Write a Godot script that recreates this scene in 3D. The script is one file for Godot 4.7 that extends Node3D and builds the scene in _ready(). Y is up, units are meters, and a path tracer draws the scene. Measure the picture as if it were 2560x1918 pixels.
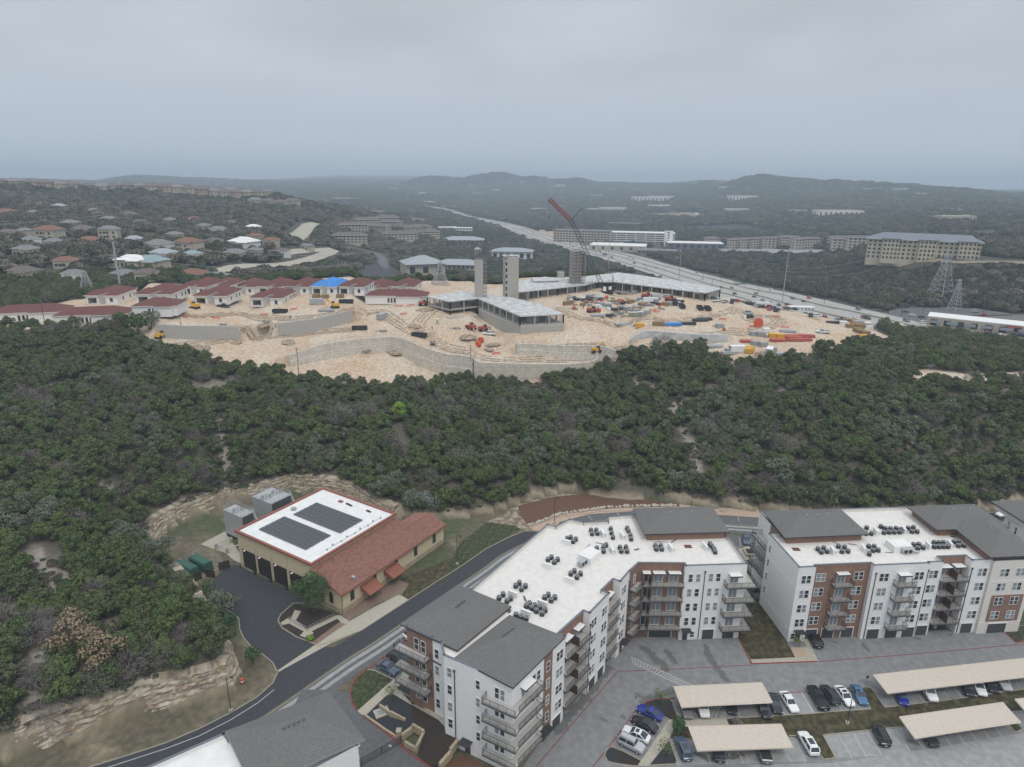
extends Node3D
# A drone's view over a hillside district: apartments and a fire station in front, cedar woodland,
# a building site on the plateau, a freeway valley and hazy hills. Metres; the parking court is y = 0.

const COLUMNS := [[-60, [[100, 5], [170, 14], [230, 24], [290, 33], [345, 35], [420, 30], [520, 44], [650, 54], [850, 58], [1200, 68], [1330, 80], [1700, 55], [4000, 30], [6000, 40], [9000, 60]]],
	[-40, [[100, 5], [170, 13.5], [230, 24], [270, 29], [300, 34], [345, 35], [420, 31], [500, 45], [600, 53], [850, 57], [1200, 67], [1330, 77.5], [1700, 50], [3000, 20], [5000, 58], [6500, 40], [9000, 20]]],
	[-36, [[100, 5], [170, 13], [230, 22.5], [270, 28.5], [300, 34.5], [350, 35], [420, 33], [500, 43.5], [620, 51], [850, 57], [1200, 67], [1300, 78], [1700, 50], [3000, 20], [4800, 80], [6500, 40], [9000, 20]]],
	[-32, [[100, 5], [170, 12], [225, 20.5], [270, 27.5], [300, 34], [350, 35], [430, 35.5], [490, 41], [640, 49], [950, 56], [1200, 66], [1280, 77], [1600, 50], [3000, 20], [4600, 72], [6500, 60], [9000, 40]]],
	[-29, [[100, 5], [170, 12], [225, 19], [270, 26], [300, 33], [350, 34.5], [430, 35], [480, 40], [650, 48], [950, 55], [1180, 62], [1260, 75], [1600, 50], [3000, 20], [5000, 108], [6500, 80], [9000, 40]]],
	[-24, [[100, 5], [180, 11], [225, 18], [265, 24.5], [285, 26.8], [330, 29], [385, 29], [430, 29], [480, 35], [650, 42], [950, 49], [1150, 55], [1230, 74], [1500, 48], [3000, 10], [5200, 95], [6500, 80], [9000, 95]]],
	[-20, [[100, 5], [185, 9.5], [225, 16.5], [258, 20], [286, 22.5], [320, 26], [385, 26.2], [450, 23], [520, 30], [650, 40], [900, 44], [1130, 52], [1200, 66], [1500, 40], [2500, 6], [4500, 70], [6500, 88], [9000, 110]]],
	[-14, [[100, 4], [180, 7], [225, 14], [266, 22], [275, 22], [300, 24], [330, 26.4], [388, 26.8], [445, 19], [560, 14], [640, 10], [800, 14], [950, 23], [1120, 36], [1250, 38], [1600, 12], [2600, 20], [4000, 50], [6000, 96], [9000, 165]]],
	[-10, [[100, 4], [170, 5.5], [215, 12], [266, 21], [275, 21.5], [300, 24.2], [330, 26.4], [390, 26.6], [450, 14], [560, 4], [640, 1], [800, 2], [950, 10], [1150, 20], [1400, 10], [2000, 0], [3000, 20], [4000, 45], [6000, 96], [9000, 170]]],
	[-6, [[100, 4], [165, 5], [210, 11], [250, 15.5], [262, 16.5], [280, 19.5], [320, 24], [392, 25], [450, 11], [560, 0], [640, -3], [900, -6], [1200, -8], [2000, -8], [3000, 12], [4000, 45], [5000, 80], [6000, 105], [9000, 170]]],
	[-3, [[100, 3], [168, 4], [210, 10], [244, 14.6], [256, 17], [266, 20], [340, 23], [402, 23.2], [455, 9], [560, -4], [650, -7], [1000, -13], [1500, -16], [2000, -17], [3000, 0], [3800, 30], [4500, 76], [5000, 104], [6000, 90], [9000, 150]]],
	[0, [[100, 2], [172, 2.5], [210, 9.5], [244, 14.6], [255, 17], [262, 19], [340, 22.5], [408, 22.8], [460, 7], [560, -5], [650, -8], [1000, -14], [1500, -16], [2000, -17], [3000, 0], [3800, 28], [4500, 76], [5000, 98], [6000, 85], [9000, 140]]],
	[8, [[100, 2], [180, 2.5], [215, 11], [257, 17], [262, 20.5], [275, 23], [340, 26.3], [412, 26.4], [465, 7], [580, -6], [700, -11], [900, -14], [1300, -15], [1800, -12], [2600, 2], [3500, 30], [4400, 72], [4800, 90], [6000, 80], [9000, 110]]],
	[12, [[100, 2], [180, 2.5], [215, 12], [250, 20], [270, 26], [285, 28.5], [345, 32], [405, 32], [468, 8], [580, -8], [700, -12], [900, -14], [1250, -13], [1800, -8], [2600, 5], [3500, 35], [4500, 76], [4900, 85], [6500, 90], [9000, 95]]],
	[16, [[100, 2], [182, 2.5], [215, 13], [250, 21], [270, 25], [282, 26.5], [345, 31], [375, 30], [470, 7], [580, -9], [700, -13], [900, -14], [1250, -12], [1600, -8], [2400, 8], [3200, 40], [3800, 78], [4300, 104], [6500, 80], [9000, 90]]],
	[20, [[100, 2], [184, 3], [215, 14], [255, 22], [270, 26], [345, 30.5], [365, 29], [450, 8], [560, -6], [680, -10], [850, -9], [1100, -6], [1500, -3], [2200, 14], [3000, 50], [3500, 112], [4300, 90], [6500, 70], [9000, 80]]],
	[25, [[100, 2], [188, 3], [225, 17], [265, 22], [280, 26], [330, 29], [362, 27], [400, 13], [480, 2], [560, -3], [680, -4], [760, -2], [900, 2], [1000, 4], [1400, 7], [2200, 25], [3000, 56], [3400, 100], [4300, 80], [6500, 60], [9000, 70]]],
	[29, [[100, 2], [193, 3], [230, 18.5], [270, 23.5], [310, 27.5], [352, 26], [390, 14], [430, 9], [500, 4], [580, 2], [680, 10], [760, 17], [900, 16], [1100, 12], [1500, 16], [2200, 32], [2800, 60], [3100, 82], [4300, 70], [6500, 55], [9000, 55]]],
	[33, [[100, 2], [198, 3], [235, 20], [265, 24], [300, 24], [335, 23], [375, 14], [450, 9], [520, 8], [600, 14], [680, 30], [800, 33], [1000, 28], [1500, 26], [2300, 43], [2900, 76], [3600, 70], [6500, 50], [9000, 35]]],
	[37, [[100, 2], [215, 3], [245, 21], [270, 25], [320, 23], [390, 16], [450, 12], [540, 12], [640, 22], [720, 29], [900, 30], [1100, 31], [1500, 32], [2300, 42], [3000, 56], [4500, 50], [6500, 62], [9000, 20]]],
	[41, [[100, 2], [232, 3], [262, 22], [290, 26], [340, 22], [400, 17], [460, 13], [560, 16], [680, 23], [900, 30], [1100, 34], [2000, 43], [3500, 60], [6500, 60], [9000, 10]]],
	[60, [[100, 2], [250, 4], [290, 24], [320, 26], [400, 18], [500, 14], [680, 23], [1100, 34], [2000, 43], [3500, 60], [6500, 60], [9000, 10]]]]
const STEPS := [[[-22.03, 256, 0], [-20.11, 260, 4], [-16.75, 265, 5.5], [-13.7, 268, 6], [-11.03, 271.5, 6], [-9.88, 265.5, 7], [-8.19, 257.5, 8], [-5.97, 251, 8.7], [-3.7, 246.7, 9], [-3.07, 246.3, 7], [1.85, 246.5, 6.3], [5.22, 251, 4.5], [7.73, 257.5, 3.3], [9.39, 262, 0]],
	[[-0.91, 254, 0], [0.45, 255.5, 3.6], [3.96, 256.5, 4.1], [7.86, 259, 4.4], [9.39, 262, 2.5], [10.7, 272, 2.2], [11.44, 277, 2.6], [15.04, 279.5, 2.7], [18.91, 282, 2.6], [20.04, 284, 0]],
	[[-30.07, 288, 0], [-29.33, 288, 4.2], [-26.95, 286.5, 4.6], [-22.76, 289.5, 4.6], [-22.18, 297, 4.6], [-21, 297, 4.6], [-20.48, 289, 4.6], [-17.13, 287, 4.8], [-13.98, 296, 4.6], [-12.78, 298, 0]]]
const YARD := [Vector2(-130, -70), Vector2(-80.1, -82.9), Vector2(-74.2, -86.7), Vector2(-65.3, -91.8), Vector2(-57.2, -95.3), Vector2(-51.7, -98.3), Vector2(-51.7, -101.8), Vector2(-56.3, -108.8), Vector2(-61.7, -115.9), Vector2(-66.9, -122.1), Vector2(-70.1, -126.3), Vector2(-77.1, -133.4), Vector2(-85, -138.2), Vector2(-90.4, -144), Vector2(-92.8, -152.3), Vector2(-90.2, -160.5), Vector2(-84.3, -167), Vector2(-76.4, -170.9), Vector2(-66.5, -177.9), Vector2(-56.4, -176.9), Vector2(-46.9, -172.3), Vector2(-32.9, -162.6), Vector2(-18.6, -161.8), Vector2(-5.8, -166.3), Vector2(3.6, -172.6), Vector2(15, -178.9), Vector2(31.5, -176.1), Vector2(54, -171.8), Vector2(79.7, -168.1), Vector2(105.1, -165.5), Vector2(133.3, -168.2), Vector2(152.4, -173.6), Vector2(185.5, -178.7), Vector2(260, -170), Vector2(260, 60), Vector2(-130, 60)]

const HILLS := [[-500, -4500, 50, 170], [-620, -4600, 26, 130], [-170, -4600, 46, 190], [-60, -4650, 30, 150], [150, -4550, 40, 120], [395, -4400, 42, 150], [1150, -3300, 16, 240], [1500, -2900, 12, 200]]
var M := {}                      # materials
var used := {}                   # names already given
var rng := RandomNumberGenerator.new()
var rough_noise := FastNoiseLite.new()
var patch_noise := FastNoiseLite.new()


class Build:                     # collects faces; corners run anticlockwise seen from outside
	var v := PackedVector3Array()
	var n := PackedVector3Array()
	var c := PackedColorArray()
	var tint := Color(1, 1, 1)
	var tinted := false
	var at := Transform3D()

	func tri(a: Vector3, b: Vector3, d: Vector3) -> void:
		a = at * a
		b = at * b
		d = at * d
		var m := (b - a).cross(d - a).normalized()
		v.append(a); v.append(d); v.append(b)
		n.append(m); n.append(m); n.append(m)
		if tinted:
			c.append(tint); c.append(tint); c.append(tint)

	func tri_n(a: Vector3, b: Vector3, d: Vector3, na: Vector3, nb: Vector3, nd: Vector3) -> void:
		v.append(at * a); v.append(at * d); v.append(at * b)
		n.append((at.basis * na).normalized()); n.append((at.basis * nd).normalized()); n.append((at.basis * nb).normalized())
		if tinted:
			c.append(tint); c.append(tint); c.append(tint)

	func quad(a: Vector3, b: Vector3, d: Vector3, e: Vector3) -> void:
		tri(a, b, d)
		tri(a, d, e)

	func box(mid: Vector3, size: Vector3, turn := 0.0) -> void:
		hexa(mid, size, Vector2(1, 1), turn)

	func hexa(mid: Vector3, size: Vector3, top: Vector2, turn := 0.0, shift := Vector2()) -> void:   # a box whose top is scaled and shifted
		var b := Basis(Vector3.UP, turn)
		var h := size / 2
		var p := []
		for y in [-1, 1]:
			for q in [[-1, 1], [1, 1], [1, -1], [-1, -1]]:
				var k := top if y > 0 else Vector2(1, 1)
				var s := shift if y > 0 else Vector2()
				p.append(mid + b * Vector3(q[0] * h.x * k.x + s.x, y * h.y, q[1] * h.z * k.y + s.y))
		for i in 4:
			var j := (i + 1) % 4
			quad(p[i], p[j], p[j + 4], p[i + 4])
		quad(p[4], p[5], p[6], p[7])
		quad(p[3], p[2], p[1], p[0])

	func beam(a: Vector3, b: Vector3, w: float, h: float) -> void:   # a square bar between two points
		var f := (b - a).normalized()
		var s := f.cross(Vector3.UP)
		if s.length() < 0.01:
			s = Vector3.RIGHT
		s = s.normalized() * w / 2
		var u := s.cross(f).normalized() * h / 2
		var p := []
		for e in [a, b]:
			p.append_array([e - s - u, e + s - u, e + s + u, e - s + u])
		for i in 4:
			var j := (i + 1) % 4
			quad(p[j], p[i], p[i + 4], p[j + 4])
		quad(p[0], p[1], p[2], p[3])
		quad(p[7], p[6], p[5], p[4])

	func tube(a: Vector3, b: Vector3, ra: float, rb: float, k := 8, caps := true) -> void:
		var f := (b - a).normalized()
		var s := f.cross(Vector3.UP if absf(f.y) < 0.95 else Vector3.RIGHT).normalized()
		var u := s.cross(f)
		for i in k:
			var t0 := TAU * i / k
			var t1 := TAU * (i + 1) / k
			var d0 := s * cos(t0) + u * sin(t0)
			var d1 := s * cos(t1) + u * sin(t1)
			tri_n(a + d0 * ra, b + d1 * rb, a + d1 * ra, d0, d1, d1)
			tri_n(a + d0 * ra, b + d0 * rb, b + d1 * rb, d0, d0, d1)
			if caps and k > 3:
				tri(a, a + d0 * ra, a + d1 * ra)
				tri(b, b + d1 * rb, b + d0 * rb)

	func prism(poly: PackedVector2Array, y0: float, y1: float, base := false) -> void:   # plan polygon (x, z) between two heights
		var p := poly.duplicate()
		var area := 0.0
		for i in p.size():
			area += p[i].cross(p[(i + 1) % p.size()])
		if area < 0:
			p.reverse()
		var k := p.size()
		for i in k:
			var a := p[i]
			var b := p[(i + 1) % k]
			quad(Vector3(b.x, y0, b.y), Vector3(a.x, y0, a.y), Vector3(a.x, y1, a.y), Vector3(b.x, y1, b.y))
		lid(p, y1)
		if base:
			lid(p, y0, true)

	func lid(poly: PackedVector2Array, y: float, down := false) -> void:
		var t := Geometry2D.triangulate_polygon(poly)
		for i in range(0, t.size(), 3):
			var a := poly[t[i]]
			var b := poly[t[i + 1]]
			var d := poly[t[i + 2]]
			if ((b - a).cross(d - a) > 0) != down:
				var s := b
				b = d
				d = s
			tri(Vector3(a.x, y, a.y), Vector3(b.x, y, b.y), Vector3(d.x, y, d.y))

	func side(profile: PackedVector2Array, w: float) -> void:   # a profile (x, y) given anticlockwise, pulled from z = -w/2 to w/2
		var k := profile.size()
		for i in k:
			var a := profile[i]
			var b := profile[(i + 1) % k]
			quad(Vector3(a.x, a.y, w / 2), Vector3(a.x, a.y, -w / 2), Vector3(b.x, b.y, -w / 2), Vector3(b.x, b.y, w / 2))
		var t := Geometry2D.triangulate_polygon(profile)
		for i in range(0, t.size(), 3):
			var a := profile[t[i]]
			var b := profile[t[i + 1]]
			var d := profile[t[i + 2]]
			if (b - a).cross(d - a) < 0:
				var s := b
				b = d
				d = s
			tri(Vector3(a.x, a.y, w / 2), Vector3(b.x, b.y, w / 2), Vector3(d.x, d.y, w / 2))
			tri(Vector3(a.x, a.y, -w / 2), Vector3(d.x, d.y, -w / 2), Vector3(b.x, b.y, -w / 2))

	func mesh(m: Material) -> ArrayMesh:
		var arrays := []
		arrays.resize(Mesh.ARRAY_MAX)
		arrays[Mesh.ARRAY_VERTEX] = v
		arrays[Mesh.ARRAY_NORMAL] = n
		if tinted:
			arrays[Mesh.ARRAY_COLOR] = c
		var a := ArrayMesh.new()
		a.add_surface_from_arrays(Mesh.PRIMITIVE_TRIANGLES, arrays)
		a.surface_set_material(0, m)
		return a


func pts(a: Array) -> Array:                      # x, z, x, z ... as points of the ground plan
	var out := []
	for i in range(0, a.size(), 2):
		out.append(Vector2(a[i], a[i + 1]))
	return out

# ---------------------------------------------------------------- naming
func numbered(called: String) -> String:
	var k: int = used.get(called, -1) + 1
	used[called] = k
	return called if k == 0 else "%s_%03d" % [called, k]

func tag(o: Node, label: String, category: String, group := "") -> Node:
	o.set_meta("label", label)
	o.set_meta("category", category)
	if group:
		o.set_meta("group", group)
	return o

func obj(called: String, mesh: Mesh, parent: Node = null, m: Material = null) -> MeshInstance3D:
	var o := MeshInstance3D.new()
	o.mesh = mesh
	if m:
		o.material_override = m
	if parent == null:
		o.name = numbered(called)
		add_child(o, true)
	else:
		o.name = called
		parent.add_child(o, true)
	return o

func thing(called: String, label: String, category: String, at := Vector3.ZERO, turn := 0.0, group := "") -> Node3D:
	var o := Node3D.new()
	o.name = numbered(called)
	o.position = at
	o.rotation.y = turn
	add_child(o, true)
	tag(o, label, category, group)
	return o

func structure(called: String, mesh: Mesh) -> MeshInstance3D:
	var o := obj(called, mesh)
	o.set_meta("kind", "structure")
	return o

func copy(o: Node3D, called: String, at: Vector3, turn := 0.0, label := "", group := "") -> Node3D:
	var r: Node3D = o.duplicate()
	r.name = numbered(called)
	add_child(r, true)
	r.position = at
	r.rotation = Vector3(0, turn, 0)
	r.set_meta("category", o.get_meta("category"))
	r.set_meta("label", label if label else o.get_meta("label"))
	var g: String = group if group else o.get_meta("group", "")
	if g:
		r.set_meta("group", g)
	return r

# ---------------------------------------------------------------- materials
func noise_texture(freq: float, octaves: int, lo: float, hi: float, kind := FastNoiseLite.TYPE_SIMPLEX_SMOOTH, size := 512, sd := 1) -> NoiseTexture2D:
	var t := NoiseTexture2D.new()
	t.width = size
	t.height = size
	t.seamless = true
	var f := FastNoiseLite.new()
	f.noise_type = kind
	f.frequency = freq
	f.fractal_octaves = octaves
	f.seed = sd
	t.noise = f
	var g := Gradient.new()
	g.set_color(0, Color(lo, lo, lo))
	g.set_color(1, Color(hi, hi, hi))
	t.color_ramp = g
	return t

func mat(called: String, r: float, g: float, b: float, rough := 0.85, texture: Texture2D = null, per_metre := 0.25, metal := 0.0) -> StandardMaterial3D:   # colours are linear base colours
	var m := StandardMaterial3D.new()
	m.resource_name = called
	m.albedo_color = Color(r, g, b).linear_to_srgb()
	m.roughness = rough
	m.metallic = metal
	if texture:
		m.albedo_texture = texture
		m.uv1_triplanar = true
		m.uv1_world_triplanar = true
		m.uv1_scale = Vector3.ONE * per_metre
	M[called] = m
	return m

func rows_texture(w: int, h: int, draw: Callable) -> ImageTexture:
	var im := Image.create(w, h, false, Image.FORMAT_RGB8)
	for y in h:
		for x in w:
			im.set_pixel(x, y, draw.call(x, y))
	return ImageTexture.create_from_image(im)

func setup_materials() -> void:
	var fine := noise_texture(0.09, 4, 0.62, 1.0)
	var soft := noise_texture(0.02, 5, 0.85, 1.0)
	var faint := noise_texture(0.015, 6, 0.93, 1.0)
	var blot := noise_texture(0.01, 6, 0.45, 1.0)
	var speck := noise_texture(0.25, 2, 0.4, 1.0)
	M.fine = fine
	M.soft = soft
	M.blot = blot
	M.speck = speck
	var r := RandomNumberGenerator.new()
	r.seed = 5
	# courses of blocks: each block has its own tone, joints are darker mortar
	var tones := []
	for i in 2048:
		tones.append(r.randf_range(0.74, 1.0))
	var block := rows_texture(256, 256, func(x: int, y: int) -> Color:
		var row := y / 16
		var off := (row % 2) * 12 + (row * 7) % 9
		var col := ((x + off) % 256) / 24
		var joint: bool = y % 16 < 2 or (x + off) % 24 < 2
		var t: float = 0.62 if joint else tones[row * 32 + col]
		return Color(t, t * 0.985, t * 0.96))
	var bricks := rows_texture(256, 256, func(x: int, y: int) -> Color:
		var row := y / 8
		var off := (row % 2) * 8
		var col := ((x + off) % 256) / 16
		var joint: bool = y % 8 < 1 or (x + off) % 16 < 1
		var t: float = tones[row * 17 + col]
		return Color(0.95, 0.93, 0.9) * 0.9 if joint else Color(t, t * 0.97, t * 0.95))
	var shingle := rows_texture(256, 256, func(x: int, y: int) -> Color:
		var row := y / 8
		var off := (row * 37) % 50
		var col := ((x + off) % 256) / 12
		var t: float = 0.55 + 0.45 * tones[(row * 23 + col) % 2048]
		if y % 8 < 1:
			t *= 0.7
		return Color(t, t, t))
	# setting
	var gm := mat("ground", 1, 1, 1, 0.95, noise_texture(0.012, 7, 0.7, 1.0, FastNoiseLite.TYPE_SIMPLEX_SMOOTH, 1024, 9), 0.045)
	gm.vertex_color_use_as_albedo = true
	mat("asphalt_dark", 0.048, 0.05, 0.056, 0.9, soft, 0.09)
	mat("asphalt", 0.125, 0.127, 0.13, 0.9, soft, 0.07)
	mat("court", 0.25, 0.25, 0.25, 0.88, soft, 0.05)
	mat("court_pale", 0.34, 0.335, 0.325, 0.88, soft, 0.06)
	mat("concrete", 0.46, 0.42, 0.34, 0.9, soft, 0.15)
	mat("concrete_floor", 0.5, 0.48, 0.44, 0.85, soft, 0.3)
	mat("wood_dark", 0.14, 0.075, 0.05, 0.8, fine, 0.4)
	mat("kerb", 0.5, 0.45, 0.36, 0.9, fine, 0.3)
	mat("kerb_red", 0.42, 0.05, 0.05, 0.8, fine, 0.3)
	mat("paint_white", 0.72, 0.72, 0.7, 0.8, fine, 0.5)
	mat("paint_yellow", 0.55, 0.4, 0.16, 0.8, fine, 0.5)
	mat("paint_red", 0.36, 0.045, 0.05, 0.8, fine, 0.4)
	mat("lawn", 0.115, 0.098, 0.042, 0.95, blot, 0.11)
	mat("lawn_green", 0.085, 0.105, 0.04, 0.95, blot, 0.16)
	mat("mulch", 0.075, 0.055, 0.042, 0.95, speck, 0.25)
	mat("red_mulch", 0.26, 0.135, 0.082, 0.95, speck, 0.22)
	mat("gravel_dark", 0.07, 0.075, 0.082, 0.95, speck, 0.3)
	mat("dirt_pale", 0.47, 0.38, 0.27, 0.95, blot, 0.09)
	mat("paver", 0.27, 0.2, 0.16, 0.9, bricks, 0.3)
	mat("stain", 0.15, 0.147, 0.143, 0.75, soft, 0.2)
	mat("rock", 0.50, 0.40, 0.28, 0.95, blot, 0.12)
	mat("rock_grey", 0.33, 0.285, 0.22, 0.95, blot, 0.2)
	mat("car_white", 0.72, 0.72, 0.71, 0.22)
	mat("car_black", 0.018, 0.018, 0.02, 0.22)
	mat("car_dark", 0.035, 0.037, 0.042, 0.22)
	mat("car_grey", 0.2, 0.19, 0.19, 0.22)
	mat("car_silver", 0.42, 0.43, 0.44, 0.22)
	mat("car_silver_dark", 0.13, 0.14, 0.145, 0.22)
	mat("car_blue", 0.02, 0.035, 0.24, 0.22)
	mat("car_blue_grey", 0.06, 0.14, 0.27, 0.22)
	mat("car_slate", 0.07, 0.10, 0.15, 0.22)
	mat("car_red", 0.35, 0.03, 0.03, 0.22)
	mat("boulder", 0.62, 0.55, 0.45, 0.9, fine, 0.4)
	# buildings
	mat("stucco", 0.80, 0.79, 0.77, 0.85, faint, 0.2)
	mat("stucco_warm", 0.70, 0.66, 0.60, 0.85, faint, 0.2)
	mat("brick", 0.31, 0.195, 0.15, 0.88, bricks, 0.33)
	mat("membrane", 0.71, 0.68, 0.635, 0.75, faint, 0.07)
	mat("membrane_white", 0.76, 0.755, 0.74, 0.6, faint, 0.05)
	mat("coping", 0.13, 0.145, 0.17, 0.6)
	mat("shingle", 0.17, 0.165, 0.158, 0.9, shingle, 0.16)
	mat("glass", 0.035, 0.045, 0.055, 0.08)  # real panes, and also the painted shade in villa shell openings
	mat("glass_pale", 0.22, 0.25, 0.27, 0.12)
	mat("window_frame", 0.72, 0.71, 0.69, 0.6)
	mat("dark_metal", 0.045, 0.045, 0.048, 0.5)
	mat("garage_door", 0.06, 0.06, 0.066, 0.5)
	mat("grey_metal", 0.42, 0.44, 0.46, 0.45, soft, 0.3, 0.3)
	mat("galvanised", 0.48, 0.5, 0.51, 0.45, soft, 0.4, 0.2)
	mat("ac_case", 0.085, 0.088, 0.095, 0.55, fine, 1.0)
	mat("ac_top", 0.3, 0.31, 0.32, 0.5)
	mat("white_box", 0.8, 0.79, 0.77, 0.7, faint, 0.3)
	mat("yellow_stucco", 0.68, 0.585, 0.385, 0.88, soft, 0.14)
	mat("stone_base", 0.58, 0.49, 0.36, 0.9, block, 0.3)
	mat("clay", 0.24, 0.115, 0.085, 0.8, shingle, 0.2)
	mat("clay_trim", 0.3, 0.105, 0.075, 0.7, soft, 0.2)
	mat("rust_metal", 0.30, 0.10, 0.06, 0.5, soft, 0.3)
	mat("brown_door", 0.042, 0.03, 0.025, 0.6, fine, 0.5)
	mat("brown_panel", 0.06, 0.042, 0.034, 0.6, fine, 0.5)
	mat("green_door", 0.03, 0.1, 0.07, 0.6)
	var ct := mat("clay_tile", 0.255, 0.125, 0.093, 0.8)
	ct.vertex_color_use_as_albedo = true
	mat("solar", 0.062, 0.064, 0.072, 0.25)
	mat("solar_line", 0.22, 0.22, 0.23, 0.5)
	mat("green_metal", 0.035, 0.12, 0.085, 0.6, soft, 0.3)
	mat("carport", 0.60, 0.525, 0.445, 0.6, faint, 0.15)
	mat("limestone", 0.82, 0.78, 0.71, 0.92, block, 0.17)
	mat("limestone_big", 0.84, 0.78, 0.69, 0.92, block, 0.22)
	mat("raw_concrete", 0.47, 0.45, 0.41, 0.9, soft, 0.1)
	mat("deck_pale", 0.64, 0.64, 0.63, 0.85, noise_texture(0.014, 6, 0.74, 1.0), 0.03)
	mat("stud", 0.30, 0.30, 0.29, 0.7, soft, 0.4)
	mat("track_dirt", 0.62, 0.475, 0.34, 0.95, blot, 0.1)
	mat("wood", 0.42, 0.28, 0.15, 0.85, fine, 0.4)
	mat("red_roof", 0.16, 0.055, 0.044, 0.85, shingle, 0.18)
	mat("blue_wrap", 0.03, 0.24, 0.66, 0.6, soft, 0.3)
	mat("white_wrap", 0.80, 0.80, 0.80, 0.8, faint, 0.3)
	mat("orange", 0.72, 0.11, 0.035, 0.6, soft, 0.5)
	mat("red_paint", 0.38, 0.07, 0.05, 0.5)
	mat("machine_yellow", 0.66, 0.36, 0.03, 0.5)
	mat("crane_red", 0.22, 0.05, 0.04, 0.6)
	var cl := mat("cloth", 1, 1, 1, 0.9)
	cl.vertex_color_use_as_albedo = true
	mat("cream_wall", 0.66, 0.58, 0.44, 0.9, soft, 0.1)
	mat("blue_roof", 0.2, 0.225, 0.26, 0.6, soft, 0.1)
	mat("lime", 0.42, 0.6, 0.1, 0.6)
	mat("rubber", 0.025, 0.025, 0.025, 0.9)
	mat("black_pipe", 0.025, 0.027, 0.03, 0.6)
	mat("blue_pipe", 0.04, 0.2, 0.5, 0.6)
	mat("pale_steel", 0.4, 0.41, 0.42, 0.5, soft, 0.3)
	mat("freeway", 0.44, 0.42, 0.39, 0.9, soft, 0.01)
	mat("tan_wall", 0.55, 0.49, 0.39, 0.9, soft, 0.1)
	mat("brown_roof", 0.16, 0.13, 0.12, 0.9, soft, 0.1)
	mat("grey_roof", 0.22, 0.22, 0.225, 0.85, soft, 0.1)
	mat("steel_roof", 0.36, 0.39, 0.41, 0.5, soft, 0.06)
	mat("teal_roof", 0.26, 0.35, 0.37, 0.5, soft, 0.1)
	mat("orange_roof", 0.24, 0.115, 0.075, 0.85, soft, 0.1)
	mat("pink_stone", 0.5, 0.36, 0.27, 0.9, soft, 0.1)
	mat("bark", 0.11, 0.09, 0.075, 0.95, fine, 0.6)
	mat("bare_wood", 0.31, 0.275, 0.25, 0.95, fine, 0.6)
	mat("blade", 0.02, 0.022, 0.025, 0.5)
	for i in 4:
		var lm := mat("leaf%d" % i, [0.07, 0.076, 0.092, 0.084][i], [0.108, 0.094, 0.126, 0.102][i], [0.028, 0.032, 0.034, 0.038][i], 0.8)
		lm.vertex_color_use_as_albedo = true
	for k in [["leaf_bright", 0.2, 0.33, 0.03], ["leaf_grey", 0.135, 0.158, 0.098], ["leaf_silver", 0.22, 0.255, 0.235], ["leaf_tan", 0.27, 0.2, 0.125], ["leaf_fresh", 0.05, 0.10, 0.028], ["leaf_many", 1.0, 1.0, 1.0], ["leaf_young", 0.13, 0.16, 0.045]]:
		var lm := mat(k[0], k[1], k[2], k[3], 0.8)
		lm.vertex_color_use_as_albedo = true
	var tw := mat("twig", 0.24, 0.205, 0.19, 0.95)
	tw.vertex_color_use_as_albedo = true

# ---------------------------------------------------------------- terrain
func along(t: Array, x: float) -> float:
	if x <= t[0][0]:
		return t[0][1]
	for i in t.size() - 1:
		if x < t[i + 1][0]:
			return t[i][1] + (t[i + 1][1] - t[i][1]) * (x - t[i][0]) / (t[i + 1][0] - t[i][0])
	return t[-1][1]

func past_yard(x: float, z: float) -> float:      # distance outside the levelled yard, 0 inside it
	var inside := false
	var best := 1e9
	var p := Vector2(x, z)
	for i in YARD.size():
		var a: Vector2 = YARD[i]
		var b: Vector2 = YARD[(i + 1) % YARD.size()]
		if (a.y > z) != (b.y > z) and x < a.x + (z - a.y) * (b.x - a.x) / (b.y - a.y):
			inside = not inside
		best = minf(best, p.distance_squared_to(Geometry2D.get_closest_point_to_segment(p, a, b)))
	return 0.0 if inside else sqrt(best)

func land(x: float, z: float) -> float:           # the height of the ground
	var r := sqrt(x * x + z * z)
	if z > 0:
		return 0.0
	var az := clampf(rad_to_deg(atan2(x, -z)), -59.9, 59.9)
	var i := 0
	while az >= COLUMNS[i + 1][0]:
		i += 1
	var f: float = (az - COLUMNS[i][0]) / (COLUMNS[i + 1][0] - COLUMNS[i][0])
	if r > 1500:
		f = f * f * (3 - 2 * f)
	var h := along(COLUMNS[i][1], r) * (1 - f) + along(COLUMNS[i + 1][1], r) * f
	if r > 240 and r < 420:
		for w in STEPS:
			if az > w[0][0] and az < w[-1][0]:
				var k := 0
				while az > w[k + 1][0]:
					k += 1
				var g: float = (az - w[k][0]) / (w[k + 1][0] - w[k][0])
				var at: float = w[k][1] + (w[k + 1][1] - w[k][1]) * g
				var rise: float = w[k][2] + (w[k + 1][2] - w[k][2]) * g
				h += rise * clampf((r - at) / 0.7, 0, 1)
	if r < 300:
		var d := past_yard(x, z)
		if d < 45:
			h = minf(h, lerpf(3.7, 0.9, smoothstep(-17, -8, az)) + 0.36 * d + 0.015 * d * d) * clampf(d / 1.6, 0, 1)
	if r > 2500:
		for k in HILLS:
			h += k[2] * exp(-((x - k[0]) ** 2 + (z - k[1]) ** 2) / (k[3] * k[3]))
	if r > 420:
		h += rough_noise.get_noise_2d(x, z) * minf(9.0, (r - 420) * 0.006) * (0.3 if absf(az - 3) < 16 and r < 2600 else 1.0)
	return h

func on(x: float, z: float, up := 0.0) -> Vector3:
	return Vector3(x, land(x, z) + up, z)

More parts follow.
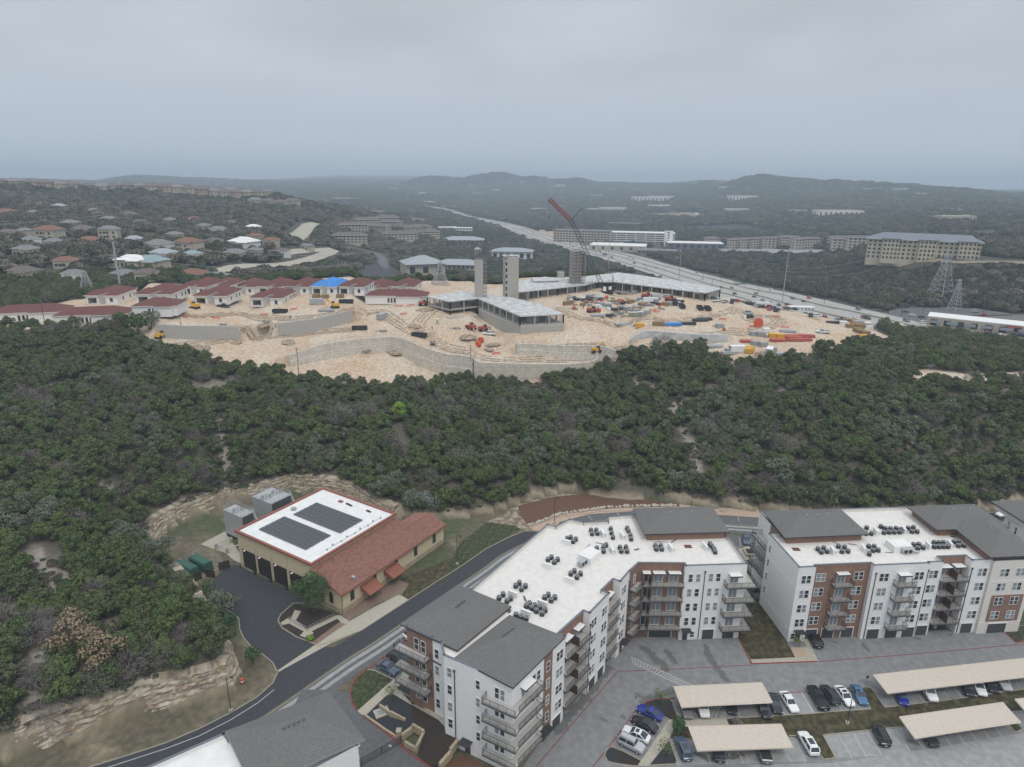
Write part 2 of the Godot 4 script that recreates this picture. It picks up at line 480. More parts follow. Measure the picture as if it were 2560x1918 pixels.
func within(p: Vector2, poly: Array) -> bool:
	return Geometry2D.is_point_in_polygon(p, PackedVector2Array(poly))

func near_line(p: Vector2, line: Array, d: float) -> bool:
	for i in line.size() - 1:
		if p.distance_to(Geometry2D.get_closest_point_to_segment(p, line[i], line[i + 1])) < d:
			return true
	return false


# ---------------------------------------------------------------- the land itself
var SITE := pts([-197.3,-244, -176.2,-244.5, -158,-252.7, -148.5,-250.4, -142.4,-243.8, -137,-242.9, -115.3,-239.2, -108.5,-231.6, -95.9,-235.9, -81.3,-233.7, -57,-231.2, -26.9,-238.3, -15.6,-242.5, 8,-244.1, 34.5,-252.2, 36.7,-256.5, 55.1,-256.1, 78.2,-264.5, 80.2,-247.2, 86.4,-240.7, 99.5,-247.9, 117,-248.3, 123.8,-254.5, 143.3,-263.6, 170.5,-273.1, 170.2,-300.1, 162.9,-334.4, 147.6,-345.8, 121,-372.9, 84.2,-403.3, 41.6,-411.9, -2.3,-408, -44.3,-393.5, -70.8,-385.5, -124.4,-371.7, -154.7,-355.8, -192.8,-332.1, -211.6,-306, -219.9,-274.9, -233.5,-247.1, -207.4,-216.8])
var CLEARING := pts([148,-233, 142.8,-217.5, 154.1,-216.3, 165.6,-219.1, 194.9,-219.3, 210.8,-238.3, 190.4,-231.5, 166.4,-230.1, 156.9,-237])
var LOT := pts([252.7,-454.5, 219.9,-363.7, 239.2,-359.8, 245.2,-300.7, 257.2,-268.8, 383.1,-408.5, 325.3,-405.7, 305.1,-445.6])
var TRACKS := [
	pts([-82.8,-169.3, -84.8,-173.9, -85,-178.3, -88.3,-182.8, -92.3,-190.1, -93.6,-194.7]),
	pts([50.3,-232.5, 53.5,-226.8]),
	pts([57.5,-220.1, 57.6,-213.2, 54.2,-207.9]),
	pts([57.3,-202.3, 58.1,-196.3, 58.3,-190.7, 58.5,-184.3, 57.9,-180.4]),
	pts([-107.1,-155.9, -104.9,-153.3]),
	pts([-104.2,-123.9, -95.9,-117.3, -89.1,-112.4]),
	pts([35.6,-246.4, 45.2,-238.1, 51,-231.4]),
	pts([-84.2,-98.1, -81.6,-89.2, -76.1,-86.9]),
]
var FREEWAY := pts([249.6,-275.8, 236.1,-322.9, 220.3,-380.9, 223.8,-452.7, 226.5,-581.9, 203.8,-730.7, 161.8,-950.2, 78.6,-1232.8, -36.1,-1790.4, -160,-2118.8, -268.2,-2366.5, -334.5,-2498.1])

func ground_colour(x: float, z: float, r: float, az: float) -> Color:
	var n := patch_noise.get_noise_2d(x, z)
	var n2 := rough_noise.get_noise_2d(x * 9.0, z * 9.0)
	var p := Vector2(x, z)
	if r < 262:
		var d := past_yard(x, z)
		if d <= 0:
			return Color(0.16, 0.135, 0.088).lerp(Color(0.10, 0.12, 0.055), clampf(n * 2.2 + 0.3, 0, 1)).lerp(Color(0.34, 0.28, 0.19), clampf(n2 * 2.2 - 0.35, 0, 0.8))
		if d < 2.2:
			return Color(0.42, 0.35, 0.25) * (1 + 0.25 * n2)
	if r > 215 and r < 418 and (within(p, SITE) or within(p, CLEARING)):
		var c := Color(0.70, 0.535, 0.385).lerp(Color(0.75, 0.625, 0.49), clampf(n * 1.6 + 0.4, 0, 1)).lerp(Color(0.62, 0.42, 0.26), clampf(n2 * 1.6 - 0.2, 0, 0.55)).lerp(Color(0.5, 0.4, 0.3), clampf(rough_noise.get_noise_2d(x * 30.0, z * 55.0) * 1.6 - 0.35, 0, 0.45))
		return c
	if r < 400:
		var c := Color(0.135, 0.118, 0.085).lerp(Color(0.31, 0.265, 0.21), clampf(n * 2.0 + n2, 0, 1))
		for t in TRACKS:
			if near_line(p, t, 1.5 + n2 * 1.5):
				c = Color(0.38, 0.335, 0.275)
		return c
	var f := Color(0.06, 0.066, 0.042).lerp(Color(0.12, 0.11, 0.075), clampf(n * 1.5 + 0.3, 0, 1))
	if r < 520 and within(p, LOT):
		return Color(0.2, 0.19, 0.17)
	return f

func build_land() -> void:
	rough_noise.seed = 3
	rough_noise.frequency = 0.006
	rough_noise.fractal_octaves = 4
	patch_noise.seed = 8
	patch_noise.frequency = 0.03
	patch_noise.fractal_octaves = 4
	var radii := PackedFloat32Array([20, 50, 80])
	var r := 95.0
	while r < 9300:
		radii.append(r)
		if r < 240: r += 2.4
		elif r < 262: r += 0.8
		elif r < 300: r += 1.1
		elif r < 420: r += 2.0
		else: r *= 1.017
	var az := PackedFloat32Array()
	var a := -58.0
	while a <= 58.01:
		az.append(a)
		a += 0.26
	var v := PackedVector3Array()
	var c := PackedColorArray()
	for i in radii.size():
		for j in az.size():
			var x := radii[i] * sin(deg_to_rad(az[j]))
			var z := -radii[i] * cos(deg_to_rad(az[j]))
			v.append(Vector3(x, land(x, z) - 0.02, z))
			c.append(ground_colour(x, z, radii[i], az[j]))
	var k := az.size()
	var index := PackedInt32Array()
	for i in radii.size() - 1:
		for j in k - 1:
			var p := i * k + j
			index.append_array([p, p + k, p + 1, p + 1, p + k, p + k + 1])
	var n := PackedVector3Array()
	n.resize(v.size())
	for t in range(0, index.size(), 3):
		var m := (v[index[t + 2]] - v[index[t]]).cross(v[index[t + 1]] - v[index[t]])
		for e in 3:
			n[index[t + e]] += m
	for i in n.size():
		n[i] = n[i].normalized()
		if n[i].y < 0:
			n[i] = -n[i]
	var arrays := []
	arrays.resize(Mesh.ARRAY_MAX)
	arrays[Mesh.ARRAY_VERTEX] = v
	arrays[Mesh.ARRAY_NORMAL] = n
	arrays[Mesh.ARRAY_COLOR] = c
	arrays[Mesh.ARRAY_INDEX] = index
	var mesh := ArrayMesh.new()
	mesh.add_surface_from_arrays(Mesh.PRIMITIVE_TRIANGLES, arrays)
	mesh.surface_set_material(0, M.ground)
	structure("ground", mesh)


# ---------------------------------------------------------------- trees
func leaf_cards(b: Build, lobes: Array, count: int, size: float, r: RandomNumberGenerator, vary := 0.3) -> void:   # leaf sprays through the outer part of every lobe
	b.tinted = true
	var total := 0.0
	for l in lobes:
		total += l[1].x * l[1].x
	for l in lobes:
		var mid: Vector3 = l[0]
		var rad: Vector3 = l[1]
		var tone := r.randf_range(0.82, 1.15)
		for i in int(count * rad.x * rad.x / total):
			var d := Vector3(r.randfn(), r.randfn(), r.randfn()).normalized()
			if d.y < -0.55:
				d.y = -d.y
			var p := mid + d * rad * r.randf_range(0.72, 1.08)
			var up := (d + Vector3(r.randfn(), r.randfn(), r.randfn()) * 0.45).normalized()
			var s := up.cross(Vector3(r.randfn(), r.randfn(), r.randfn())).normalized()
			var t := up.cross(s)
			var w := size * r.randf_range(0.6, 1.3)
			var k := tone * (1 + r.randf_range(-vary, vary))
			b.tint = Color(k * r.randf_range(0.9, 1.1), k, k * r.randf_range(0.85, 1.1))
			b.tri(p - s * w * 0.5, p + t * w * 0.55 + up * w * 0.1, p + s * w * 0.5)
			b.tri(p + s * w * 0.45, p - t * w * 0.5 - up * w * 0.1, p - s * w * 0.55)

func juniper_lobes(r: RandomNumberGenerator, spread: float, height: float) -> Array:
	var lobes := [[Vector3(0, height * 0.55, 0), Vector3(spread * 0.62, height * 0.38, spread * 0.62)]]
	for i in r.randi_range(5, 8):
		var a := TAU * i / 6.5 + r.randf_range(-0.4, 0.4)
		var q := spread * r.randf_range(0.45, 0.75)
		var s := spread * r.randf_range(0.3, 0.48)
		lobes.append([Vector3(cos(a) * q, height * r.randf_range(0.36, 0.72), sin(a) * q), Vector3(s, s * r.randf_range(0.7, 1.0), s)])
	for i in 2:
		var s := spread * r.randf_range(0.25, 0.36)
		lobes.append([Vector3(r.randf_range(-0.3, 0.3) * spread, height * r.randf_range(0.75, 0.86), r.randf_range(-0.3, 0.3) * spread), Vector3(s, s, s)])
	return lobes

func limbs(b: Build, r: RandomNumberGenerator, from: Vector3, dir: Vector3, length: float, rad: float, depth: int, spread := 0.6) -> void:   # a branching trunk
	var to := from + dir * length
	b.tube(from, to, rad, rad * 0.66, 5 if depth > 1 else 3, false)
	if depth == 0:
		return
	for i in r.randi_range(2, 3) + (1 if depth == 1 else 0):
		var d := (dir + Vector3(r.randfn(), r.randfn() * 0.6 + 0.15, r.randfn()) * spread).normalized()
		limbs(b, r, from.lerp(to, r.randf_range(0.6, 1.0)), d, length * r.randf_range(0.55, 0.82), rad * 0.58, depth - 1, spread)

func trunk_mesh(r: RandomNumberGenerator, height: float, spread: float, m: Material, rad := 0.14) -> ArrayMesh:
	var b := Build.new()
	for i in 3:
		var a := TAU * i / 3 + r.randf()
		var mid := Vector3(cos(a) * spread * 0.14, height * 0.28, sin(a) * spread * 0.14)
		b.tube(Vector3(cos(a) * 0.05, -0.5, sin(a) * 0.05), mid, rad, rad * 0.75, 5, false)
		b.tube(mid, Vector3(cos(a) * spread * 0.42, height * 0.62, sin(a) * spread * 0.42), rad * 0.75, rad * 0.3, 5, false)
	return b.mesh(m)

func bare_mesh(r: RandomNumberGenerator, height: float, spread: float) -> ArrayMesh:
	var b := Build.new()
	b.tinted = true
	for i in 4:
		var a := TAU * i / 4 + r.randf()
		limbs(b, r, Vector3(0, -0.4, 0), Vector3(cos(a) * 0.55, 1, sin(a) * 0.55).normalized(), height * 0.36, 0.12, 4, 0.62)
	for i in 420:                                 # the haze of fine twigs that closes a bare crown
		var d := Vector3(r.randfn(), absf(r.randfn()) * 0.8, r.randfn()).normalized()
		var p := Vector3(0, height * 0.42, 0) + d * Vector3(spread, height * 0.55, spread) * r.randf_range(0.55, 1.0)
		var q := p + (d + Vector3(r.randfn(), r.randfn(), r.randfn()) * 0.5).normalized() * r.randf_range(0.4, 0.9)
		var k := r.randf_range(0.75, 1.2)
		b.tint = Color(k, k, k)
		b.tube(p, q, 0.035, 0.02, 3, false)
	return b.mesh(M.twig)

var crowns := []                 # [crown mesh, trunk mesh] of every kind
var bare := []
var oaks := []

func grow(at: Vector3, size: float, kind: String, called: String, label: String, group: String, leaf: Material, r: RandomNumberGenerator) -> Node3D:
	var t := thing(called, label, "tree", at, r.randf() * TAU, group)
	t.scale = Vector3(size, size * r.randf_range(0.88, 1.1), size)
	if kind == "bare":
		obj("crown", bare[r.randi() % bare.size()], t)
		return t
	var set: Array = crowns[r.randi() % crowns.size()] if kind == "juniper" else oaks[r.randi() % oaks.size()]
	obj("crown", set[0], t, leaf)
	obj("trunk", set[1], t)
	return t

func scatter(called: String, label: String, category: String, mesh: Mesh, places: Array, tints: Array) -> void:   # what nobody could count, as one object
	var mm := MultiMesh.new()
	mm.transform_format = MultiMesh.TRANSFORM_3D
	mm.use_colors = true
	mm.mesh = mesh
	mm.instance_count = places.size()
	for i in places.size():
		mm.set_instance_transform(i, places[i])
		mm.set_instance_color(i, tints[i])
	var o := MultiMeshInstance3D.new()
	o.multimesh = mm
	o.name = numbered(called)
	add_child(o, true)
	tag(o, label, category)
	o.set_meta("kind", "stuff")

func build_woods() -> void:
	var r := RandomNumberGenerator.new()
	r.seed = 21
	for i in 7:
		var b := Build.new()
		var h := 5.0
		leaf_cards(b, juniper_lobes(r, 2.7, h), 1500, 0.37, r)
		crowns.append([b.mesh(M.leaf0), trunk_mesh(r, h, 2.4, M.bark)])
	for i in 3:
		var b := Build.new()
		leaf_cards(b, juniper_lobes(r, 3.3, 6.0), 1300, 0.33, r)
		oaks.append([b.mesh(M.leaf_grey), trunk_mesh(r, 6.0, 3.2, M.bark, 0.17)])
	for i in 4:
		bare.append(bare_mesh(r, 5.4, 2.9))
	var spots := []
	# a loose hexagonal scatter over the slopes between the yard and the site
	var step := 3.35
	var z := -85.0
	while z > -460:
		var x := -330.0 + (step / 2 if int(-z / step) % 2 else 0.0)
		while x < 330:
			var p := Vector2(x + r.randf_range(-1.5, 1.5), z + r.randf_range(-1.5, 1.5))
			x += step
			var q := p.length()
			var az := rad_to_deg(atan2(p.x, -p.y))
			if q > 450 or absf(az) > 47 or q < 108:
				continue
			if q < 262 and past_yard(p.x, p.y) < (2.2 if az < -16 else 1.1):
				continue
			if within(p, SITE) or within(p, CLEARING) or within(p, LOT):
				continue
			if q > 345 and az > 13 and az < 30:
				continue
			var clear := false
			for t in TRACKS:
				if near_line(p, t, 1.9):
					clear = true
			var n := patch_noise.get_noise_2d(p.x * 1.3 + 400, p.y * 1.3)
			if clear or n < -0.42:
				continue
			spots.append([q, p])
		z -= step * 0.87
	spots.sort_custom(func(a, b): return a[0] < b[0])
	var far_places := [[], [], [], [], [], [], []]
	var far_tints := [[], [], [], [], [], [], []]
	var far_bare := [[], [], [], []]
	var far_bare_tint := [[], [], [], []]
	var named := 0
	for s in spots:
		var p: Vector2 = s[1]
		var size := r.randf_range(0.55, 1.0) + 0.35 * pow(r.randf(), 3)
		var grey := patch_noise.get_noise_2d(p.x * 0.8, p.y * 0.8 + 900) + r.randf_range(-0.25, 0.25)
		var az := rad_to_deg(atan2(p.x, -p.y))
		var kind := "juniper"
		if grey > 0.38 or (az > 14 and s[0] < 215 and grey > 0.12):
			kind = "oak"
		if r.randf() < 0.03 + 0.12 * clampf(patch_noise.get_noise_2d(p.x * 0.6 + 77, p.y * 0.6) * 2.0 + 0.3, 0, 1):
			kind = "bare"
		var g := on(p.x, p.y, -0.1)
		if named < 290 and s[0] > 110 and absf(az) < 42:
			named += 1
			var zones := [[-33, "in the woodland corner at the far left"], [-27.5, "above the lower left cut bank"], [-19, "behind the grey cooling towers"], [-8, "behind the yellow station"], [4, "above the bare bank right of the station"], [13, "above the red mulch slope"], [23, "above the road behind the middle building"], [90, "behind the right building"]]
			var zi := 0
			while az > zones[zi][0]:
				zi += 1
			var zone: String = zones[zi][1]
			if kind == "juniper":
				var dull: bool = r.randf() < 0.35
				grow(g, size, kind, "juniper_tree", ("dull olive juniper " if dull else "deep green juniper ") + zone, "junipers " + zone, M["leaf%d" % ((1 if dull else 0) + (2 if r.randf() < 0.5 else 0))], r)
			elif kind == "oak":
				grow(g, size * 1.05, kind, "oak_tree", "grey green live oak " + zone, "oaks " + zone, M.leaf_grey, r)
			else:
				grow(g, size, kind, "bare_tree", "leafless grey tree " + zone, "leafless trees " + zone, M.twig, r)
			continue
		var t := Transform3D(Basis(Vector3.UP, r.randf() * TAU).scaled(Vector3(size, size * r.randf_range(0.85, 1.12), size)), g)
		if kind == "bare":
			var w := r.randi() % 4
			far_bare[w].append(t)
			var k := r.randf_range(0.8, 1.15)
			far_bare_tint[w].append(Color(k, k, k))
		else:
			var w := r.randi() % 7
			far_places[w].append(t)
			var c := Color(0.076, 0.116, 0.03) * r.randf_range(0.66, 1.35)
			c = c.lerp(Color(0.115, 0.105, 0.06), r.randf() * 0.55)
			if kind == "oak":
				c = Color(0.128, 0.152, 0.09) * r.randf_range(0.8, 1.15)
			far_tints[w].append(c)
	# low growth between the trees and along the top of the banks
	var ub := Build.new()
	var lobes := []
	for i in 5:
		lobes.append([Vector3(cos(i * 1.25) * 0.5, 0.35, sin(i * 1.25) * 0.5), Vector3(0.5, 0.35, 0.5)])
	leaf_cards(ub, lobes, 150, 0.26, r)
	var low := []
	var low_tint := []
	for i in 26000:
		var q := sqrt(r.randf_range(100.0 * 100, 285.0 * 285))
		var az := deg_to_rad(r.randf_range(-46, 44))
		var p := Vector2(sin(az), -cos(az)) * q
		var d := past_yard(p.x, p.y) if q < 262 else 9.0
		if d < 1.5 or within(p, SITE) or within(p, CLEARING) or patch_noise.get_noise_2d(p.x * 2.0, p.y * 2.0) < -0.1:
			continue
		var k := r.randf_range(0.4, 1.1) * (1.4 if d < 6 else 1.0)
		low.append(Transform3D(Basis(Vector3.UP, r.randf() * TAU).scaled(Vector3(k, k, k)), on(p.x, p.y, -0.08)))
		low_tint.append([Color(0.075, 0.085, 0.04), Color(0.16, 0.14, 0.09), Color(0.13, 0.12, 0.1), Color(0.06, 0.08, 0.034)][r.randi() % 4] * r.randf_range(0.8, 1.2))
	scatter("undergrowth", "low brush and dry grass between the junipers", "undergrowth", ub.mesh(M.leaf_many), low, low_tint)
	for i in 7:
		var m: ArrayMesh = crowns[i][0].duplicate()
		m.surface_set_material(0, M.leaf_many)
		scatter("juniper_woodland", "dense dark green juniper woodland covering the slope below the building site", "woodland", m, far_places[i], far_tints[i])
	for i in 4:
		scatter("bare_thicket", "grey leafless trees scattered through the juniper woodland", "woodland", bare[i], far_bare[i], far_bare_tint[i])

func build_bank() -> void:                        # the cut limestone banks: ledges of rock from the yard up to the wood
	var b := Build.new()
	b.tinted = true
	var n := FastNoiseLite.new()
	n.seed = 31
	n.frequency = 0.31
	n.fractal_octaves = 3
	var pts := []
	for i in range(1, 21):
		var p: Vector2 = YARD[i]
		var q: Vector2 = YARD[i + 1]
		var k := maxi(1, int(p.distance_to(q) / 0.55))
		for e in k:
			pts.append(p.lerp(q, e / float(k)))
	var cols := []
	var rows := 15
	for i in pts.size():
		var d: Vector2 = (pts[mini(i + 4, pts.size() - 1)] - pts[maxi(i - 4, 0)]).normalized()
		var out := Vector2(d.y, -d.x)
		var top := 1.7 + n.get_noise_2d(i * 0.09, 5) * 1.0
		var g := land(pts[i].x + out.x * 2.2, pts[i].y + out.y * 2.2) + 0.2 + 0.5 * n.get_noise_2d(i * 0.15, 300)
		var col := []
		for j in rows + 1:
			var f := j / float(rows)
			var w := n.get_noise_2d(i * 0.9, j * 2.2)
			var ledge: float = [0.0, 0.06, 0.1, 0.3, 0.33, 0.36, 0.52, 0.55, 0.57, 0.6, 0.78, 0.8, 0.83, 0.9, 0.95, 1.0][j] + 0.05 * n.get_noise_2d(i * 0.2, 77)
			var r := top * clampf(ledge, 0, 1) + w * 0.42 - 0.5
			var p: Vector2 = pts[i] + out * r
			col.append(Vector3(p.x, f * g + (0.12 * w if j > 0 and j < rows else 0.0) - 0.05, p.y))
		col.append(Vector3(pts[i].x + out.x * (top + 2.2), land(pts[i].x + out.x * (top + 2.2), pts[i].y + out.y * (top + 2.2)) - 0.3, pts[i].y + out.y * (top + 2.2)))
		cols.append(col)
	for i in cols.size() - 1:
		for j in rows + 1:
			var t := n.get_noise_2d(i * 0.35, j * 26.0) + 0.5 * n.get_noise_2d(i * 2.2, j * 40.0)
			var c := Color(0.62, 0.54, 0.42).lerp(Color(0.36, 0.265, 0.165), clampf(t * 1.5 + 0.35, 0, 1)).lerp(Color(0.24, 0.22, 0.19), clampf(n.get_noise_2d(i * 0.9, j * 13.0 + 400) * 2.2 - 0.2, 0, 0.85))
			b.tint = c
			var q := [cols[i][j], cols[i + 1][j], cols[i + 1][j + 1], cols[i][j + 1]]
			b.quad(q[0], q[1], q[2], q[3])
	var o := structure("rock_bank", b.mesh(M.ground))
	o.set_meta("label", "layered tan limestone cut bank at the edge of the woodland")

func special_trees() -> void:
	var r := RandomNumberGenerator.new()
	r.seed = 5
	for s in [["juniper", -38.9, -210, 1.25, "leaf_bright", "vivid lime green tree in the middle of the dark woodland"], ["bare", -56.7, -200.3, 1.7, "", "large rounded leafless grey tree left of the lime green tree"], ["bare", -49.4, -205.3, 1.5, "", "leafless grey tree touching the lime green tree's left side"], ["bare", -25.8, -193.4, 1.2, "", "single leafless grey tree below and right of the lime green tree"], ["bare", -16.9, -181.1, 1.25, "", "pale leafless tree lowest of those near the lime green tree"], ["bare", 84.4, -186.4, 1.5, "", "grey leafless tree above the brick corner of the right building"],
		["oak", -79.2, -98.6, 1.35, "leaf_tan", "tan brown dead leaved oak in the lower left woodland"], ["oak", -72.4, -95.5, 1.2, "leaf_tan", "smaller tan brown oak touching the dead leaved one"], ["bare", -79.7, -90.3, 1.1, "", "bleached bare tree near the lower left corner"], ["bare", -71.1, -91.3, 1.0, "", "bleached bare tree right of the one near the lower left corner"], ["bare", -75.5, -87.1, 1.2, "", "bleached bare tree on top of the lower left cut bank"], ["oak", 79.8, -177, 1.5, "leaf_grey", "broad pale grey green oak above the gap between the buildings"], ["juniper", -154.6, -250.4, 1.7, "leaf1", "tallest dark tree at the wood's corner in front of the long villa shells"], ["juniper", -148, -250.6, 1.6, "leaf0", "big dark tree hiding part of the half hidden villa"], ["oak", -144, -252.3, 1.3, "leaf_grey", "grey green oak at the bare slope's edge beside the half hidden villa"], ["juniper", 47.3, -251.5, 1.6, "leaf0", "large tree left on the wooded mound below the pipes"], ["oak", 56.2, -250.4, 1.6, "leaf_grey", "grey green oak crowning the wooded mound below the pipes"], ["juniper", 63.5, -250.2, 1.7, "leaf1", "large dark tree in the middle of the wooded mound below the pipes"], ["bare", 60.8, -254.9, 1.6, "", "grey leafless tree on top of the wooded mound below the pipes"], ["juniper", 69.7, -245.4, 1.5, "leaf0", "large tree at the right end of the wooded mound"], ["juniper", 121.8, -248.8, 1.5, "leaf1", "lone tall tree before the red beams of the storage yard"], ["oak", -62.3, -119, 1.2, "leaf_grey", "pale grey oak at the top of the bank beside the apron"]]:
		grow(on(s[1], s[2], -0.1), s[3], s[0], "bare_tree" if s[0] == "bare" else "tree", s[5], "", M[s[4]] if s[4] else M.twig, r)


# ---------------------------------------------------------------- roads, courts, lawns, kerbs and paint
var OUTER := pts([-79.33,-72.56, -74.17,-76.82, -66.74,-80.97, -57.33,-85.65, -49.33,-92.08, -45.1,-96.81, -40.61,-102.78, -36,-108.81, -31.19,-114.38, -22.84,-125.08, -11.48,-139.43, -6.3,-146.62, -0.75,-152.17, 3.86,-155.84, 7.9,-159.91, 13.92,-163.66, 26.13,-167.11, 42.33,-168.23, 59.71,-165.54, 73.61,-163.92, 90.3,-162.11, 110.54,-163.51, 132.56,-167.11, 158.16,-172.6])

func sheet(called: String, poly: Array, y: float, m: String) -> void:
	var b := Build.new()
	b.lid(PackedVector2Array(poly), y)
	structure(called, b.mesh(M[m]))

func sloped(called: String, poly: Array, m: String) -> void:
	var flat := PackedVector2Array()
	for p in poly:
		flat.append(Vector2(p.x, p.z))
	var b := Build.new()
	var t := Geometry2D.triangulate_polygon(flat)
	for i in range(0, t.size(), 3):
		var p := [poly[t[i]], poly[t[i + 1]], poly[t[i + 2]]]
		if (p[1] - p[0]).cross(p[2] - p[0]).y < 0:
			p = [p[0], p[2], p[1]]
		b.tri(p[0], p[1], p[2])
	structure(called, b.mesh(M[m]))

func offset_line(line: Array, d: float) -> Array:
	var out := []
	for i in line.size():
		var a: Vector2 = line[maxi(i - 1, 0)]
		var b: Vector2 = line[mini(i + 1, line.size() - 1)]
		var t := (b - a).normalized()
		out.append(line[i] + Vector2(-t.y, t.x) * d)
	return out

func ribbon(b: Build, line: Array, d0: float, d1: float, y: float) -> void:
	var p := offset_line(line, d0)
	var q := offset_line(line, d1)
	for i in line.size() - 1:
		var k := [Vector3(p[i].x, y, p[i].y), Vector3(p[i + 1].x, y, p[i + 1].y), Vector3(q[i + 1].x, y, q[i + 1].y), Vector3(q[i].x, y, q[i].y)]
		if (k[1] - k[0]).cross(k[2] - k[0]).y < 0:
			k.reverse()
		b.quad(k[0], k[1], k[2], k[3])

func line_mark(called: String, line: Array, w: float, y: float, m: String) -> void:
	var b := Build.new()
	ribbon(b, line, -w / 2, w / 2, y)
	structure(called, b.mesh(M[m]))

func kerb(line: Array, m := "kerb", w := 0.18, h := 0.13) -> void:
	var b := Build.new()
	for i in line.size() - 1:
		var a: Vector2 = line[i]
		var d: Vector2 = line[i + 1] - a
		var mid := a + d / 2
		b.box(Vector3(mid.x, h / 2 - 0.01, mid.y), Vector3(d.length() + w * 0.6, h, w), -atan2(d.y, d.x))
	structure("kerb", b.mesh(M[m]))

func blob(mid: Vector2, rx: float, rz: float, turn: float, sd: int) -> Array:
	var r := RandomNumberGenerator.new()
	r.seed = sd
	var out := []
	for i in 26:
		var a := TAU * i / 26
		var k := r.randf_range(0.62, 1.12)
		out.append(mid + Vector2(cos(a) * rx * k, sin(a) * rz * k).rotated(turn))
	return out

func build_yard() -> void:
	var smooth := Curve2D.new()
	var line := []
	for i in OUTER.size() - 1:
		for k in 4:
			var a: Vector2 = OUTER[maxi(i - 1, 0)]
			var d: Vector2 = OUTER[mini(i + 2, OUTER.size() - 1)]
			line.append(OUTER[i].cubic_interpolate(OUTER[i + 1], a, d, k / 4.0))
	line.append(OUTER[-1])
	var b := Build.new()
	ribbon(b, line, 0.0, 4.6, 0.004)
	structure("road", b.mesh(M.asphalt_dark))
	b = Build.new()
	ribbon(b, line, 4.6, 9.6, 0.004)
	structure("road", b.mesh(M.asphalt))
	b = Build.new()
	ribbon(b, line, 4.95, 5.1, 0.012)
	structure("road_line", b.mesh(M.paint_yellow))
	for k in 2:
		b = Build.new()
		ribbon(b, line, 5.6 + k * 1.7, 6.5 + k * 1.7, 0.009)
		structure("worn_wheel_track", b.mesh(M.court_pale))
	kerb(pts([-79.33,-72.56, -66.74,-80.97, -62.07,-83.22, -57.33,-85.65, -53.19,-88.59, -49.33,-92.08, -45.95,-95.9, -44.34,-99.47, -44.4,-101.88]))
	kerb(pts([-39.17,-109.45, -31.19,-114.38, -22.84,-125.08, -17.66,-131.71, -11.48,-139.43, -6.3,-146.62, -0.75,-152.17, 3.86,-155.84, 7.9,-159.91, 13.92,-163.66, 26.13,-167.11, 42.33,-168.23, 59.71,-165.54, 73.61,-163.92, 90.3,-162.11, 110.54,-163.51, 132.56,-167.11, 158.16,-172.6]))
	line_mark("edge_line", pts([-71.77,-77.49, -64.03,-80.91, -56.76,-84.55, -52.52,-87.13, -48.69,-90.54, -45.41,-94.48, -43.55,-97.74]), 0.14, 0.014, "paint_white")
	# upper parking bays along the road
	sheet("parking_bays", pts([7.9,-159.91, 13.92,-163.66, 26.13,-167.11, 42.33,-168.23, 59.71,-165.54, 73.61,-163.92, 90.3,-162.11, 117.47,-164.16, 114.31,-158.96, 71.55,-158.48, 58.1,-160.27, 38.57,-162.77, 13.58,-158.74]), 0.009, "asphalt")
	for k in 6:
		var p: Array = [pts([21.91,-164.71, 22.84,-162.08]), pts([30.43,-166.72, 30.74,-164.7]), pts([64.5,-164.81, 63.85,-162.04]), pts([71.96,-163.49, 71.23,-160.56]), pts([61.2,-153.54, 59.91,-148.83]), pts([63.94,-153.04, 62.64,-148])][k]
		line_mark("bay_line", p, 0.12, 0.015, "paint_white")
	sheet("parking_bays", pts([58.7,-154.62, 67.23,-154.02, 67,-148.25, 58.93,-148.82]), 0.012, "asphalt")
	# station apron and walk
	sheet("apron", pts([-49.33,-92.08, -45.95,-95.9, -44.34,-99.47, -44.4,-101.88, -39.17,-109.45, -35.67,-109.36, -40.46,-102.29, -44.93,-96.36]), 0.003, "asphalt_dark")
	sheet("apron", pts([-67.16,-138.56, -43.72,-123.96, -48.55,-123.9, -49.71,-118.82, -49.68,-117.37, -47.8,-115.03, -44.2,-112.35, -39.33,-109.99, -44.58,-102.69, -45.85,-104.32, -48.7,-106.71, -52.24,-109.19, -54.73,-111.76, -56.56,-114.45, -58.23,-118.22, -60.9,-120.15, -67.76,-124.15, -69.96,-131.28, -69.63,-136.04, -68.22,-138.55]), 0.006, "asphalt_dark")
	kerb(pts([-67.76,-124.15, -60.9,-120.15, -58.29,-117.97, -56.65,-114.45, -54.73,-111.76, -52.24,-109.19, -48.7,-106.71, -46.27,-104.72, -44.66,-102.38]))
	kerb(pts([-43.72,-123.96, -48.38,-123.38, -49.81,-119.55, -49.68,-117.37, -47.95,-115.03, -44.2,-112.35, -39.33,-109.99]))
	sheet("pavement", pts([-44.58,-102.69, -39.39,-110.21, -33.9,-118.06, -29.84,-122.6, -25.44,-126.89, -22.68,-125.05, -31.19,-114.33, -36.28,-110.68, -44.3,-102.31]), 0.016, "concrete")
	sheet("brick_paving", pts([-40.63,-110.41, -35.57,-118.52, -31.87,-123.09, -27.91,-129.62, -26.44,-132.8, -23.71,-131.1, -25.81,-127.16, -31.07,-122.33, -33.95,-118.3, -39.22,-110.13]), 0.02, "paver")
	sheet("brick_paving", pts([-36.75,-119.49, -31.84,-125.99, -26.44,-132.8, -23.71,-131.1, -27.41,-126.86, -33.33,-121.03, -35.25,-118.53]), 0.024, "paver")
	sheet("planting_bed", pts([-49.71,-118.82, -48.06,-123.38, -39.66,-120.94, -36.62,-119, -35.33,-117.56, -40.69,-110.63, -44.34,-112.79, -48.89,-116.42]), 0.018, "mulch")
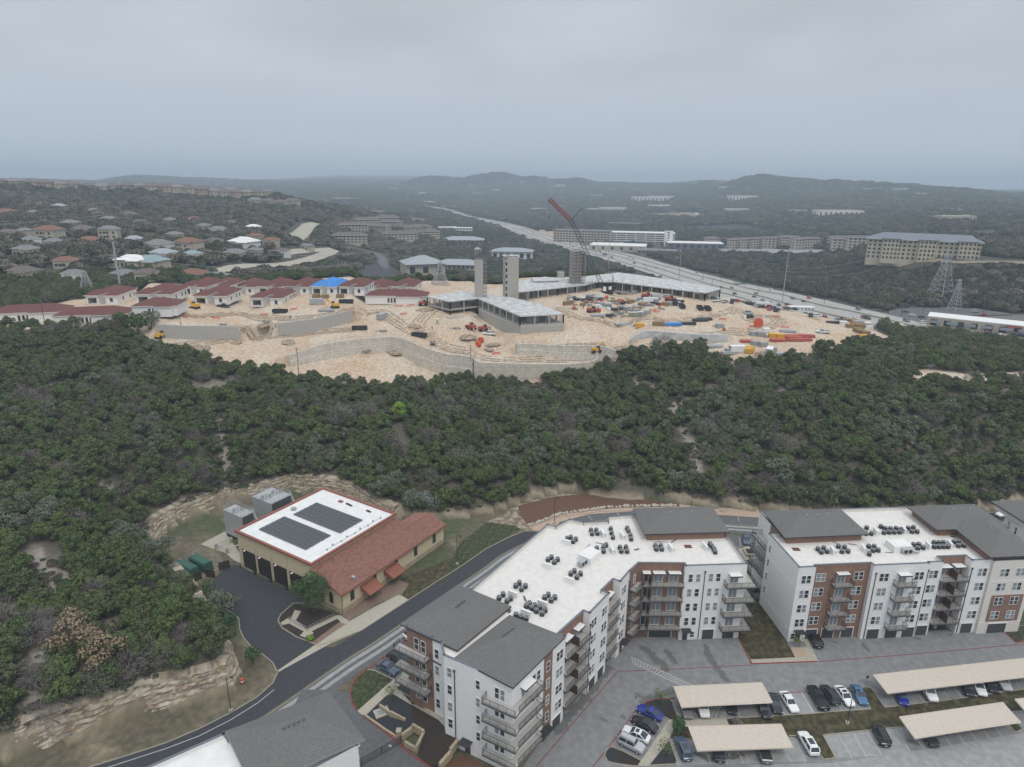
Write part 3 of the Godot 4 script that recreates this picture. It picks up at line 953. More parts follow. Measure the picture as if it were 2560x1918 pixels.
	sheet("walk", pts([-47.27,-121.08, -45.75,-120.69, -45.88,-117.58, -42.64,-114.77, -41.65,-114.28, -40.85,-113.53, -42.13,-112.03, -43.51,-112.75, -43.07,-114, -46.98,-116.51, -48.24,-115.98, -48.92,-116.75, -47.97,-118.21, -47.16,-118.09]), 0.03, "concrete")
	sheet("walk", pts([-42.64,-114.77, -37.98,-119.29, -37.01,-119.57, -33.79,-116.95, -34.28,-116.16, -35.99,-116.92, -37.18,-118.23, -41.58,-114.02]), 0.032, "concrete")
	sheet("cooling_pad", pts([-80.24,-147.68, -76.7,-154.3, -68.55,-143.75, -65.4,-138.59, -68.65,-140.45, -72.18,-143.69]), 0.02, "concrete")
	sheet("lawn", pts([-26.44,-132.8, -11.82,-144.65, -11.39,-138.8, -22.78,-125.05, -24.78,-126.9, -23.71,-131.1]), 0.008, "lawn")
	sheet("lawn", pts([-16.7,-129.74, -13.22,-149.43, -6.85,-160.11, -0.88,-164.3, 2.74,-157.13, -1.91,-151.78, -12.37,-138.74]), 0.01, "lawn_green")
	sheet("dirt_bank", pts([-6.87,-160.51, -2.11,-164.28, 2.05,-173.1, 12.61,-177.98, 24.16,-179.16, 23.06,-177.22, 12.45,-175.14, 2.87,-170.41, 1.59,-166.04, 4.78,-160.31, 7.42,-155.67, 3.9,-155.61, 1.16,-158.66]), 0.012, "dirt_pale")
	sheet("mulch_slope", pts([2.03,-169.95, 12.49,-175.89, 24.07,-178.39, 36.06,-176.52, 49.44,-174.16, 49.48,-170.82, 42.31,-170.95, 32.81,-169.89, 22.91,-168.14, 14.39,-165.84, 8.44,-161.59, 4.74,-158.57, 2.81,-164.37]), 0.016, "red_mulch")
	sheet("mulch_slope", pts([4.73,-158.1, 8.42,-161.18, 14.36,-165.42, 22.86,-167.7, 32.74,-169.45, 49.42,-170.55, 49.4,-173.98, 61.14,-170.15, 77.12,-167.82, 75.57,-163.83, 59.77,-165.64, 35.34,-167.5, 22.19,-165.39, 13.64,-160.87, 11.38,-156.5, 7.42,-155.67]), 0.014, "pink_stone")
	# the driveway and beds left of the middle building
	sheet("driveway", pts([-38.51,-97.81, -32.12,-97.88, -29.31,-96.85, -28.3,-94.58, -26.95,-92.8, -25.66,-91.83, -19.1,-87.42, -17.93,-85.66, -12.62,-81.35, -9.34,-77.63, -26.58,-76.72, -38.81,-77.35]), 0.014, "asphalt")
	sheet("parking_bays", pts([-27.31,-103.07, -24.83,-106.69, -21.45,-111.3, -18.2,-113.47, -15.24,-103.92, -18.91,-101.57, -20.54,-102.46, -22.02,-100.52, -26.1,-102.86]), 0.016, "asphalt")
	kerb(pts([-21.45,-111.3, -23,-108.96, -25.08,-106.2, -26.91,-103.55, -27.88,-102.6, -28.72,-101.22, -29.4,-99.21, -29.23,-96.85, -28.3,-94.58, -27.05,-92.89]), "kerb_red")
	kerb(pts([-25.81,-91.83, -21.36,-88.48, -18.22,-85.65, -15.25,-83.12, -12.62,-81.35, -10.92,-79.77]), "kerb_red", 0.22)
	sheet("lawn", pts([-27.31,-103.07, -26.1,-102.86, -22.02,-100.52, -27.05,-92.89, -28.3,-94.58, -29.23,-96.85, -29.4,-99.21, -28.72,-101.22]), 0.05, "lawn_green")
	kerb(pts([-27.31,-103.07, -26.1,-102.86, -23.87,-101.62, -22.02,-100.52]))
	sheet("walk", pts([-27.03,-92.8, -22.02,-100.52, -20.54,-102.46, -18.97,-101.45, -20.85,-98.44, -22.81,-96.09, -25.17,-92.03, -25.81,-91.83]), 0.06, "concrete")
	sloped("gravel_bed", [Vector3(-25.15, 0.08, -91.95), Vector3(-22.78, 0.1, -95.98), Vector3(-21.63, 0.3, -96.62), Vector3(-20.85, 0.5, -97.68), Vector3(-18.71, 0.6, -100.44), Vector3(-15.73, 1.6, -95.49), Vector3(-17.15, 1.6, -92.43), Vector3(-16.51, 1.3, -88.07), Vector3(-18.15, 0.7, -87.19), Vector3(-19.04, 0.3, -87.12)], "gravel_dark")
	sloped("planting_bed", [Vector3(-17.14, 1.62, -92.41), Vector3(-12.01, 1.95, -88.86), Vector3(-10.84, 2, -87.53), Vector3(-8.65, 2, -85.85), Vector3(-8.2, 1.9, -85.51), Vector3(-9.3, 1.6, -83.37), Vector3(-11.02, 0.9, -80.87), Vector3(-12.62, 0.1, -81.34), Vector3(-15.02, 0.1, -83.54), Vector3(-14.31, 1.2, -87.01), Vector3(-16.5, 1.32, -88.05)], "mulch")
	sloped("walk", [Vector3(-21.66, 0.32, -96.8), Vector3(-20.87, 0.52, -97.77), Vector3(-16.38, 1.9, -93.52), Vector3(-12.65, 2, -91.86), Vector3(-11.08, 2.05, -89.9), Vector3(-10.8, 2.02, -87.42), Vector3(-12.02, 2, -88.9), Vector3(-17.17, 1.66, -92.56)], "concrete")
	sheet("planting_bed", pts([-11.1,-81.36, -9.53,-82.52, -7.4,-84.05, -3.3,-81.44, -2.68,-79.23, -10.85,-79.15]), 0.02, "red_mulch")
	# the parking court
	sheet("court", [Vector2(2.5, -25), Vector2(2.5, -82), Vector2(9, -92.5), Vector2(26, -115), Vector2(48, -115), Vector2(57, -113), Vector2(150, -122), Vector2(150, -25)], 0.0, "court")
	sheet("court_slab", pts([39.11,-82.38, 52.5,-82.84, 61.89,-84.31, 72.81,-86.24, 94.95,-90.51, 82.42,-72.86, 35.66,-72.43]), 0.006, "court_pale")
	sheet("bay_slab", pts([53.88,-88.33, 68.31,-90.29, 66.91,-85.16, 61.89,-84.31, 53.79,-83.83]), 0.006, "court_pale")
	sheet("bay_slab", pts([54,-98.15, 54.45,-93.22, 51.72,-92.96, 51.74,-97.92]), 0.006, "court_pale")
	sheet("bay_slab", pts([27.31,-87.21, 48.27,-88.06, 48.72,-83.1, 27.29,-82.11]), 0.004, "court_pale")
	var stains := [Vector2(27.92, -108.4), Vector2(30.14, -105.56), Vector2(32.41, -108.46), Vector2(39.55, -108.55), Vector2(39.9, -106.24), Vector2(40.86, -103.47), Vector2(41.47, -101.07), Vector2(25.57, -96.58), Vector2(23.38, -96.8), Vector2(20.19, -92.04), Vector2(16.69, -91.32), Vector2(7.95, -89.04), Vector2(11.83, -93.81), Vector2(16.74, -100.91), Vector2(72.38, -111.01), Vector2(84.91, -113.52), Vector2(92.58, -114.63), Vector2(67.11, -112.11), Vector2(35.91, -83.94), Vector2(38.55, -84.37), Vector2(68.57, -87.12), Vector2(74.91, -88.45)]
	var drips := [[pts([40.01,-111.25, 39.8,-108.55, 39.98,-105.82, 40.82,-103.34, 41.04,-101.86, 41.56,-100.42]), 0.75], [pts([31.45,-109.63, 32.13,-108.16, 32.54,-106.43, 32.5,-105.02]), 0.6], [pts([26.68,-110.47, 27.83,-108.99, 29.18,-106.68, 30.23,-104.16, 30.77,-103.08]), 0.9], [pts([23.18,-97.79, 24.47,-96.69, 25.99,-96.83, 26.07,-97.7]), 0.35], [pts([23.39,-94.87, 25.19,-95.6, 27.11,-96.84, 30.07,-98.37, 30.95,-98.89]), 0.8], [pts([72.85,-112.18, 72.74,-110.44, 72.83,-109.12]), 0.4], [pts([30.26,-84.68, 33.22,-83.33, 36.68,-83.75, 38.96,-84.57]), 0.5], [pts([7.88,-87.98, 9.82,-90.96, 11.83,-93.81, 13.87,-96.19, 15.53,-98.66, 18.44,-102.9, 19.94,-104.95]), 0.9]]
	for k in drips.size():
		var b2 := Build.new()
		var w := []
		for e in [0.15, -0.15]:
			var side := []
			var src: Array = drips[k][0]
			for i in src.size() - 1:
				for q in 6:
					side.append(src[i].lerp(src[i + 1], q / 6.0))
			var l := offset_line(side, e)
			for i in l.size():
				l[i] = side[i] + (l[i] - side[i]) / 0.15 * drips[k][1] * (0.35 + rng.randf()) * minf(1.0, (mini(i, l.size() - i) + 1) * 0.3)
			w.append(l)
		for i in w[0].size() - 1:
			var c := [w[0][i], w[0][i + 1], w[1][i + 1], w[1][i]]
			if (c[1] - c[0]).cross(c[2] - c[0]) > 0:
				c.reverse()
			var y := 0.0085 - k * 0.0003
			b2.quad(Vector3(c[0].x, y, c[0].y), Vector3(c[1].x, y, c[1].y), Vector3(c[2].x, y, c[2].y), Vector3(c[3].x, y, c[3].y))
		structure("wet_stain", b2.mesh(M.stain))
	for i in stains.size():
		var p: Vector2 = stains[i]
		sheet("wet_stain", blob(p, [1.0, 0.6, 0.8, 0.3, 0.4][i % 5], [0.4, 0.25, 0.3, 0.8, 0.7][i % 5], [0.6, -0.9, 0.2, 0.35, -0.4][i % 5], i), 0.009 + 0.0004 * i, "stain")
	line_mark("fire_lane_line", pts([3.42,-80.11, 5.54,-83.17, 13.1,-93.1, 20.89,-103.2, 25.27,-103.49, 24.77,-103.41, 31.35,-103.9, 47.56,-105.26]), 0.16, 0.02, "paint_red")
	line_mark("fire_lane_line", pts([60.87,-106.36, 76.51,-108.19, 92.03,-110.16, 103.51,-111.76, 108.19,-112.43]), 0.16, 0.02, "paint_red")
	line_mark("fire_lane_line", pts([13.56,-81.66, 15.99,-84.75, 18.58,-88.09, 22.81,-93.79, 23.9,-94.63]), 0.16, 0.021, "paint_red")
	line_mark("fire_lane_line", pts([48.52,-97.83, 54.52,-98.25, 60.98,-98.98, 65.78,-99.5]), 0.16, 0.02, "paint_red")
	kerb(pts([23.9,-94.63, 25.19,-95.6, 26.95,-96.11, 30.36,-96.44]), "kerb_red")
	# crossing hatch from the entrance to the carports
	var hatch_a := pts([24.25,-107.19, 34.57,-99.69])
	var hatch_b := pts([24.33,-105.34, 32.27,-99.67])
	line_mark("crossing_line", hatch_a, 0.13, 0.022, "paint_white")
	line_mark("crossing_line", hatch_b, 0.13, 0.022, "paint_white")
	for k in 19:
		var f := k / 18.0
		line_mark("crossing_bar", [hatch_a[0].lerp(hatch_a[1], f), hatch_b[0].lerp(hatch_b[1], f)], 0.13, 0.023, "paint_white")
	# islands, beds and lawns of the court
	sheet("gravel_bed", pts([23.9,-94.63, 25.17,-95.48, 26.94,-96.06, 29.57,-96.21, 29.54,-93.76, 27.83,-93.39, 26.45,-93.72]), 0.05, "gravel_dark")
	sheet("planting_bed", pts([26.45,-93.72, 27.83,-93.39, 29.54,-93.76, 29.86,-91.47, 28.13,-91.56, 27.55,-92.12]), 0.052, "mulch")
	kerb(pts([23.9,-94.63, 27.52,-92, 28.13,-91.56]))
	kerb(pts([29.38,-96.21, 29.75,-95.42, 29.87,-91.35, 38.4,-91.9]))
	sheet("walk", pts([20.85,-81.95, 22.66,-81.96, 26.15,-85.85, 28.84,-90.01, 29.68,-89.87, 38.37,-90.4, 38.33,-91.78, 29.86,-91.31, 28.12,-91.51]), 0.06, "concrete")
	sheet("gravel_bed", pts([15.94,-83.15, 15.93,-84.33, 16.95,-85.59, 18.76,-84.76, 17.74,-82.49, 16.53,-82.67]), 0.05, "gravel_dark")
	sheet("planting_bed", pts([18.76,-84.76, 21.55,-83.01, 20.85,-81.95, 17.74,-82.49]), 0.05, "mulch")
	kerb(pts([20.84,-81.85, 17.75,-82.01, 16.13,-82.76, 15.77,-83.74, 16.1,-84.93, 17.04,-85.65, 17.94,-85.46, 21.55,-83.01]))
	sheet("gravel_bed", pts([22.85,-82.1, 26.15,-85.85, 27.29,-87.1, 27.43,-82.68, 26.99,-82.26]), 0.05, "gravel_dark")
	kerb(pts([27.23,-87.21, 27.47,-82.88, 27.09,-82.3, 22.84,-82.02]))
	sheet("lawn", pts([28.83,-89.97, 38.37,-90.4, 38.35,-91.74, 54.43,-93.17, 65.16,-94.34, 65.68,-99.29, 66.82,-99.66, 67.85,-99.44, 67.92,-94.73, 98.59,-99.88, 95.56,-94.73, 89.78,-94.08, 68.34,-90.33, 53.89,-88.44, 53.79,-83.83, 51.79,-83.48, 51.43,-84.7, 50.82,-87.14, 48.26,-88.02, 27.31,-87.21]), 0.04, "lawn")
	kerb(pts([38.33,-91.78, 43.91,-92.3, 54.42,-93.15, 57.5,-93.56, 65.13,-94.3, 65.68,-99.29, 66.82,-99.66, 67.85,-99.44, 67.91,-94.7, 81.3,-96.73, 98.55,-99.83]))
	kerb(pts([68.31,-90.29, 53.87,-88.4, 53.79,-83.83, 52.83,-83.57, 51.79,-83.48, 51.43,-84.7]))
	kerb(pts([47.97,-88.17, 49.19,-88.18, 50.82,-87.14]))
	kerb(pts([27.31,-87.21, 30.79,-87.39]))
	sheet("lawn", pts([87.68,-91.2, 89.28,-91.45, 89.35,-90.12, 87.7,-89.56]), 0.05, "lawn_green")
	kerb(pts([87.56,-91.16, 87.35,-89.55, 87.98,-89.45, 89.41,-90.08]))
	# between the two buildings
	sheet("lawn", pts([47.39,-119.26, 47.94,-106.68, 56.96,-107.44, 57.18,-111.79, 58.53,-124.8, 62.49,-142.52, 58.28,-142.46, 53.87,-136.78]), 0.03, "lawn")
	sheet("walk", pts([47.9,-106.78, 56.99,-107.52, 57.29,-110.44, 60.61,-110.56, 60.69,-113.21, 61.94,-113.63, 61.13,-106.33, 47.74,-105.52]), 0.045, "concrete")
	sheet("planting_bed", pts([57.26,-110.36, 59.56,-110.54, 59.52,-107.84, 57.05,-107.52]), 0.06, "pink_stone")
	sheet("walk", pts([58.56,-147.23, 61.87,-149.14, 65.33,-146.73, 64.11,-142.55, 58.92,-142.47]), 0.045, "concrete")
	kerb(pts([47.54,-117.12, 47.56,-112.25, 47.66,-105.59, 60.85,-106.4]), "kerb_red")
	sheet("planting_bed", pts([105.08,-116.64, 110.51,-117.97, 110.09,-114.25, 104.82,-112.6]), 0.05, "lawn_green")
	kerb(pts([104.81,-116.63, 104.77,-112.52, 109.47,-113.45]), "kerb_red")
	# bay lines
	var bays := [pts([48.99,-97.59, 48.89,-96.12]), pts([51.74,-97.92, 51.77,-93.08]), pts([54.4,-98.2, 54.51,-93.22]), pts([40.84,-93.88, 40.99,-92.15]), pts([49.06,-93.97, 49.1,-92.82]), pts([32.76,-85.21, 32.93,-82.32]), pts([35.47,-85.24, 35.59,-82.42]), pts([38.16,-85.47, 38.23,-82.53]), pts([40.83,-85.6, 40.85,-82.63]), pts([43.41,-85.71, 43.48,-82.81]), pts([46.1,-85.86, 46.12,-82.97]), pts([48.66,-87.96, 48.69,-83.1]), pts([30.02,-85.08, 30.18,-82.37]), pts([56.55,-88.36, 56.56,-83.8]), pts([59.17,-88.82, 59.09,-84.02]), pts([61.77,-89.17, 61.72,-84.37]), pts([64.31,-86.87, 64.26,-84.75]), pts([67.03,-89.88, 66.92,-85.18]), pts([69.55,-87.76, 69.48,-85.57]), pts([71.85,-87.16, 72.02,-86.01]), pts([74.76,-88.77, 74.59,-86.46]), pts([77.29,-89.23, 77.09,-86.88]), pts([79.82,-89.69, 79.63,-87.37]), pts([82.41,-90.26, 82.18,-87.94]), pts([84.85,-90.73, 84.59,-88.45]), pts([54.18,-98.15, 54.41,-93.22]), pts([59.82,-95.76, 59.77,-93.91]), pts([62.47,-96.27, 62.48,-94.27]), pts([67.82,-98.68, 67.87,-94.7]), pts([70.48,-97.34, 70.47,-95.35]), pts([73.11,-97.37, 73.17,-95.62]), pts([75.86,-97.9, 75.75,-95.99]), pts([78.47,-98.18, 78.4,-96.38]), pts([81.06,-98.71, 81,-96.85]), pts([83.63,-99.76, 83.5,-97.25]), pts([86.15,-99.53, 86.12,-97.65]), pts([88.64,-99.56, 88.68,-98.1]), pts([91.31,-100.1, 91.17,-98.53]), pts([93.81,-100.39, 93.79,-99.11]), pts([96.52,-101.47, 96.32,-99.86]), pts([18.32,-87.95, 20,-86.61]), pts([20.04,-90.02, 21.61,-88.95]), pts([21.64,-92.17, 22.42,-91.5]), pts([24.3,-87.59, 24.82,-87.18]), pts([22.71,-85.61, 23.16,-85.31]), pts([25.79,-89.76, 26.25,-89.44])]
	for p in bays:
		line_mark("bay_line", p, 0.11, 0.024, "paint_white")
	for k in 6:
		line_mark("bay_line", [pts([35.56,-92.89, 35.5,-91.75, 36.34,-91.88, 37.27,-92])[mini(k, 3)] + Vector2(maxi(k - 3, 0) * 0.45, 0), pts([36.58,-94.54, 37.48,-94.79, 38.18,-94.68, 38.49,-93.62])[mini(k, 3)] + Vector2(maxi(k - 3, 0) * 0.3, 0)], 0.1, 0.025, "paint_white")


# ---------------------------------------------------------------- pieces of buildings
var cache := {}

func face(a: Vector2, b: Vector2, s: float, h: float, out := 0.0) -> Transform3D:   # a place on a wall seen from outside with a on the left
	var d := (b - a).normalized()
	var n := Vector2(-d.y, d.x)
	var p := a + d * s + n * out
	return Transform3D(Basis(Vector3(d.x, 0, d.y), Vector3.UP, Vector3(n.x, 0, n.y)), Vector3(p.x, h, p.y))

func fix(called: String, mesh: Mesh, root: Node3D, world: Transform3D, parent: Node3D = null) -> MeshInstance3D:
	var o := obj(called, mesh, root)
	o.transform = root.transform.affine_inverse() * world
	return o

func ring(b: Build, w: float, h: float, t: float, deep: float) -> void:
	b.box(Vector3(-w / 2 + t / 2, 0, deep / 2), Vector3(t, h, deep))
	b.box(Vector3(w / 2 - t / 2, 0, deep / 2), Vector3(t, h, deep))
	b.box(Vector3(0, h / 2 - t / 2, deep / 2), Vector3(w - 2 * t, t, deep))
	b.box(Vector3(0, -h / 2 + t / 2, deep / 2), Vector3(w - 2 * t, t, deep))

func window_meshes(w: float, h: float, bars: int, rails: int, pale: bool) -> Array:
	var key := "win%s %s %d %d %s" % [w, h, bars, rails, pale]
	if not cache.has(key):
		var f := Build.new()
		ring(f, w, h, 0.075, 0.07)
		for i in bars:
			f.box(Vector3(-w / 2 + w * (i + 1) / (bars + 1), 0, 0.03), Vector3(0.07, h - 0.15, 0.06))
		for i in rails:
			f.box(Vector3(0, -h / 2 + h * (i + 1) / (rails + 1), 0.032), Vector3(w - 0.15, 0.06, 0.064))
		var p := Build.new()
		p.box(Vector3(0, 0, 0.012), Vector3(w - 0.14, h - 0.14, 0.02))
		cache[key] = [f.mesh(M.window_frame), p.mesh(M.glass_pale if pale else M.glass)]
	return cache[key]

func add_window(root: Node3D, at: Transform3D, w := 1.0, h := 1.9, bars := 0, rails := 1, pale := false, called := "window") -> void:
	var m := window_meshes(w, h, bars, rails, pale)
	var o := fix(called, m[0], root, at)
	obj("pane", m[1], o)

func windows(root: Node3D, a: Vector2, b: Vector2, list: Array, floors: Array, out := 0.0, w := 0.95, h := 1.9) -> void:
	for s in list:
		for k in floors:
			add_window(root, face(a, b, s, 4.5 + 3.4 * k, out), w, h, 0, 1, rng.randf() < 0.4)

func rail(b: Build, pts: Array) -> void:           # a picketed railing along points at floor level
	for i in pts.size() - 1:
		var p: Vector3 = pts[i]
		var q: Vector3 = pts[i + 1]
		b.beam(p + Vector3(0, 1.05, 0), q + Vector3(0, 1.05, 0), 0.06, 0.05)
		b.beam(p + Vector3(0, 0.1, 0), q + Vector3(0, 0.1, 0), 0.04, 0.04)
		var n := int(p.distance_to(q) / 0.16)
		for k in n + 1:
			var e := p.lerp(q, k / float(maxi(n, 1)))
			var t := 0.055 if k % 9 == 0 or k == n else 0.022
			b.box(e + Vector3(0, 0.56, 0), Vector3(t, 1.0, t))

func balcony(root: Node3D, a: Vector2, b: Vector2, s0: float, s1: float, h: float, depth: float, back := 0.0, sides := 3, divider := -1.0) -> void:
	var w := s1 - s0
	var key := "bal%s %s %s %d" % [w, depth, back, sides]
	if not cache.has(key):
		var sl := Build.new()
		sl.box(Vector3(w / 2, -0.14, (depth - back) / 2), Vector3(w, 0.24, depth + back))
		var fl := Build.new()
		fl.box(Vector3(w / 2, 0.0, (depth - back) / 2), Vector3(w - 0.08, 0.05, depth + back - 0.08))
		var r := Build.new()
		var pts := [Vector3(0.06, 0, depth - 0.06), Vector3(w - 0.06, 0, depth - 0.06)]
		if sides & 1:
			pts.push_front(Vector3(0.06, 0, 0.02))
		if sides & 2:
			pts.append(Vector3(w - 0.06, 0, 0.02))
		rail(r, pts)
		cache[key] = [sl.mesh(M.dark_metal), fl.mesh(M.concrete_floor), r.mesh(M.dark_metal)]
	var o := fix("balcony", cache[key][0], root, face(a, b, s0, h))
	obj("balcony_floor", cache[key][1], o)
	obj("railing", cache[key][2], o)
	if divider >= 0:
		var d := Build.new()
		d.box(Vector3(divider, 0.95, (depth - back) / 2), Vector3(0.1, 1.85, (depth + back) * 0.86))
		obj("divider", d.mesh(M.wood_dark), o)

func awning(root: Node3D, a: Vector2, b: Vector2, s: float, h: float, w: float, out := 0.0, deep := 1.15) -> void:
	var key := "awn%s %s" % [w, deep]
	if not cache.has(key):
		var t := Build.new()
		t.box(Vector3(0, 0, deep / 2), Vector3(w, 0.07, deep))
		var f := Build.new()
		f.box(Vector3(0, -0.12, deep + 0.02), Vector3(w + 0.02, 0.26, 0.05))
		for k in [-1, 1]:
			f.box(Vector3(k * (w / 2 - 0.05), -0.13, deep / 2), Vector3(0.06, 0.18, deep))
		cache[key] = [t.mesh(M.white_box), f.mesh(M.dark_metal)]
	var o := fix("awning", cache[key][0], root, face(a, b, s, h, out))
	obj("awning_frame", cache[key][1], o)

func garage(root: Node3D, a: Vector2, b: Vector2, s: float, w: float, out := 0.0) -> void:
	var key := "gar%s" % w
	if not cache.has(key):
		var d := Build.new()
		for k in 4:
			d.box(Vector3(0, 0.3 + k * 0.58, 0.01), Vector3(w, 0.555, 0.05))
		var f := Build.new()
		f.box(Vector3(0, 2.42, 0.03), Vector3(w + 0.3, 0.15, 0.14))
		for k in [-1, 1]:
			f.box(Vector3(k * (w / 2 + 0.08), 1.17, 0.03), Vector3(0.14, 2.34, 0.14))
		cache[key] = [d.mesh(M.garage_door), f.mesh(M.stucco)]
	var o := fix("garage_door", cache[key][0], root, face(a, b, s, 0, out))
	obj("garage_frame", cache[key][1], o)

func entry(root: Node3D, a: Vector2, b: Vector2, s: float, out := 0.0) -> void:
	if not cache.has("entry"):
		var d := Build.new()
		d.box(Vector3(0, 1.1, 0.02), Vector3(1.05, 2.2, 0.06))
		var c := Build.new()
		c.box(Vector3(0, 2.75, 0.75), Vector3(2.0, 0.1, 1.5))
		for k in 5:
			c.box(Vector3(-0.9 + k * 0.45, 2.85, 0.75), Vector3(0.07, 0.12, 1.5))
		cache["entry"] = [d.mesh(M.garage_door), c.mesh(M.dark_metal)]
	fix("door", cache["entry"][0], root, face(a, b, s, 0, out))
	fix("door_canopy", cache["entry"][1], root, face(a, b, s, 0, out))

func downspout(root: Node3D, a: Vector2, b: Vector2, s: float, y0: float, y1: float, out := 0.0) -> void:
	var d := Build.new()
	d.box(Vector3(0, (y0 + y1) / 2, 0.08), Vector3(0.12, y1 - y0, 0.12))
	d.hexa(Vector3(0, y1 + 0.1, 0.13), Vector3(0.22, 0.3, 0.24), Vector2(1.5, 1.3))
	fix("downspout", d.mesh(M.dark_metal), root, face(a, b, s, 0, out))

func walls_of(root: Node3D, run: Array, top: float, deck: float, roof_m: String, coping_m := "coping", low := 0.0) -> void:
	# run: [corner, material of the wall that starts there]; seen from outside each wall goes left to right
	var by := {}
	var cop := Build.new()
	var inner := Build.new()
	var plan := PackedVector2Array()
	var k := run.size()
	for i in k:
		plan.append(run[i][0])
		var a: Vector2 = run[i][0]
		var b: Vector2 = run[(i + 1) % k][0]
		if not by.has(run[i][1]):
			by[run[i][1]] = Build.new()
		by[run[i][1]].quad(Vector3(a.x, low, a.y), Vector3(b.x, low, b.y), Vector3(b.x, top, b.y), Vector3(a.x, top, a.y))
		var d := (b - a).normalized()
		var n := Vector2(-d.y, d.x)
		var pa := a - n * 0.28
		var pb := b - n * 0.28
		inner.quad(Vector3(pb.x, deck - 0.1, pb.y), Vector3(pa.x, deck - 0.1, pa.y), Vector3(pa.x, top, pa.y), Vector3(pb.x, top, pb.y))
		var mid := (a + b) / 2 - n * 0.13
		cop.box(Vector3(mid.x, top + 0.03, mid.y), Vector3(a.distance_to(b) + 0.3, 0.09, 0.36), -atan2(d.y, d.x))
	for m in by:
		fix("brick_wall" if m == "brick" else "wall", by[m].mesh(M[m]), root, Transform3D())
	var roof := Build.new()
	roof.lid(plan, deck)
	var o := fix("flat_roof", roof.mesh(M[roof_m]), root, Transform3D())
	obj("parapet", inner.mesh(M[roof_m]), o)
	obj("coping", cop.mesh(M[coping_m]), o)

func inset(c: Array, d: float) -> Array:
	var mid := Vector2()
	for p in c:
		mid += p / c.size()
	var out := []
	for p in c:
		out.append(p + (mid - p).normalized() * d * 1.4)
	return out

func hip(root: Node3D, c: Array, eave: float, rise: float, m := "shingle", thick := 0.28, called := "hip_roof", vents := 0, trim := "dark_metal") -> void:
	var q := c.duplicate()
	if q[0].distance_to(q[1]) < q[1].distance_to(q[2]):
		q = [c[1], c[2], c[3], c[0]]
	var area := 0.0
	for i in 4:
		area += q[i].cross(q[(i + 1) % 4])
	if area < 0:
		q = [q[1], q[0], q[3], q[2]]
	var half: float = q[1].distance_to(q[2]) / 2
	var dir: Vector2 = (q[1] - q[0]).normalized()
	var r0: Vector2 = (q[0] + q[3]) / 2 + dir * half
	var r1: Vector2 = (q[1] + q[2]) / 2 - dir * half
	if (r1 - r0).dot(dir) < 0.4:
		r0 = (r0 + r1) / 2 - dir * 0.2
		r1 = r0 + dir * 0.4
	var v := func(p: Vector2, y: float) -> Vector3: return Vector3(p.x, y, p.y)
	var b := Build.new()
	var y := eave + rise
	b.quad(v.call(q[1], eave), v.call(q[0], eave), v.call(r0, y), v.call(r1, y))
	b.tri(v.call(q[2], eave), v.call(q[1], eave), v.call(r1, y))
	b.quad(v.call(q[3], eave), v.call(q[2], eave), v.call(r1, y), v.call(r0, y))
	b.tri(v.call(q[0], eave), v.call(q[3], eave), v.call(r0, y))
	var o := fix(called, b.mesh(M[m]), root, Transform3D())
	var f := Build.new()
	f.prism(PackedVector2Array(q), eave - thick, eave - 0.01, true)
	obj("fascia", f.mesh(M[trim]), o)
	for k in vents:
		var p: Vector2 = r0.lerp(r1, (k + 0.5) / vents) + Vector2(-dir.y, dir.x) * 0.7
		var t := Build.new()
		t.hexa(Vector3(p.x, y - 0.25, p.y), Vector3(0.34, 0.4, 0.34), Vector2(0.7, 0.7))
		obj("roof_vent", t.mesh(M.ac_top if vents < 4 else M.shingle), o)

func block(root: Node3D, c: Array, y0: float, y1: float, m: String, called := "wall") -> void:
	var b := Build.new()
	b.prism(PackedVector2Array(c), y0, y1)
	fix(called, b.mesh(M[m]), root, Transform3D())

func ground_thing(called: String, label: String, category: String, at: Vector2, group := "", y := 0.0) -> Node3D:
	return thing(called, label, category, Vector3(at.x, y, at.y), 0.0, group)

# ---------------------------------------------------------------- the apartment buildings
var ALL := [0, 1, 2, 3]

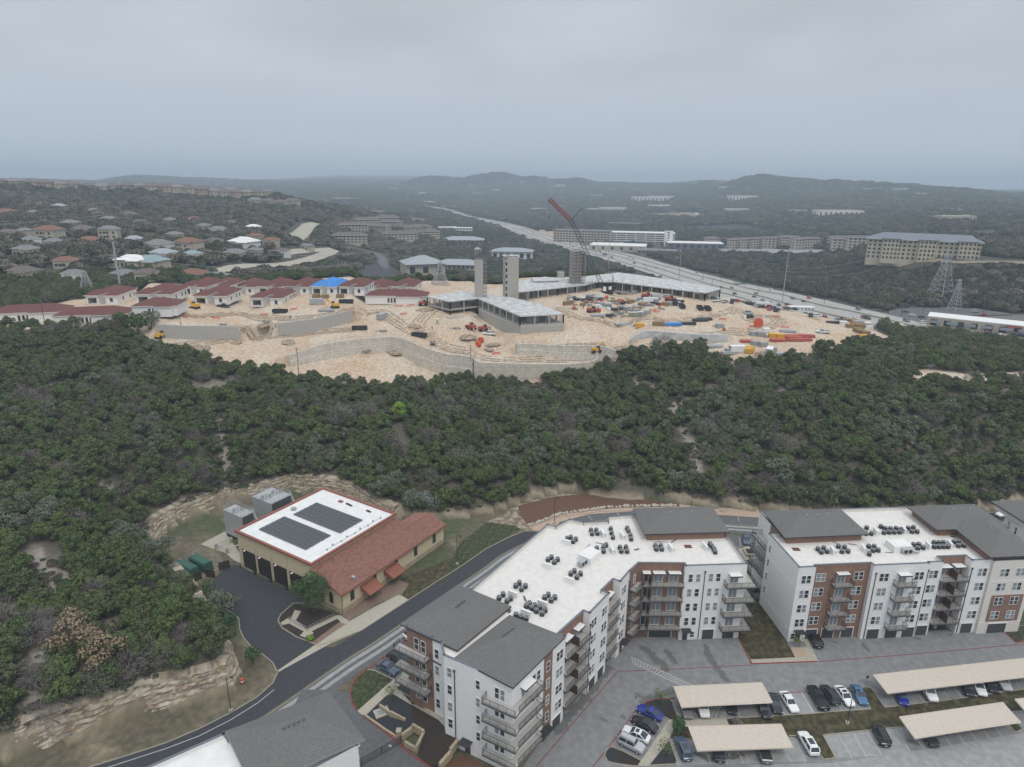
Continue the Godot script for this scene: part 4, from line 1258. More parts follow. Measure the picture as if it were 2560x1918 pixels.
func middle_block() -> void:
	var root := ground_thing("apartment_building", "angled white and brick apartment building with two dark hip roofs at its near end", "building", Vector2(9.4, -91.3))
	var v := func(x: float, z: float) -> Vector2: return Vector2(x, z)
	var run := [
		[v.call(-10.6, -86.3), "stucco"], [v.call(0.4, -80.2), "stucco"], [v.call(9.4, -91.3), "stucco"], [v.call(8.3, -91.9), "brick"], [v.call(13.05, -97.9), "stucco"],
		[v.call(14.1, -97.2), "stucco"], [v.call(18.4, -103.2), "stucco"], [v.call(17.1, -104.0), "brick"], [v.call(19.75, -107.6), "stucco"], [v.call(21.0, -106.8), "stucco"],
		[v.call(23.4, -110.4), "brick"], [v.call(25.7, -113.3), "brick"], [v.call(34.8, -113.3), "stucco"], [v.call(34.8, -112.4), "stucco"], [v.call(47.5, -113.3), "stucco"],
		[v.call(46.5, -134.3), "stucco"], [v.call(28.7, -133.2), "stucco"], [v.call(21.9, -131.9), "stucco"], [v.call(21.8, -130.0), "stucco"], [v.call(16.3, -129.4), "stucco"],
		[v.call(13.3, -130.8), "stucco"], [v.call(9.9, -127.5), "stucco"], [v.call(8.2, -128.4), "stucco"], [v.call(-7.2, -104.2), "stucco"], [v.call(-9.4, -104.8), "stucco"],
		[v.call(-17.7, -93.6), "brick"], [v.call(-12.9, -90.6), "stucco"], [v.call(-11.4, -89.5), "stucco"],
	]
	walls_of(root, run, 17.6, 16.95, "membrane")
	var at := func(i: int) -> Vector2: return run[i % run.size()][0]
	# near end
	var a: Vector2 = at.call(0)
	var b: Vector2 = at.call(1)
	windows(root, a, b, [1.08], ALL)
	windows(root, a, b, [6.47], ALL, 0.0, 0.8, 1.75)
	windows(root, a, b, [9.95, 10.95], ALL, 0.0, 0.85, 2.1)
	entry(root, a, b, 4.4)
	downspout(root, a, b, 2.1, 0.3, 15.4)
	for k in ALL:
		balcony(root, a, b, 8.0, 14.1, 3.0 + 3.4 * k, 1.5, 0.0, 1)
		balcony(root, b, at.call(2), 0.0, 6.5, 3.0 + 3.4 * k, 1.5, 0.0, 2)
	b = at.call(2)
	a = at.call(1)
	# court side of the near end
	block(root, [a + (b - a) * 0.575 + Vector2(0.05, 0.04), a + (b - a) * 0.735 + Vector2(0.05, 0.04), a + (b - a) * 0.735 - Vector2(0.1, 0.08), a + (b - a) * 0.575 - Vector2(0.1, 0.08)], 0, 17.0, "brick", "brick_wall")
	windows(root, a, b, [5.55, 6.75], ALL)
	windows(root, a, b, [9.3], ALL, 0.06)
	windows(root, a, b, [12.15, 13.1], ALL)
	add_window(root, face(a, b, 3.2, 14.3), 1.8, 2.1, 1, 0, true, "glazed_door")
	awning(root, a, b, 3.4, 15.6, 2.8)
	entry(root, a, b, 8.6, 0.06)
	garage(root, a, b, 12.2, 2.4)
	# first recess
	a = at.call(3)
	b = at.call(4)
	for k in ALL:
		balcony(root, a, b, 0.05, 7.6, 3.0 + 3.4 * k, 1.9, 0.0, 0, 3.8)
		for s in [2.0, 5.6]:
			add_window(root, face(a, b, s, 4.1 + 3.4 * k), 1.8, 2.1, 1, 0, rng.randf() < 0.5, "glazed_door")
	for s in [1.9, 5.5]:
		awning(root, a, b, s, 15.8, 2.2)
	for s in [1.6, 5.4]:
		garage(root, a, b, s, 2.5)
	a = at.call(5)
	b = at.call(6)
	windows(root, a, b, [1.15, 2.15, 5.2, 6.2], ALL)
	downspout(root, a, b, 0.25, 0.2, 15.0)
	garage(root, a, b, 2.0, 2.2)
	garage(root, a, b, 5.3, 2.2)
	a = at.call(7)
	b = at.call(8)
	for k in ALL:
		balcony(root, a, b, 0.05, 4.4, 3.0 + 3.4 * k, 1.9, 0.0, 0)
		add_window(root, face(a, b, 2.2, 4.1 + 3.4 * k), 1.8, 2.1, 1, 0, true, "glazed_door")
	awning(root, a, b, 2.2, 15.8, 2.2)
	garage(root, a, b, 2.2, 2.6)
	a = at.call(9)
	b = at.call(10)
	windows(root, a, b, [1.3, 2.35], ALL)
	downspout(root, a, b, 4.2, 0.2, 15.2)
	entry(root, a, b, 2.2)
	# inner corner and brick bay
	windows(root, at.call(10), at.call(11), [2.2], ALL)
	for k in ALL:
		balcony(root, at.call(10), at.call(11), 0.2, 4.2, 3.0 + 3.4 * k, 1.6, 0.0, 1)
	a = at.call(11)
	b = at.call(12)
	for k in ALL:
		balcony(root, a, b, 0.5, 9.05, 3.0 + 3.4 * k, 1.7, 0.0, 0, 1.9)
		add_window(root, face(a, b, 1.65, 4.1 + 3.4 * k), 0.95, 2.1, 0, 0, false, "glazed_door")
		for s in [4.1, 7.2]:
			add_window(root, face(a, b, s, 4.1 + 3.4 * k), 1.9, 2.1, 1, 0, true, "glazed_door")
	awning(root, a, b, 1.6, 15.8, 1.6)
	awning(root, a, b, 4.1, 15.8, 2.4)
	awning(root, a, b, 7.25, 15.8, 2.5)
	garage(root, a, b, 5.4, 4.6)
	# white far end
	a = at.call(13)
	b = at.call(14)
	windows(root, a, b, [1.3, 2.85, 5.45, 6.98], ALL)
	for k in ALL:
		balcony(root, a, b, 8.25, 14.5, 3.0 + 3.4 * k, 1.7, 0.0, 3)
		add_window(root, face(a, b, 10.3, 4.1 + 3.4 * k), 1.8, 2.1, 1, 0, true, "glazed_door")
		balcony(root, b, at.call(15), 0.0, 6.0, 3.0 + 3.4 * k, 1.75, 0.0, 2)
	awning(root, a, b, 10.3, 15.5, 2.4)
	garage(root, a, b, 6.1, 2.4)
	garage(root, a, b, 10.4, 2.4)
	entry(root, a, b, 1.3)
	add_window(root, face(a, b, 2.8, 1.3), 0.9, 1.4)
	downspout(root, a, b, 4.15, 0.2, 16.0)
	# brick corner by the road
	a = at.call(25)
	b = at.call(26)
	windows(root, a, b, [2.1, 3.6], ALL, 0.0, 1.05, 2.4)
	for k in [1, 2, 3]:
		balcony(root, a, b, -1.8, 5.2, 3.0 + 3.4 * k, 1.7, 0.0, 3)
	windows(root, b, at.call(27), [0.9], ALL)
	var trim := Build.new()
	trim.box(Vector3(0.95, 12.9, 0.05), Vector3(1.9, 0.25, 0.1))
	fix("trim", trim.mesh(M.dark_metal), root, face(b, at.call(27), 0, 0))
	# hip roofs
	var h1 := [v.call(-18.8, -94.0), v.call(-9.8, -105.7), v.call(0.25, -99.2), v.call(-8.5, -87.6)]
	block(root, inset(h1, 0.7), 16.9, 17.35, "brick", "brick_wall")
	hip(root, h1, 17.5, 2.9, "shingle", 0.3, "hip_roof", 7)
	var h2 := [v.call(-8.8, -85.8), v.call(0.55, -79.4), v.call(9.3, -91.0), v.call(-0.1, -96.6)]
	block(root, inset(h2, 0.7), 16.9, 17.35, "stucco", "wall")
	hip(root, h2, 17.62, 2.9, "shingle", 0.3, "hip_roof", 7)
	var h3 := [v.call(28.0, -133.9), v.call(46.6, -135.1), v.call(47.1, -123.7), v.call(28.5, -122.4)]
	block(root, inset(h3, 0.7), 16.9, 18.6, "brick", "brick_wall")
	hip(root, h3, 18.8, 2.5, "shingle", 0.28, "hip_roof", 3)

func east_block() -> void:
	var root := ground_thing("apartment_building", "white and brick apartment building with ground floor garages right of the angled one", "building", Vector2(57.3, -112.2))
	var A := Vector2(57.3, -112.2)
	var d := (Vector2(99.5, -115.9) - A).normalized()
	var n := Vector2(-d.y, d.x)
	var q := func(s: float, o: float) -> Vector2: return A + d * s + n * o
	var run := [
		[q.call(0, 0), "stucco"], [q.call(3.6, 0), "stucco"], [q.call(3.6, -0.5), "brick"], [q.call(15.4, -0.5), "stucco"], [q.call(15.4, 0.4), "stucco"], [q.call(27.2, 0.4), "stucco"],
		[q.call(27.2, 0.1), "stucco"], [q.call(30.5, 0.1), "stucco"], [q.call(30.5, -1.7), "brick"], [q.call(36.6, -1.7), "stucco"], [q.call(36.6, 0.1), "stucco"], [q.call(41.0, 0.1), "stucco_warm"],
		[q.call(41.0, 0.6), "stucco_warm"], [q.call(50.5, 0.6), "stucco"], [q.call(50.5, -22.5), "stucco"], [q.call(2.5, -22.8), "stucco"], [q.call(2.4, -17.0), "brick"], [q.call(2.4, -13.0), "stucco"], [q.call(0, -13.0), "stucco"],
	]
	walls_of(root, run, 17.6, 16.95, "membrane")
	var b: Vector2 = q.call(42.4, 0)
	windows(root, A, b, [1.35, 2.42], ALL)
	windows(root, A, b, [4.7, 5.75, 12.7, 13.75], ALL, -0.5)
	windows(root, A, b, [17.5, 18.55, 25.0, 26.05], ALL, 0.4)
	windows(root, A, b, [28.3, 29.3, 38.9, 39.95], ALL, 0.1)
	windows(root, A, b, [43.4, 44.45, 46.9, 47.95], [2, 3], 0.6)
	windows(root, A, b, [43.6, 44.6, 47.1, 48.1], [0, 1], 0.66)
	var bw := [q.call(42.4, 0.62), q.call(49.6, 0.62), q.call(49.6, 0.3), q.call(42.4, 0.3)]
	block(root, bw, 2.7, 9.3, "brick", "brick_wall")
	for k in ALL:
		var h: float = 3.0 + 3.4 * k
		balcony(root, q.call(0, -0.5), q.call(42, -0.5), 7.6, 11.7, h, 1.5, 0.0, 3)
		add_window(root, face(A, b, 9.5, h + 1.1, -0.5), 1.8, 2.1, 1, 0, true, "glazed_door")
		balcony(root, q.call(0, 0.4), q.call(42, 0.4), 20.2, 24.3, h, 1.5, 0.0, 3)
		add_window(root, face(A, b, 22.0, h + 1.1, 0.4), 1.8, 2.1, 1, 0, true, "glazed_door")
		balcony(root, q.call(0, -1.7), q.call(42, -1.7), 30.55, 36.55, h, 2.5, 0.0, 0, 3.2)
		for s in [32.0, 35.0]:
			add_window(root, face(A, b, s, h + 1.1, -1.7), 1.8, 2.1, 1, 0, true, "glazed_door")
	awning(root, A, b, 9.5, 15.8, 2.5, -0.5)
	awning(root, A, b, 22.0, 15.6, 2.5, 0.4)
	awning(root, A, b, 32.0, 15.8, 2.3, -1.7, 1.5)
	awning(root, A, b, 35.0, 15.8, 2.3, -1.7, 1.5)
	for s in [5.1, 8.7, 12.9]:
		garage(root, A, b, s, 2.5, -0.5)
	for s in [18.0, 22.0, 25.7]:
		garage(root, A, b, s, 2.6, 0.4)
	garage(root, A, b, 28.9, 2.4, 0.1)
	for s in [32.2, 35.0]:
		garage(root, A, b, s, 2.3, -1.7)
	garage(root, A, b, 38.9, 2.5, 0.1)
	garage(root, A, b, 45.3, 4.2, 0.6)
	entry(root, A, b, 2.0)
	add_window(root, face(A, b, 0.9, 1.3), 0.9, 1.4)
	for k in [[16.2, 0.4], [27.5, 0.1], [37.0, 0.1]]:
		downspout(root, A, b, k[0], 0.2, 15.6, k[1])
	# floor bands
	for k in [[0.0, 3.6, 0.0], [15.4, 27.2, 0.4], [36.6, 41.0, 0.1], [41.0, 50.5, 0.6]]:
		var t := Build.new()
		t.box(Vector3((k[0] + k[1]) / 2, 0, 0.02), Vector3(k[1] - k[0] - 0.02, 0.18, 0.05))
		for y in [2.75, 12.7]:
			fix("floor_band", t.mesh(M.stucco), root, face(A, b, 0, y, k[2]))
	# left side
	var sa: Vector2 = q.call(0, -13.0)
	windows(root, sa, A, [1.4], ALL, 0.0, 0.7, 1.7)
	var t2 := Build.new()
	t2.box(Vector3(6.5, 0, 0.02), Vector3(12.9, 0.18, 0.05))
	for y in [2.75, 12.7]:
		fix("floor_band", t2.mesh(M.stucco), root, face(sa, A, 0, y))
	for k in [1, 2, 3]:
		balcony(root, q.call(2.4, -17.0), q.call(2.4, -13.0), -3.4, 3.9, 3.0 + 3.4 * k, 2.4, 0.0, 3)
		add_window(root, face(q.call(2.4, -17.0), q.call(2.4, -13.0), 2.0, 4.1 + 3.4 * k), 1.8, 2.1, 1, 0, true, "glazed_door")
	# roofs
	var h1 := [Vector2(57.7, -133.0), Vector2(76.1, -134.5), Vector2(76.7, -123.2), Vector2(58.0, -121.4)]
	block(root, inset(h1, 0.9), 16.9, 18.6, "brick", "brick_wall")
	hip(root, h1, 18.8, 2.5, "shingle", 0.28, "hip_roof", 3)
	var h2 := [Vector2(92.2, -135.9), Vector2(108.8, -137.4), Vector2(109.5, -126.6), Vector2(92.5, -125.2)]
	block(root, inset(h2, 0.9), 16.9, 18.6, "brick", "brick_wall")
	hip(root, h2, 18.82, 2.5, "shingle", 0.28, "hip_roof", 3)
	var h3 := [Vector2(97.0, -130), Vector2(108.7, -131), Vector2(108.0, -115.5), Vector2(96.7, -114.6)]
	block(root, inset(h3, 0.9), 16.9, 18.6, "brick", "brick_wall")
	hip(root, h3, 18.78, 2.5, "shingle", 0.28, "hip_roof", 1)

func near_block() -> void:
	var root := ground_thing("apartment_building", "apartment building at the bottom edge with one big dark hip roof", "building", Vector2(-28, -70))
	var run := [[Vector2(-52.0, -62.6), "stucco"], [Vector2(-47.0, -52), "stucco"], [Vector2(-31.5, -61.5), "stucco"], [Vector2(-20.6, -69.9), "stucco"], [Vector2(-27.0, -77.8), "stucco"], [Vector2(-38.5, -70.6), "stucco"], [Vector2(-39.6, -71.6), "stucco"]]
	walls_of(root, run, 16.6, 16.0, "membrane_white")
	var h1 := [Vector2(-39.3, -71.3), Vector2(-27.0, -78.8), Vector2(-19.7, -70.2), Vector2(-32.0, -62.4)]
	block(root, inset(h1, 0.5), 15.9, 17.0, "stucco", "wall")
	hip(root, h1, 17.2, 2.9, "shingle", 0.3, "hip_roof", 5, "ac_top")
	var a := Vector2(-31.5, -61.5)
	var b := Vector2(-20.6, -69.9)
	windows(root, a, b, [2.0, 4.0, 9.0], ALL)

func corner_block() -> void:
	var root := ground_thing("apartment_building", "white apartment building with narrow windows cut off by the right edge", "building", Vector2(121, -128))
	var run := [[Vector2(116.6, -137.0), "stucco"], [Vector2(114.6, -124.5), "stucco"], [Vector2(140, -127), "stucco"], [Vector2(142, -139), "stucco"]]
	walls_of(root, run, 17.6, 17.0, "membrane")
	windows(root, run[0][0], run[1][0], [2.0, 4.8, 9.0, 11.0], ALL, 0.0, 0.8)
	var h1 := [Vector2(113.9, -139.0), Vector2(142, -141.5), Vector2(142.4, -127), Vector2(114.6, -124.8)]
	block(root, inset(h1, 0.9), 16.9, 18.6, "stucco", "wall")
	hip(root, h1, 18.8, 2.6)
	balcony(root, run[1][0], run[2][0], 0.5, 5.0, 3.0, 2.0, 0.0, 3)
	balcony(root, run[1][0], run[2][0], 0.5, 5.0, 6.4, 2.0, 0.0, 3)


# ---------------------------------------------------------------- the yellow station building and its yard
const STATION := Vector3(-66.1, 0, -138.6)
const STATION_TURN := -0.5635

func yard_thing(called: String, label: String, category: String, x: float, z: float, turn := 0.0, group := "", y := 0.0) -> Node3D:
	var p := STATION + Basis(Vector3.UP, STATION_TURN) * Vector3(x, 0, z)
	return thing(called, label, category, Vector3(p.x, y, p.z), STATION_TURN + turn, group)

func arched(b: Build, w: float, h: float, deep: float, grow := 0.0) -> void:   # an upright arched plate, its foot at y = 0, pulled out along +z
	var p := PackedVector2Array([Vector2(-w / 2 - grow, -grow), Vector2(w / 2 + grow, -grow)])
	for i in 9:
		var a := PI * i / 8
		p.append(Vector2(cos(a) * (w / 2 + grow), h - w / 2 + sin(a) * (w / 2 + grow)))
	b.side(p, deep)

func station() -> void:
	var root := thing("station_building", "pale yellow station with flat white roof, solar panels and clay tiled lean-to", "building", STATION, STATION_TURN)
	var b := Build.new()
	b.box(Vector3(13.1, 4.6, -13.5), Vector3(26.2, 9.2, 27))
	obj("wall", b.mesh(M.yellow_stucco), root)
	b = Build.new()
	b.side(PackedVector2Array([Vector2(26.2, 0), Vector2(35.2, 0), Vector2(35.2, 5.3), Vector2(26.2, 8.2)]), 27.0)
	var o := obj("side_wall", b.mesh(M.yellow_stucco), root)
	o.position = Vector3(0, 0, -13.5)
	b = Build.new()
	b.side(PackedVector2Array([Vector2(25.6, 0), Vector2(35.2, 0), Vector2(35.2, 5.3), Vector2(30.5, 6.7), Vector2(25.6, 5.3)]), 8.3)
	o = obj("rear_wall", b.mesh(M.yellow_stucco), root)
	o.position = Vector3(0, 0, -31.15)
	b = Build.new()
	b.box(Vector3(35.25, 0.65, -17.5), Vector3(0.16, 1.3, 35.3))
	b.box(Vector3(30.9, 0.65, 0.04), Vector3(8.6, 1.3, 0.16))
	obj("stone_base", b.mesh(M.stone_base), root)
	# flat roof inside a clay coloured cornice
	b = Build.new()
	b.box(Vector3(13.1, 9.15, -13.5), Vector3(25.6, 0.14, 26.4))
	var roof := obj("flat_roof", b.mesh(M.membrane_white), root)
	b = Build.new()
	for k in [[Vector3(13.1, 9.3, 0.1), Vector3(27.0, 0.5, 0.6)], [Vector3(13.1, 9.3, -27.1), Vector3(27.0, 0.5, 0.6)], [Vector3(-0.1, 9.3, -13.5), Vector3(0.6, 0.5, 26.6)], [Vector3(26.3, 9.3, -13.5), Vector3(0.6, 0.5, 26.6)]]:
		b.box(k[0], k[1])
	obj("cornice", b.mesh(M.clay_trim), root)
	# clay tile roofs: every course laid as a low step, rolls across it
	var tile := func(x0: float, y0: float, x1: float, y1: float, z0: float, z1: float) -> ArrayMesh:
		var t := Build.new()
		t.tinted = true
		var r := RandomNumberGenerator.new()
		r.seed = 4
		var n := int(absf(x1 - x0) / 0.42)
		var m := int(absf(z1 - z0) / 0.62)
		for i in n:
			var f0 := i / float(n)
			var f1 := (i + 1) / float(n)
			for j in m:
				var za := z0 + (z1 - z0) * j / m
				var zb := z0 + (z1 - z0) * (j + 1) / m
				var zm := (za + zb) / 2
				var k := r.randf_range(0.72, 1.18)
				t.tint = Color(k, k * r.randf_range(0.88, 1.0), k * r.randf_range(0.85, 1.0))
				var a0 := Vector3(lerpf(x0, x1, f0), lerpf(y0, y1, f0) + 0.05, 0)
				var a1 := Vector3(lerpf(x0, x1, f1), lerpf(y0, y1, f1) + 0.11, 0)
				for e in [[za, zm, 0.0, 0.07], [zm, zb, 0.07, 0.0]]:
					var p := [Vector3(a0.x, a0.y + e[2], e[0]), Vector3(a1.x, a1.y + e[2], e[0]), Vector3(a1.x, a1.y + e[3], e[1]), Vector3(a0.x, a0.y + e[3], e[1])]
					if (p[1] - p[0]).cross(p[2] - p[0]).y < 0:
						p.reverse()
					t.quad(p[0], p[1], p[2], p[3])
		return t.mesh(M.clay_tile)
	var tr := obj("tile_roof", tile.call(26.2, 8.3, 35.8, 5.15, 0.5, -27.0), root)
	tr.set_meta("kind", "stuff")
	b = Build.new()
	b.side(PackedVector2Array([Vector2(26.2, 8.05), Vector2(35.8, 4.95), Vector2(35.8, 5.2), Vector2(26.2, 8.3)]), 27.6)
	o = obj("roof_deck", b.mesh(M.clay_trim), root)
	o.position = Vector3(0, 0, -13.3)
	for s in [[30.5, 7.0, 35.8, 5.15], [30.5, 7.0, 25.0, 5.15]]:
		var rr := obj("tile_roof", tile.call(s[0], s[1], s[2], s[3], -26.0, -35.8), root)
		rr.set_meta("kind", "stuff")
	b = Build.new()
	b.side(PackedVector2Array([Vector2(25.0, 4.9), Vector2(30.5, 6.7), Vector2(35.8, 4.95), Vector2(35.8, 5.15), Vector2(30.5, 6.97), Vector2(25.0, 5.12)]), 9.6)
	o = obj("roof_deck", b.mesh(M.clay_trim), root)
	o.position = Vector3(0, 0, -30.95)
	b = Build.new()
	b.tube(Vector3(30.5, 7.1, -26.0), Vector3(30.5, 7.1, -35.8), 0.14, 0.14, 6)
	obj("ridge_tile", b.mesh(M.clay_trim), root)
	b = Build.new()
	b.box(Vector3(35.9, 5.02, -17.6), Vector3(0.14, 0.14, 36.2))
	b.beam(Vector3(35.35, 5.0, 0.14), Vector3(35.35, 0.1, 0.14), 0.12, 0.12)
	obj("gutter", b.mesh(M.clay_trim), root)
	# garage doors: brown leaves with horizontal panels in deep frames
	for x in [3.8, 9.4, 15.1, 20.8]:
		b = Build.new()
		b.box(Vector3(x, 2.45, 0.03), Vector3(4.7, 4.9, 0.1))
		o = obj("garage_door", b.mesh(M.brown_door), root)
		for i in 6:
			for j in 2:
				b = Build.new()
				b.box(Vector3(x - 1.12 + j * 2.24, 0.45 + i * 0.8, 0.1), Vector3(2.05, 0.62, 0.06))
				obj("panel", b.mesh(M.brown_panel), o)
		b = Build.new()
		b.tube(Vector3(x - 0.9, 5.25, 0.05), Vector3(x - 0.9, 5.2, 0.5), 0.03, 0.03, 5)
		b.hexa(Vector3(x - 0.9, 5.15, 0.55), Vector3(0.5, 0.22, 0.5), Vector2(0.4, 0.4))
		obj("wall_lamp", b.mesh(M.white_box), root)
	for x in [6.6, 12.25, 17.95]:
		b = Build.new()
		b.box(Vector3(x, 4.6, 0.02), Vector3(0.06, 9.0, 0.05))
		obj("wall_joint", b.mesh(M.stone_base), root)
	# arched windows with dark leaves
	var wf := Build.new()
	arched(wf, 1.15, 2.7, 0.1)
	var wg := Build.new()
	arched(wg, 0.85, 2.4, 0.14)
	var wm := wf.mesh(M.dark_metal)
	var gm := wg.mesh(M.glass)
	for z in [-3.0, -10.0, -17.1, -24.2, -31.4]:
		o = obj("window", wm, root)
		o.position = Vector3(35.24, 1.9, z)
		o.rotation.y = PI / 2
		var g := obj("pane", gm, o)
		g.position = Vector3(0, 0.15, 0)
	o = obj("window", wm, root)
	o.position = Vector3(31.9, 1.7, 0.04)
	obj("pane", gm, o).position = Vector3(0, 0.15, 0)
	# two red metal awnings
	for z in [-7.5, -15.0]:
		b = Build.new()
		var p := [Vector3(35.3, 4.0, z + 2.1), Vector3(35.3, 4.0, z - 2.1), Vector3(38.3, 2.75, z - 2.1), Vector3(38.3, 2.75, z + 2.1)]
		b.quad(p[3], p[2], p[1], p[0])
		b.quad(p[0] - Vector3(0, 0.08, 0), p[1] - Vector3(0, 0.08, 0), p[2] - Vector3(0, 0.08, 0), p[3] - Vector3(0, 0.08, 0))
		for e in [-2.1, 2.1]:
			b.beam(Vector3(35.3, 4.0, z + e), Vector3(38.3, 2.75, z + e), 0.08, 0.12)
			b.tri(Vector3(35.3, 4.0, z + e), Vector3(38.3, 2.75, z + e), Vector3(35.3, 2.7, z + e))
		for i in 7:
			b.beam(Vector3(35.3, 4.05, z - 1.8 + i * 0.6), Vector3(38.3, 2.8, z - 1.8 + i * 0.6), 0.05, 0.05)
		b.beam(Vector3(38.3, 2.75, z - 2.1), Vector3(38.3, 2.75, z + 2.1), 0.08, 0.16)
		obj("awning", b.mesh(M.rust_metal), root)
	# solar panels, each on its own
	var pb := Build.new()
	pb.box(Vector3.ZERO, Vector3(1.36, 0.04, 0.66))
	var pm := pb.mesh(M.solar)
	for array in [[3.9, -3.1], [4.9, -12.6]]:
		for i in 12:
			for j in 10:
				o = obj("solar_panel", pm, root)
				o.position = Vector3(array[0] + 0.7 + i * 1.4, 9.42 + 0.01 * (j % 2), array[1] - 0.5 - j * 0.72 - (j / 2) * 0.11)
				o.rotation.x = 0.03
	b = Build.new()
	b.tube(Vector3(2.8, 9.2, -14.7), Vector3(2.8, 9.75, -14.7), 0.7, 0.7, 14)
	obj("roof_vent", b.mesh(M.ac_top), root)
	b = Build.new()
	b.box(Vector3(9.7, 9.4, -24.3), Vector3(1.2, 0.3, 0.8))
	obj("roof_hatch", b.mesh(M.rust_metal), root)
	for k in 9:
		b = Build.new()
		b.box(Vector3(24.6 - (k % 2) * 0.5, 9.4, -6.0 - k * 2.2), Vector3(0.3, 0.3, 0.3))
		obj("conduit_box", b.mesh(M.ac_top), root)
	b = Build.new()
	b.box(Vector3(24.4, 9.27, -15), Vector3(0.06, 0.06, 18))
	obj("conduit", b.mesh(M.ac_top), root)
	for q in [[12.6, -24.4, 1.6, 0.5], [19.4, -24.6, 1.1, 0.5]]:
		b = Build.new()
		b.lid(PackedVector2Array(blob(Vector2(q[0], q[1]), q[2], q[3], 0.1, 7)), 9.235)
		obj("rain_puddle_dirt", b.mesh(M.mulch), root)
	b = Build.new()
	b.box(Vector3(33.9, 6.05, -4.9), Vector3(0.8, 0.5, 0.6))
	obj("roof_vent", b.mesh(M.galvanised), root)

	# cooling towers
	for spec in [[-11.0, -8.1, 7.6, 3.6, 1, "smaller grey cooling tower with one rooftop fan beside the yellow station"], [-11.0, -18.5, 8.0, 6.6, 2, "larger grey cooling tower with two rooftop fans behind the smaller one"]]:
		var t := yard_thing("cooling_tower", spec[5], "cooling tower", spec[0], spec[1])
		var w: float = spec[2]
		var d: float = spec[3]
		b = Build.new()
		b.box(Vector3(0, 4.4, 0), Vector3(w, 6.8, d))
		b.box(Vector3(0, 3.6, 0), Vector3(w + 0.12, 0.25, d + 0.12))
		obj("casing", b.mesh(M.galvanised), t)
		for i in 4:
			b = Build.new()
			b.box(Vector3((-0.5 + (i % 2)) * (w - 0.6), 0.5, (-0.5 + (i / 2)) * (d - 0.5)), Vector3(0.35, 1.0, 0.35))
			obj("leg", b.mesh(M.dark_metal), t)
		for i in 9:
			b = Build.new()
			b.box(Vector3(w / 2 + 0.06, 4.6 + i * 0.36, 0), Vector3(0.14, 0.16, d - 0.4))
			b.box(Vector3(0, 4.6 + i * 0.36, d / 2 + 0.03), Vector3(0.01, 0.01, 0.01))
			obj("louvre", b.mesh(M.dark_metal), t)
		for i in spec[4]:
			var c := Vector3(0, 7.8, (i - (spec[4] - 1) / 2.0) * d * 0.5)
			b = Build.new()
			var k := 20
			for e in k:
				var a0 := TAU * e / k
				var a1 := TAU * (e + 1) / k
				var d0 := Vector3(cos(a0), 0, sin(a0))
				var d1 := Vector3(cos(a1), 0, sin(a1))
				b.quad(c + d1 * 1.65, c + d0 * 1.65, c + d0 * 1.4 + Vector3(0, 0.5, 0), c + d1 * 1.4 + Vector3(0, 0.5, 0))
				b.quad(c + d0 * 1.25, c + d1 * 1.25, c + d1 * 1.4 + Vector3(0, 0.5, 0), c + d0 * 1.4 + Vector3(0, 0.5, 0))
			var shroud := obj("fan_shroud", b.mesh(M.galvanised), t)
			b = Build.new()
			b.tube(c + Vector3(0, 0.03, 0), c + Vector3(0, 0.06, 0), 1.3, 1.3, 16)
			obj("fan_well", b.mesh(M.rubber), shroud)
			b = Build.new()
			for e in 6:
				var a := TAU * e / 6
				b.box(c + Vector3(cos(a) * 0.7, 0.28, sin(a) * 0.7), Vector3(1.1, 0.06, 0.4), -a)
			obj("fan", b.mesh(M.galvanised), shroud)
		b = Build.new()
		var e2 := [Vector3(-w / 2, 7.8, d / 2), Vector3(w / 2, 7.8, d / 2), Vector3(w / 2, 7.8, -d / 2), Vector3(-w / 2, 7.8, -d / 2)]
		for i in 4:
			var p: Vector3 = e2[i]
			var q: Vector3 = e2[(i + 1) % 4]
			for y in [0.55, 1.1]:
				b.beam(p + Vector3(0, y, 0), q + Vector3(0, y, 0), 0.05, 0.05)
			for f in 5:
				var m := p.lerp(q, f / 5.0)
				b.beam(m, m + Vector3(0, 1.1, 0), 0.05, 0.05)
		obj("guard_rail", b.mesh(M.galvanised), t)
		b = Build.new()
		b.tube(Vector3(w / 2, 5.4, -d / 2 - 0.6), Vector3(w / 2 + 2.6, 5.2, -d / 2 - 0.6), 0.3, 0.3, 8)
		b.tube(Vector3(w / 2 - 1.4, 8.0, -d / 2 - 0.6), Vector3(w / 2, 5.4, -d / 2 - 0.6), 0.3, 0.3, 8)
		obj("pipe", b.mesh(M.galvanised), t)
	var pr := yard_thing("pipe_rack", "low steel pipe frame on concrete posts in front of the smaller cooling tower", "pipe rack", -9.0, -2.6)
	b = Build.new()
	for k in [[Vector3(-2.4, 1.5, 1.6), Vector3(1.8, 1.5, 1.3)], [Vector3(-2.4, 1.5, 1.6), Vector3(-1.6, 1.5, -2.6)], [Vector3(1.8, 1.5, 1.3), Vector3(3.4, 1.5, -2.0)]]:
		b.tube(k[0], k[1], 0.16, 0.16, 8)
	obj("pipe", b.mesh(M.galvanised), pr)
	for p in [Vector3(-2.4, 0.7, 1.6), Vector3(1.8, 0.7, 1.3), Vector3(-1.6, 0.7, -2.2)]:
		b = Build.new()
		b.box(p, Vector3(0.5, 1.4, 0.5))
		obj("post", b.mesh(M.concrete), pr)
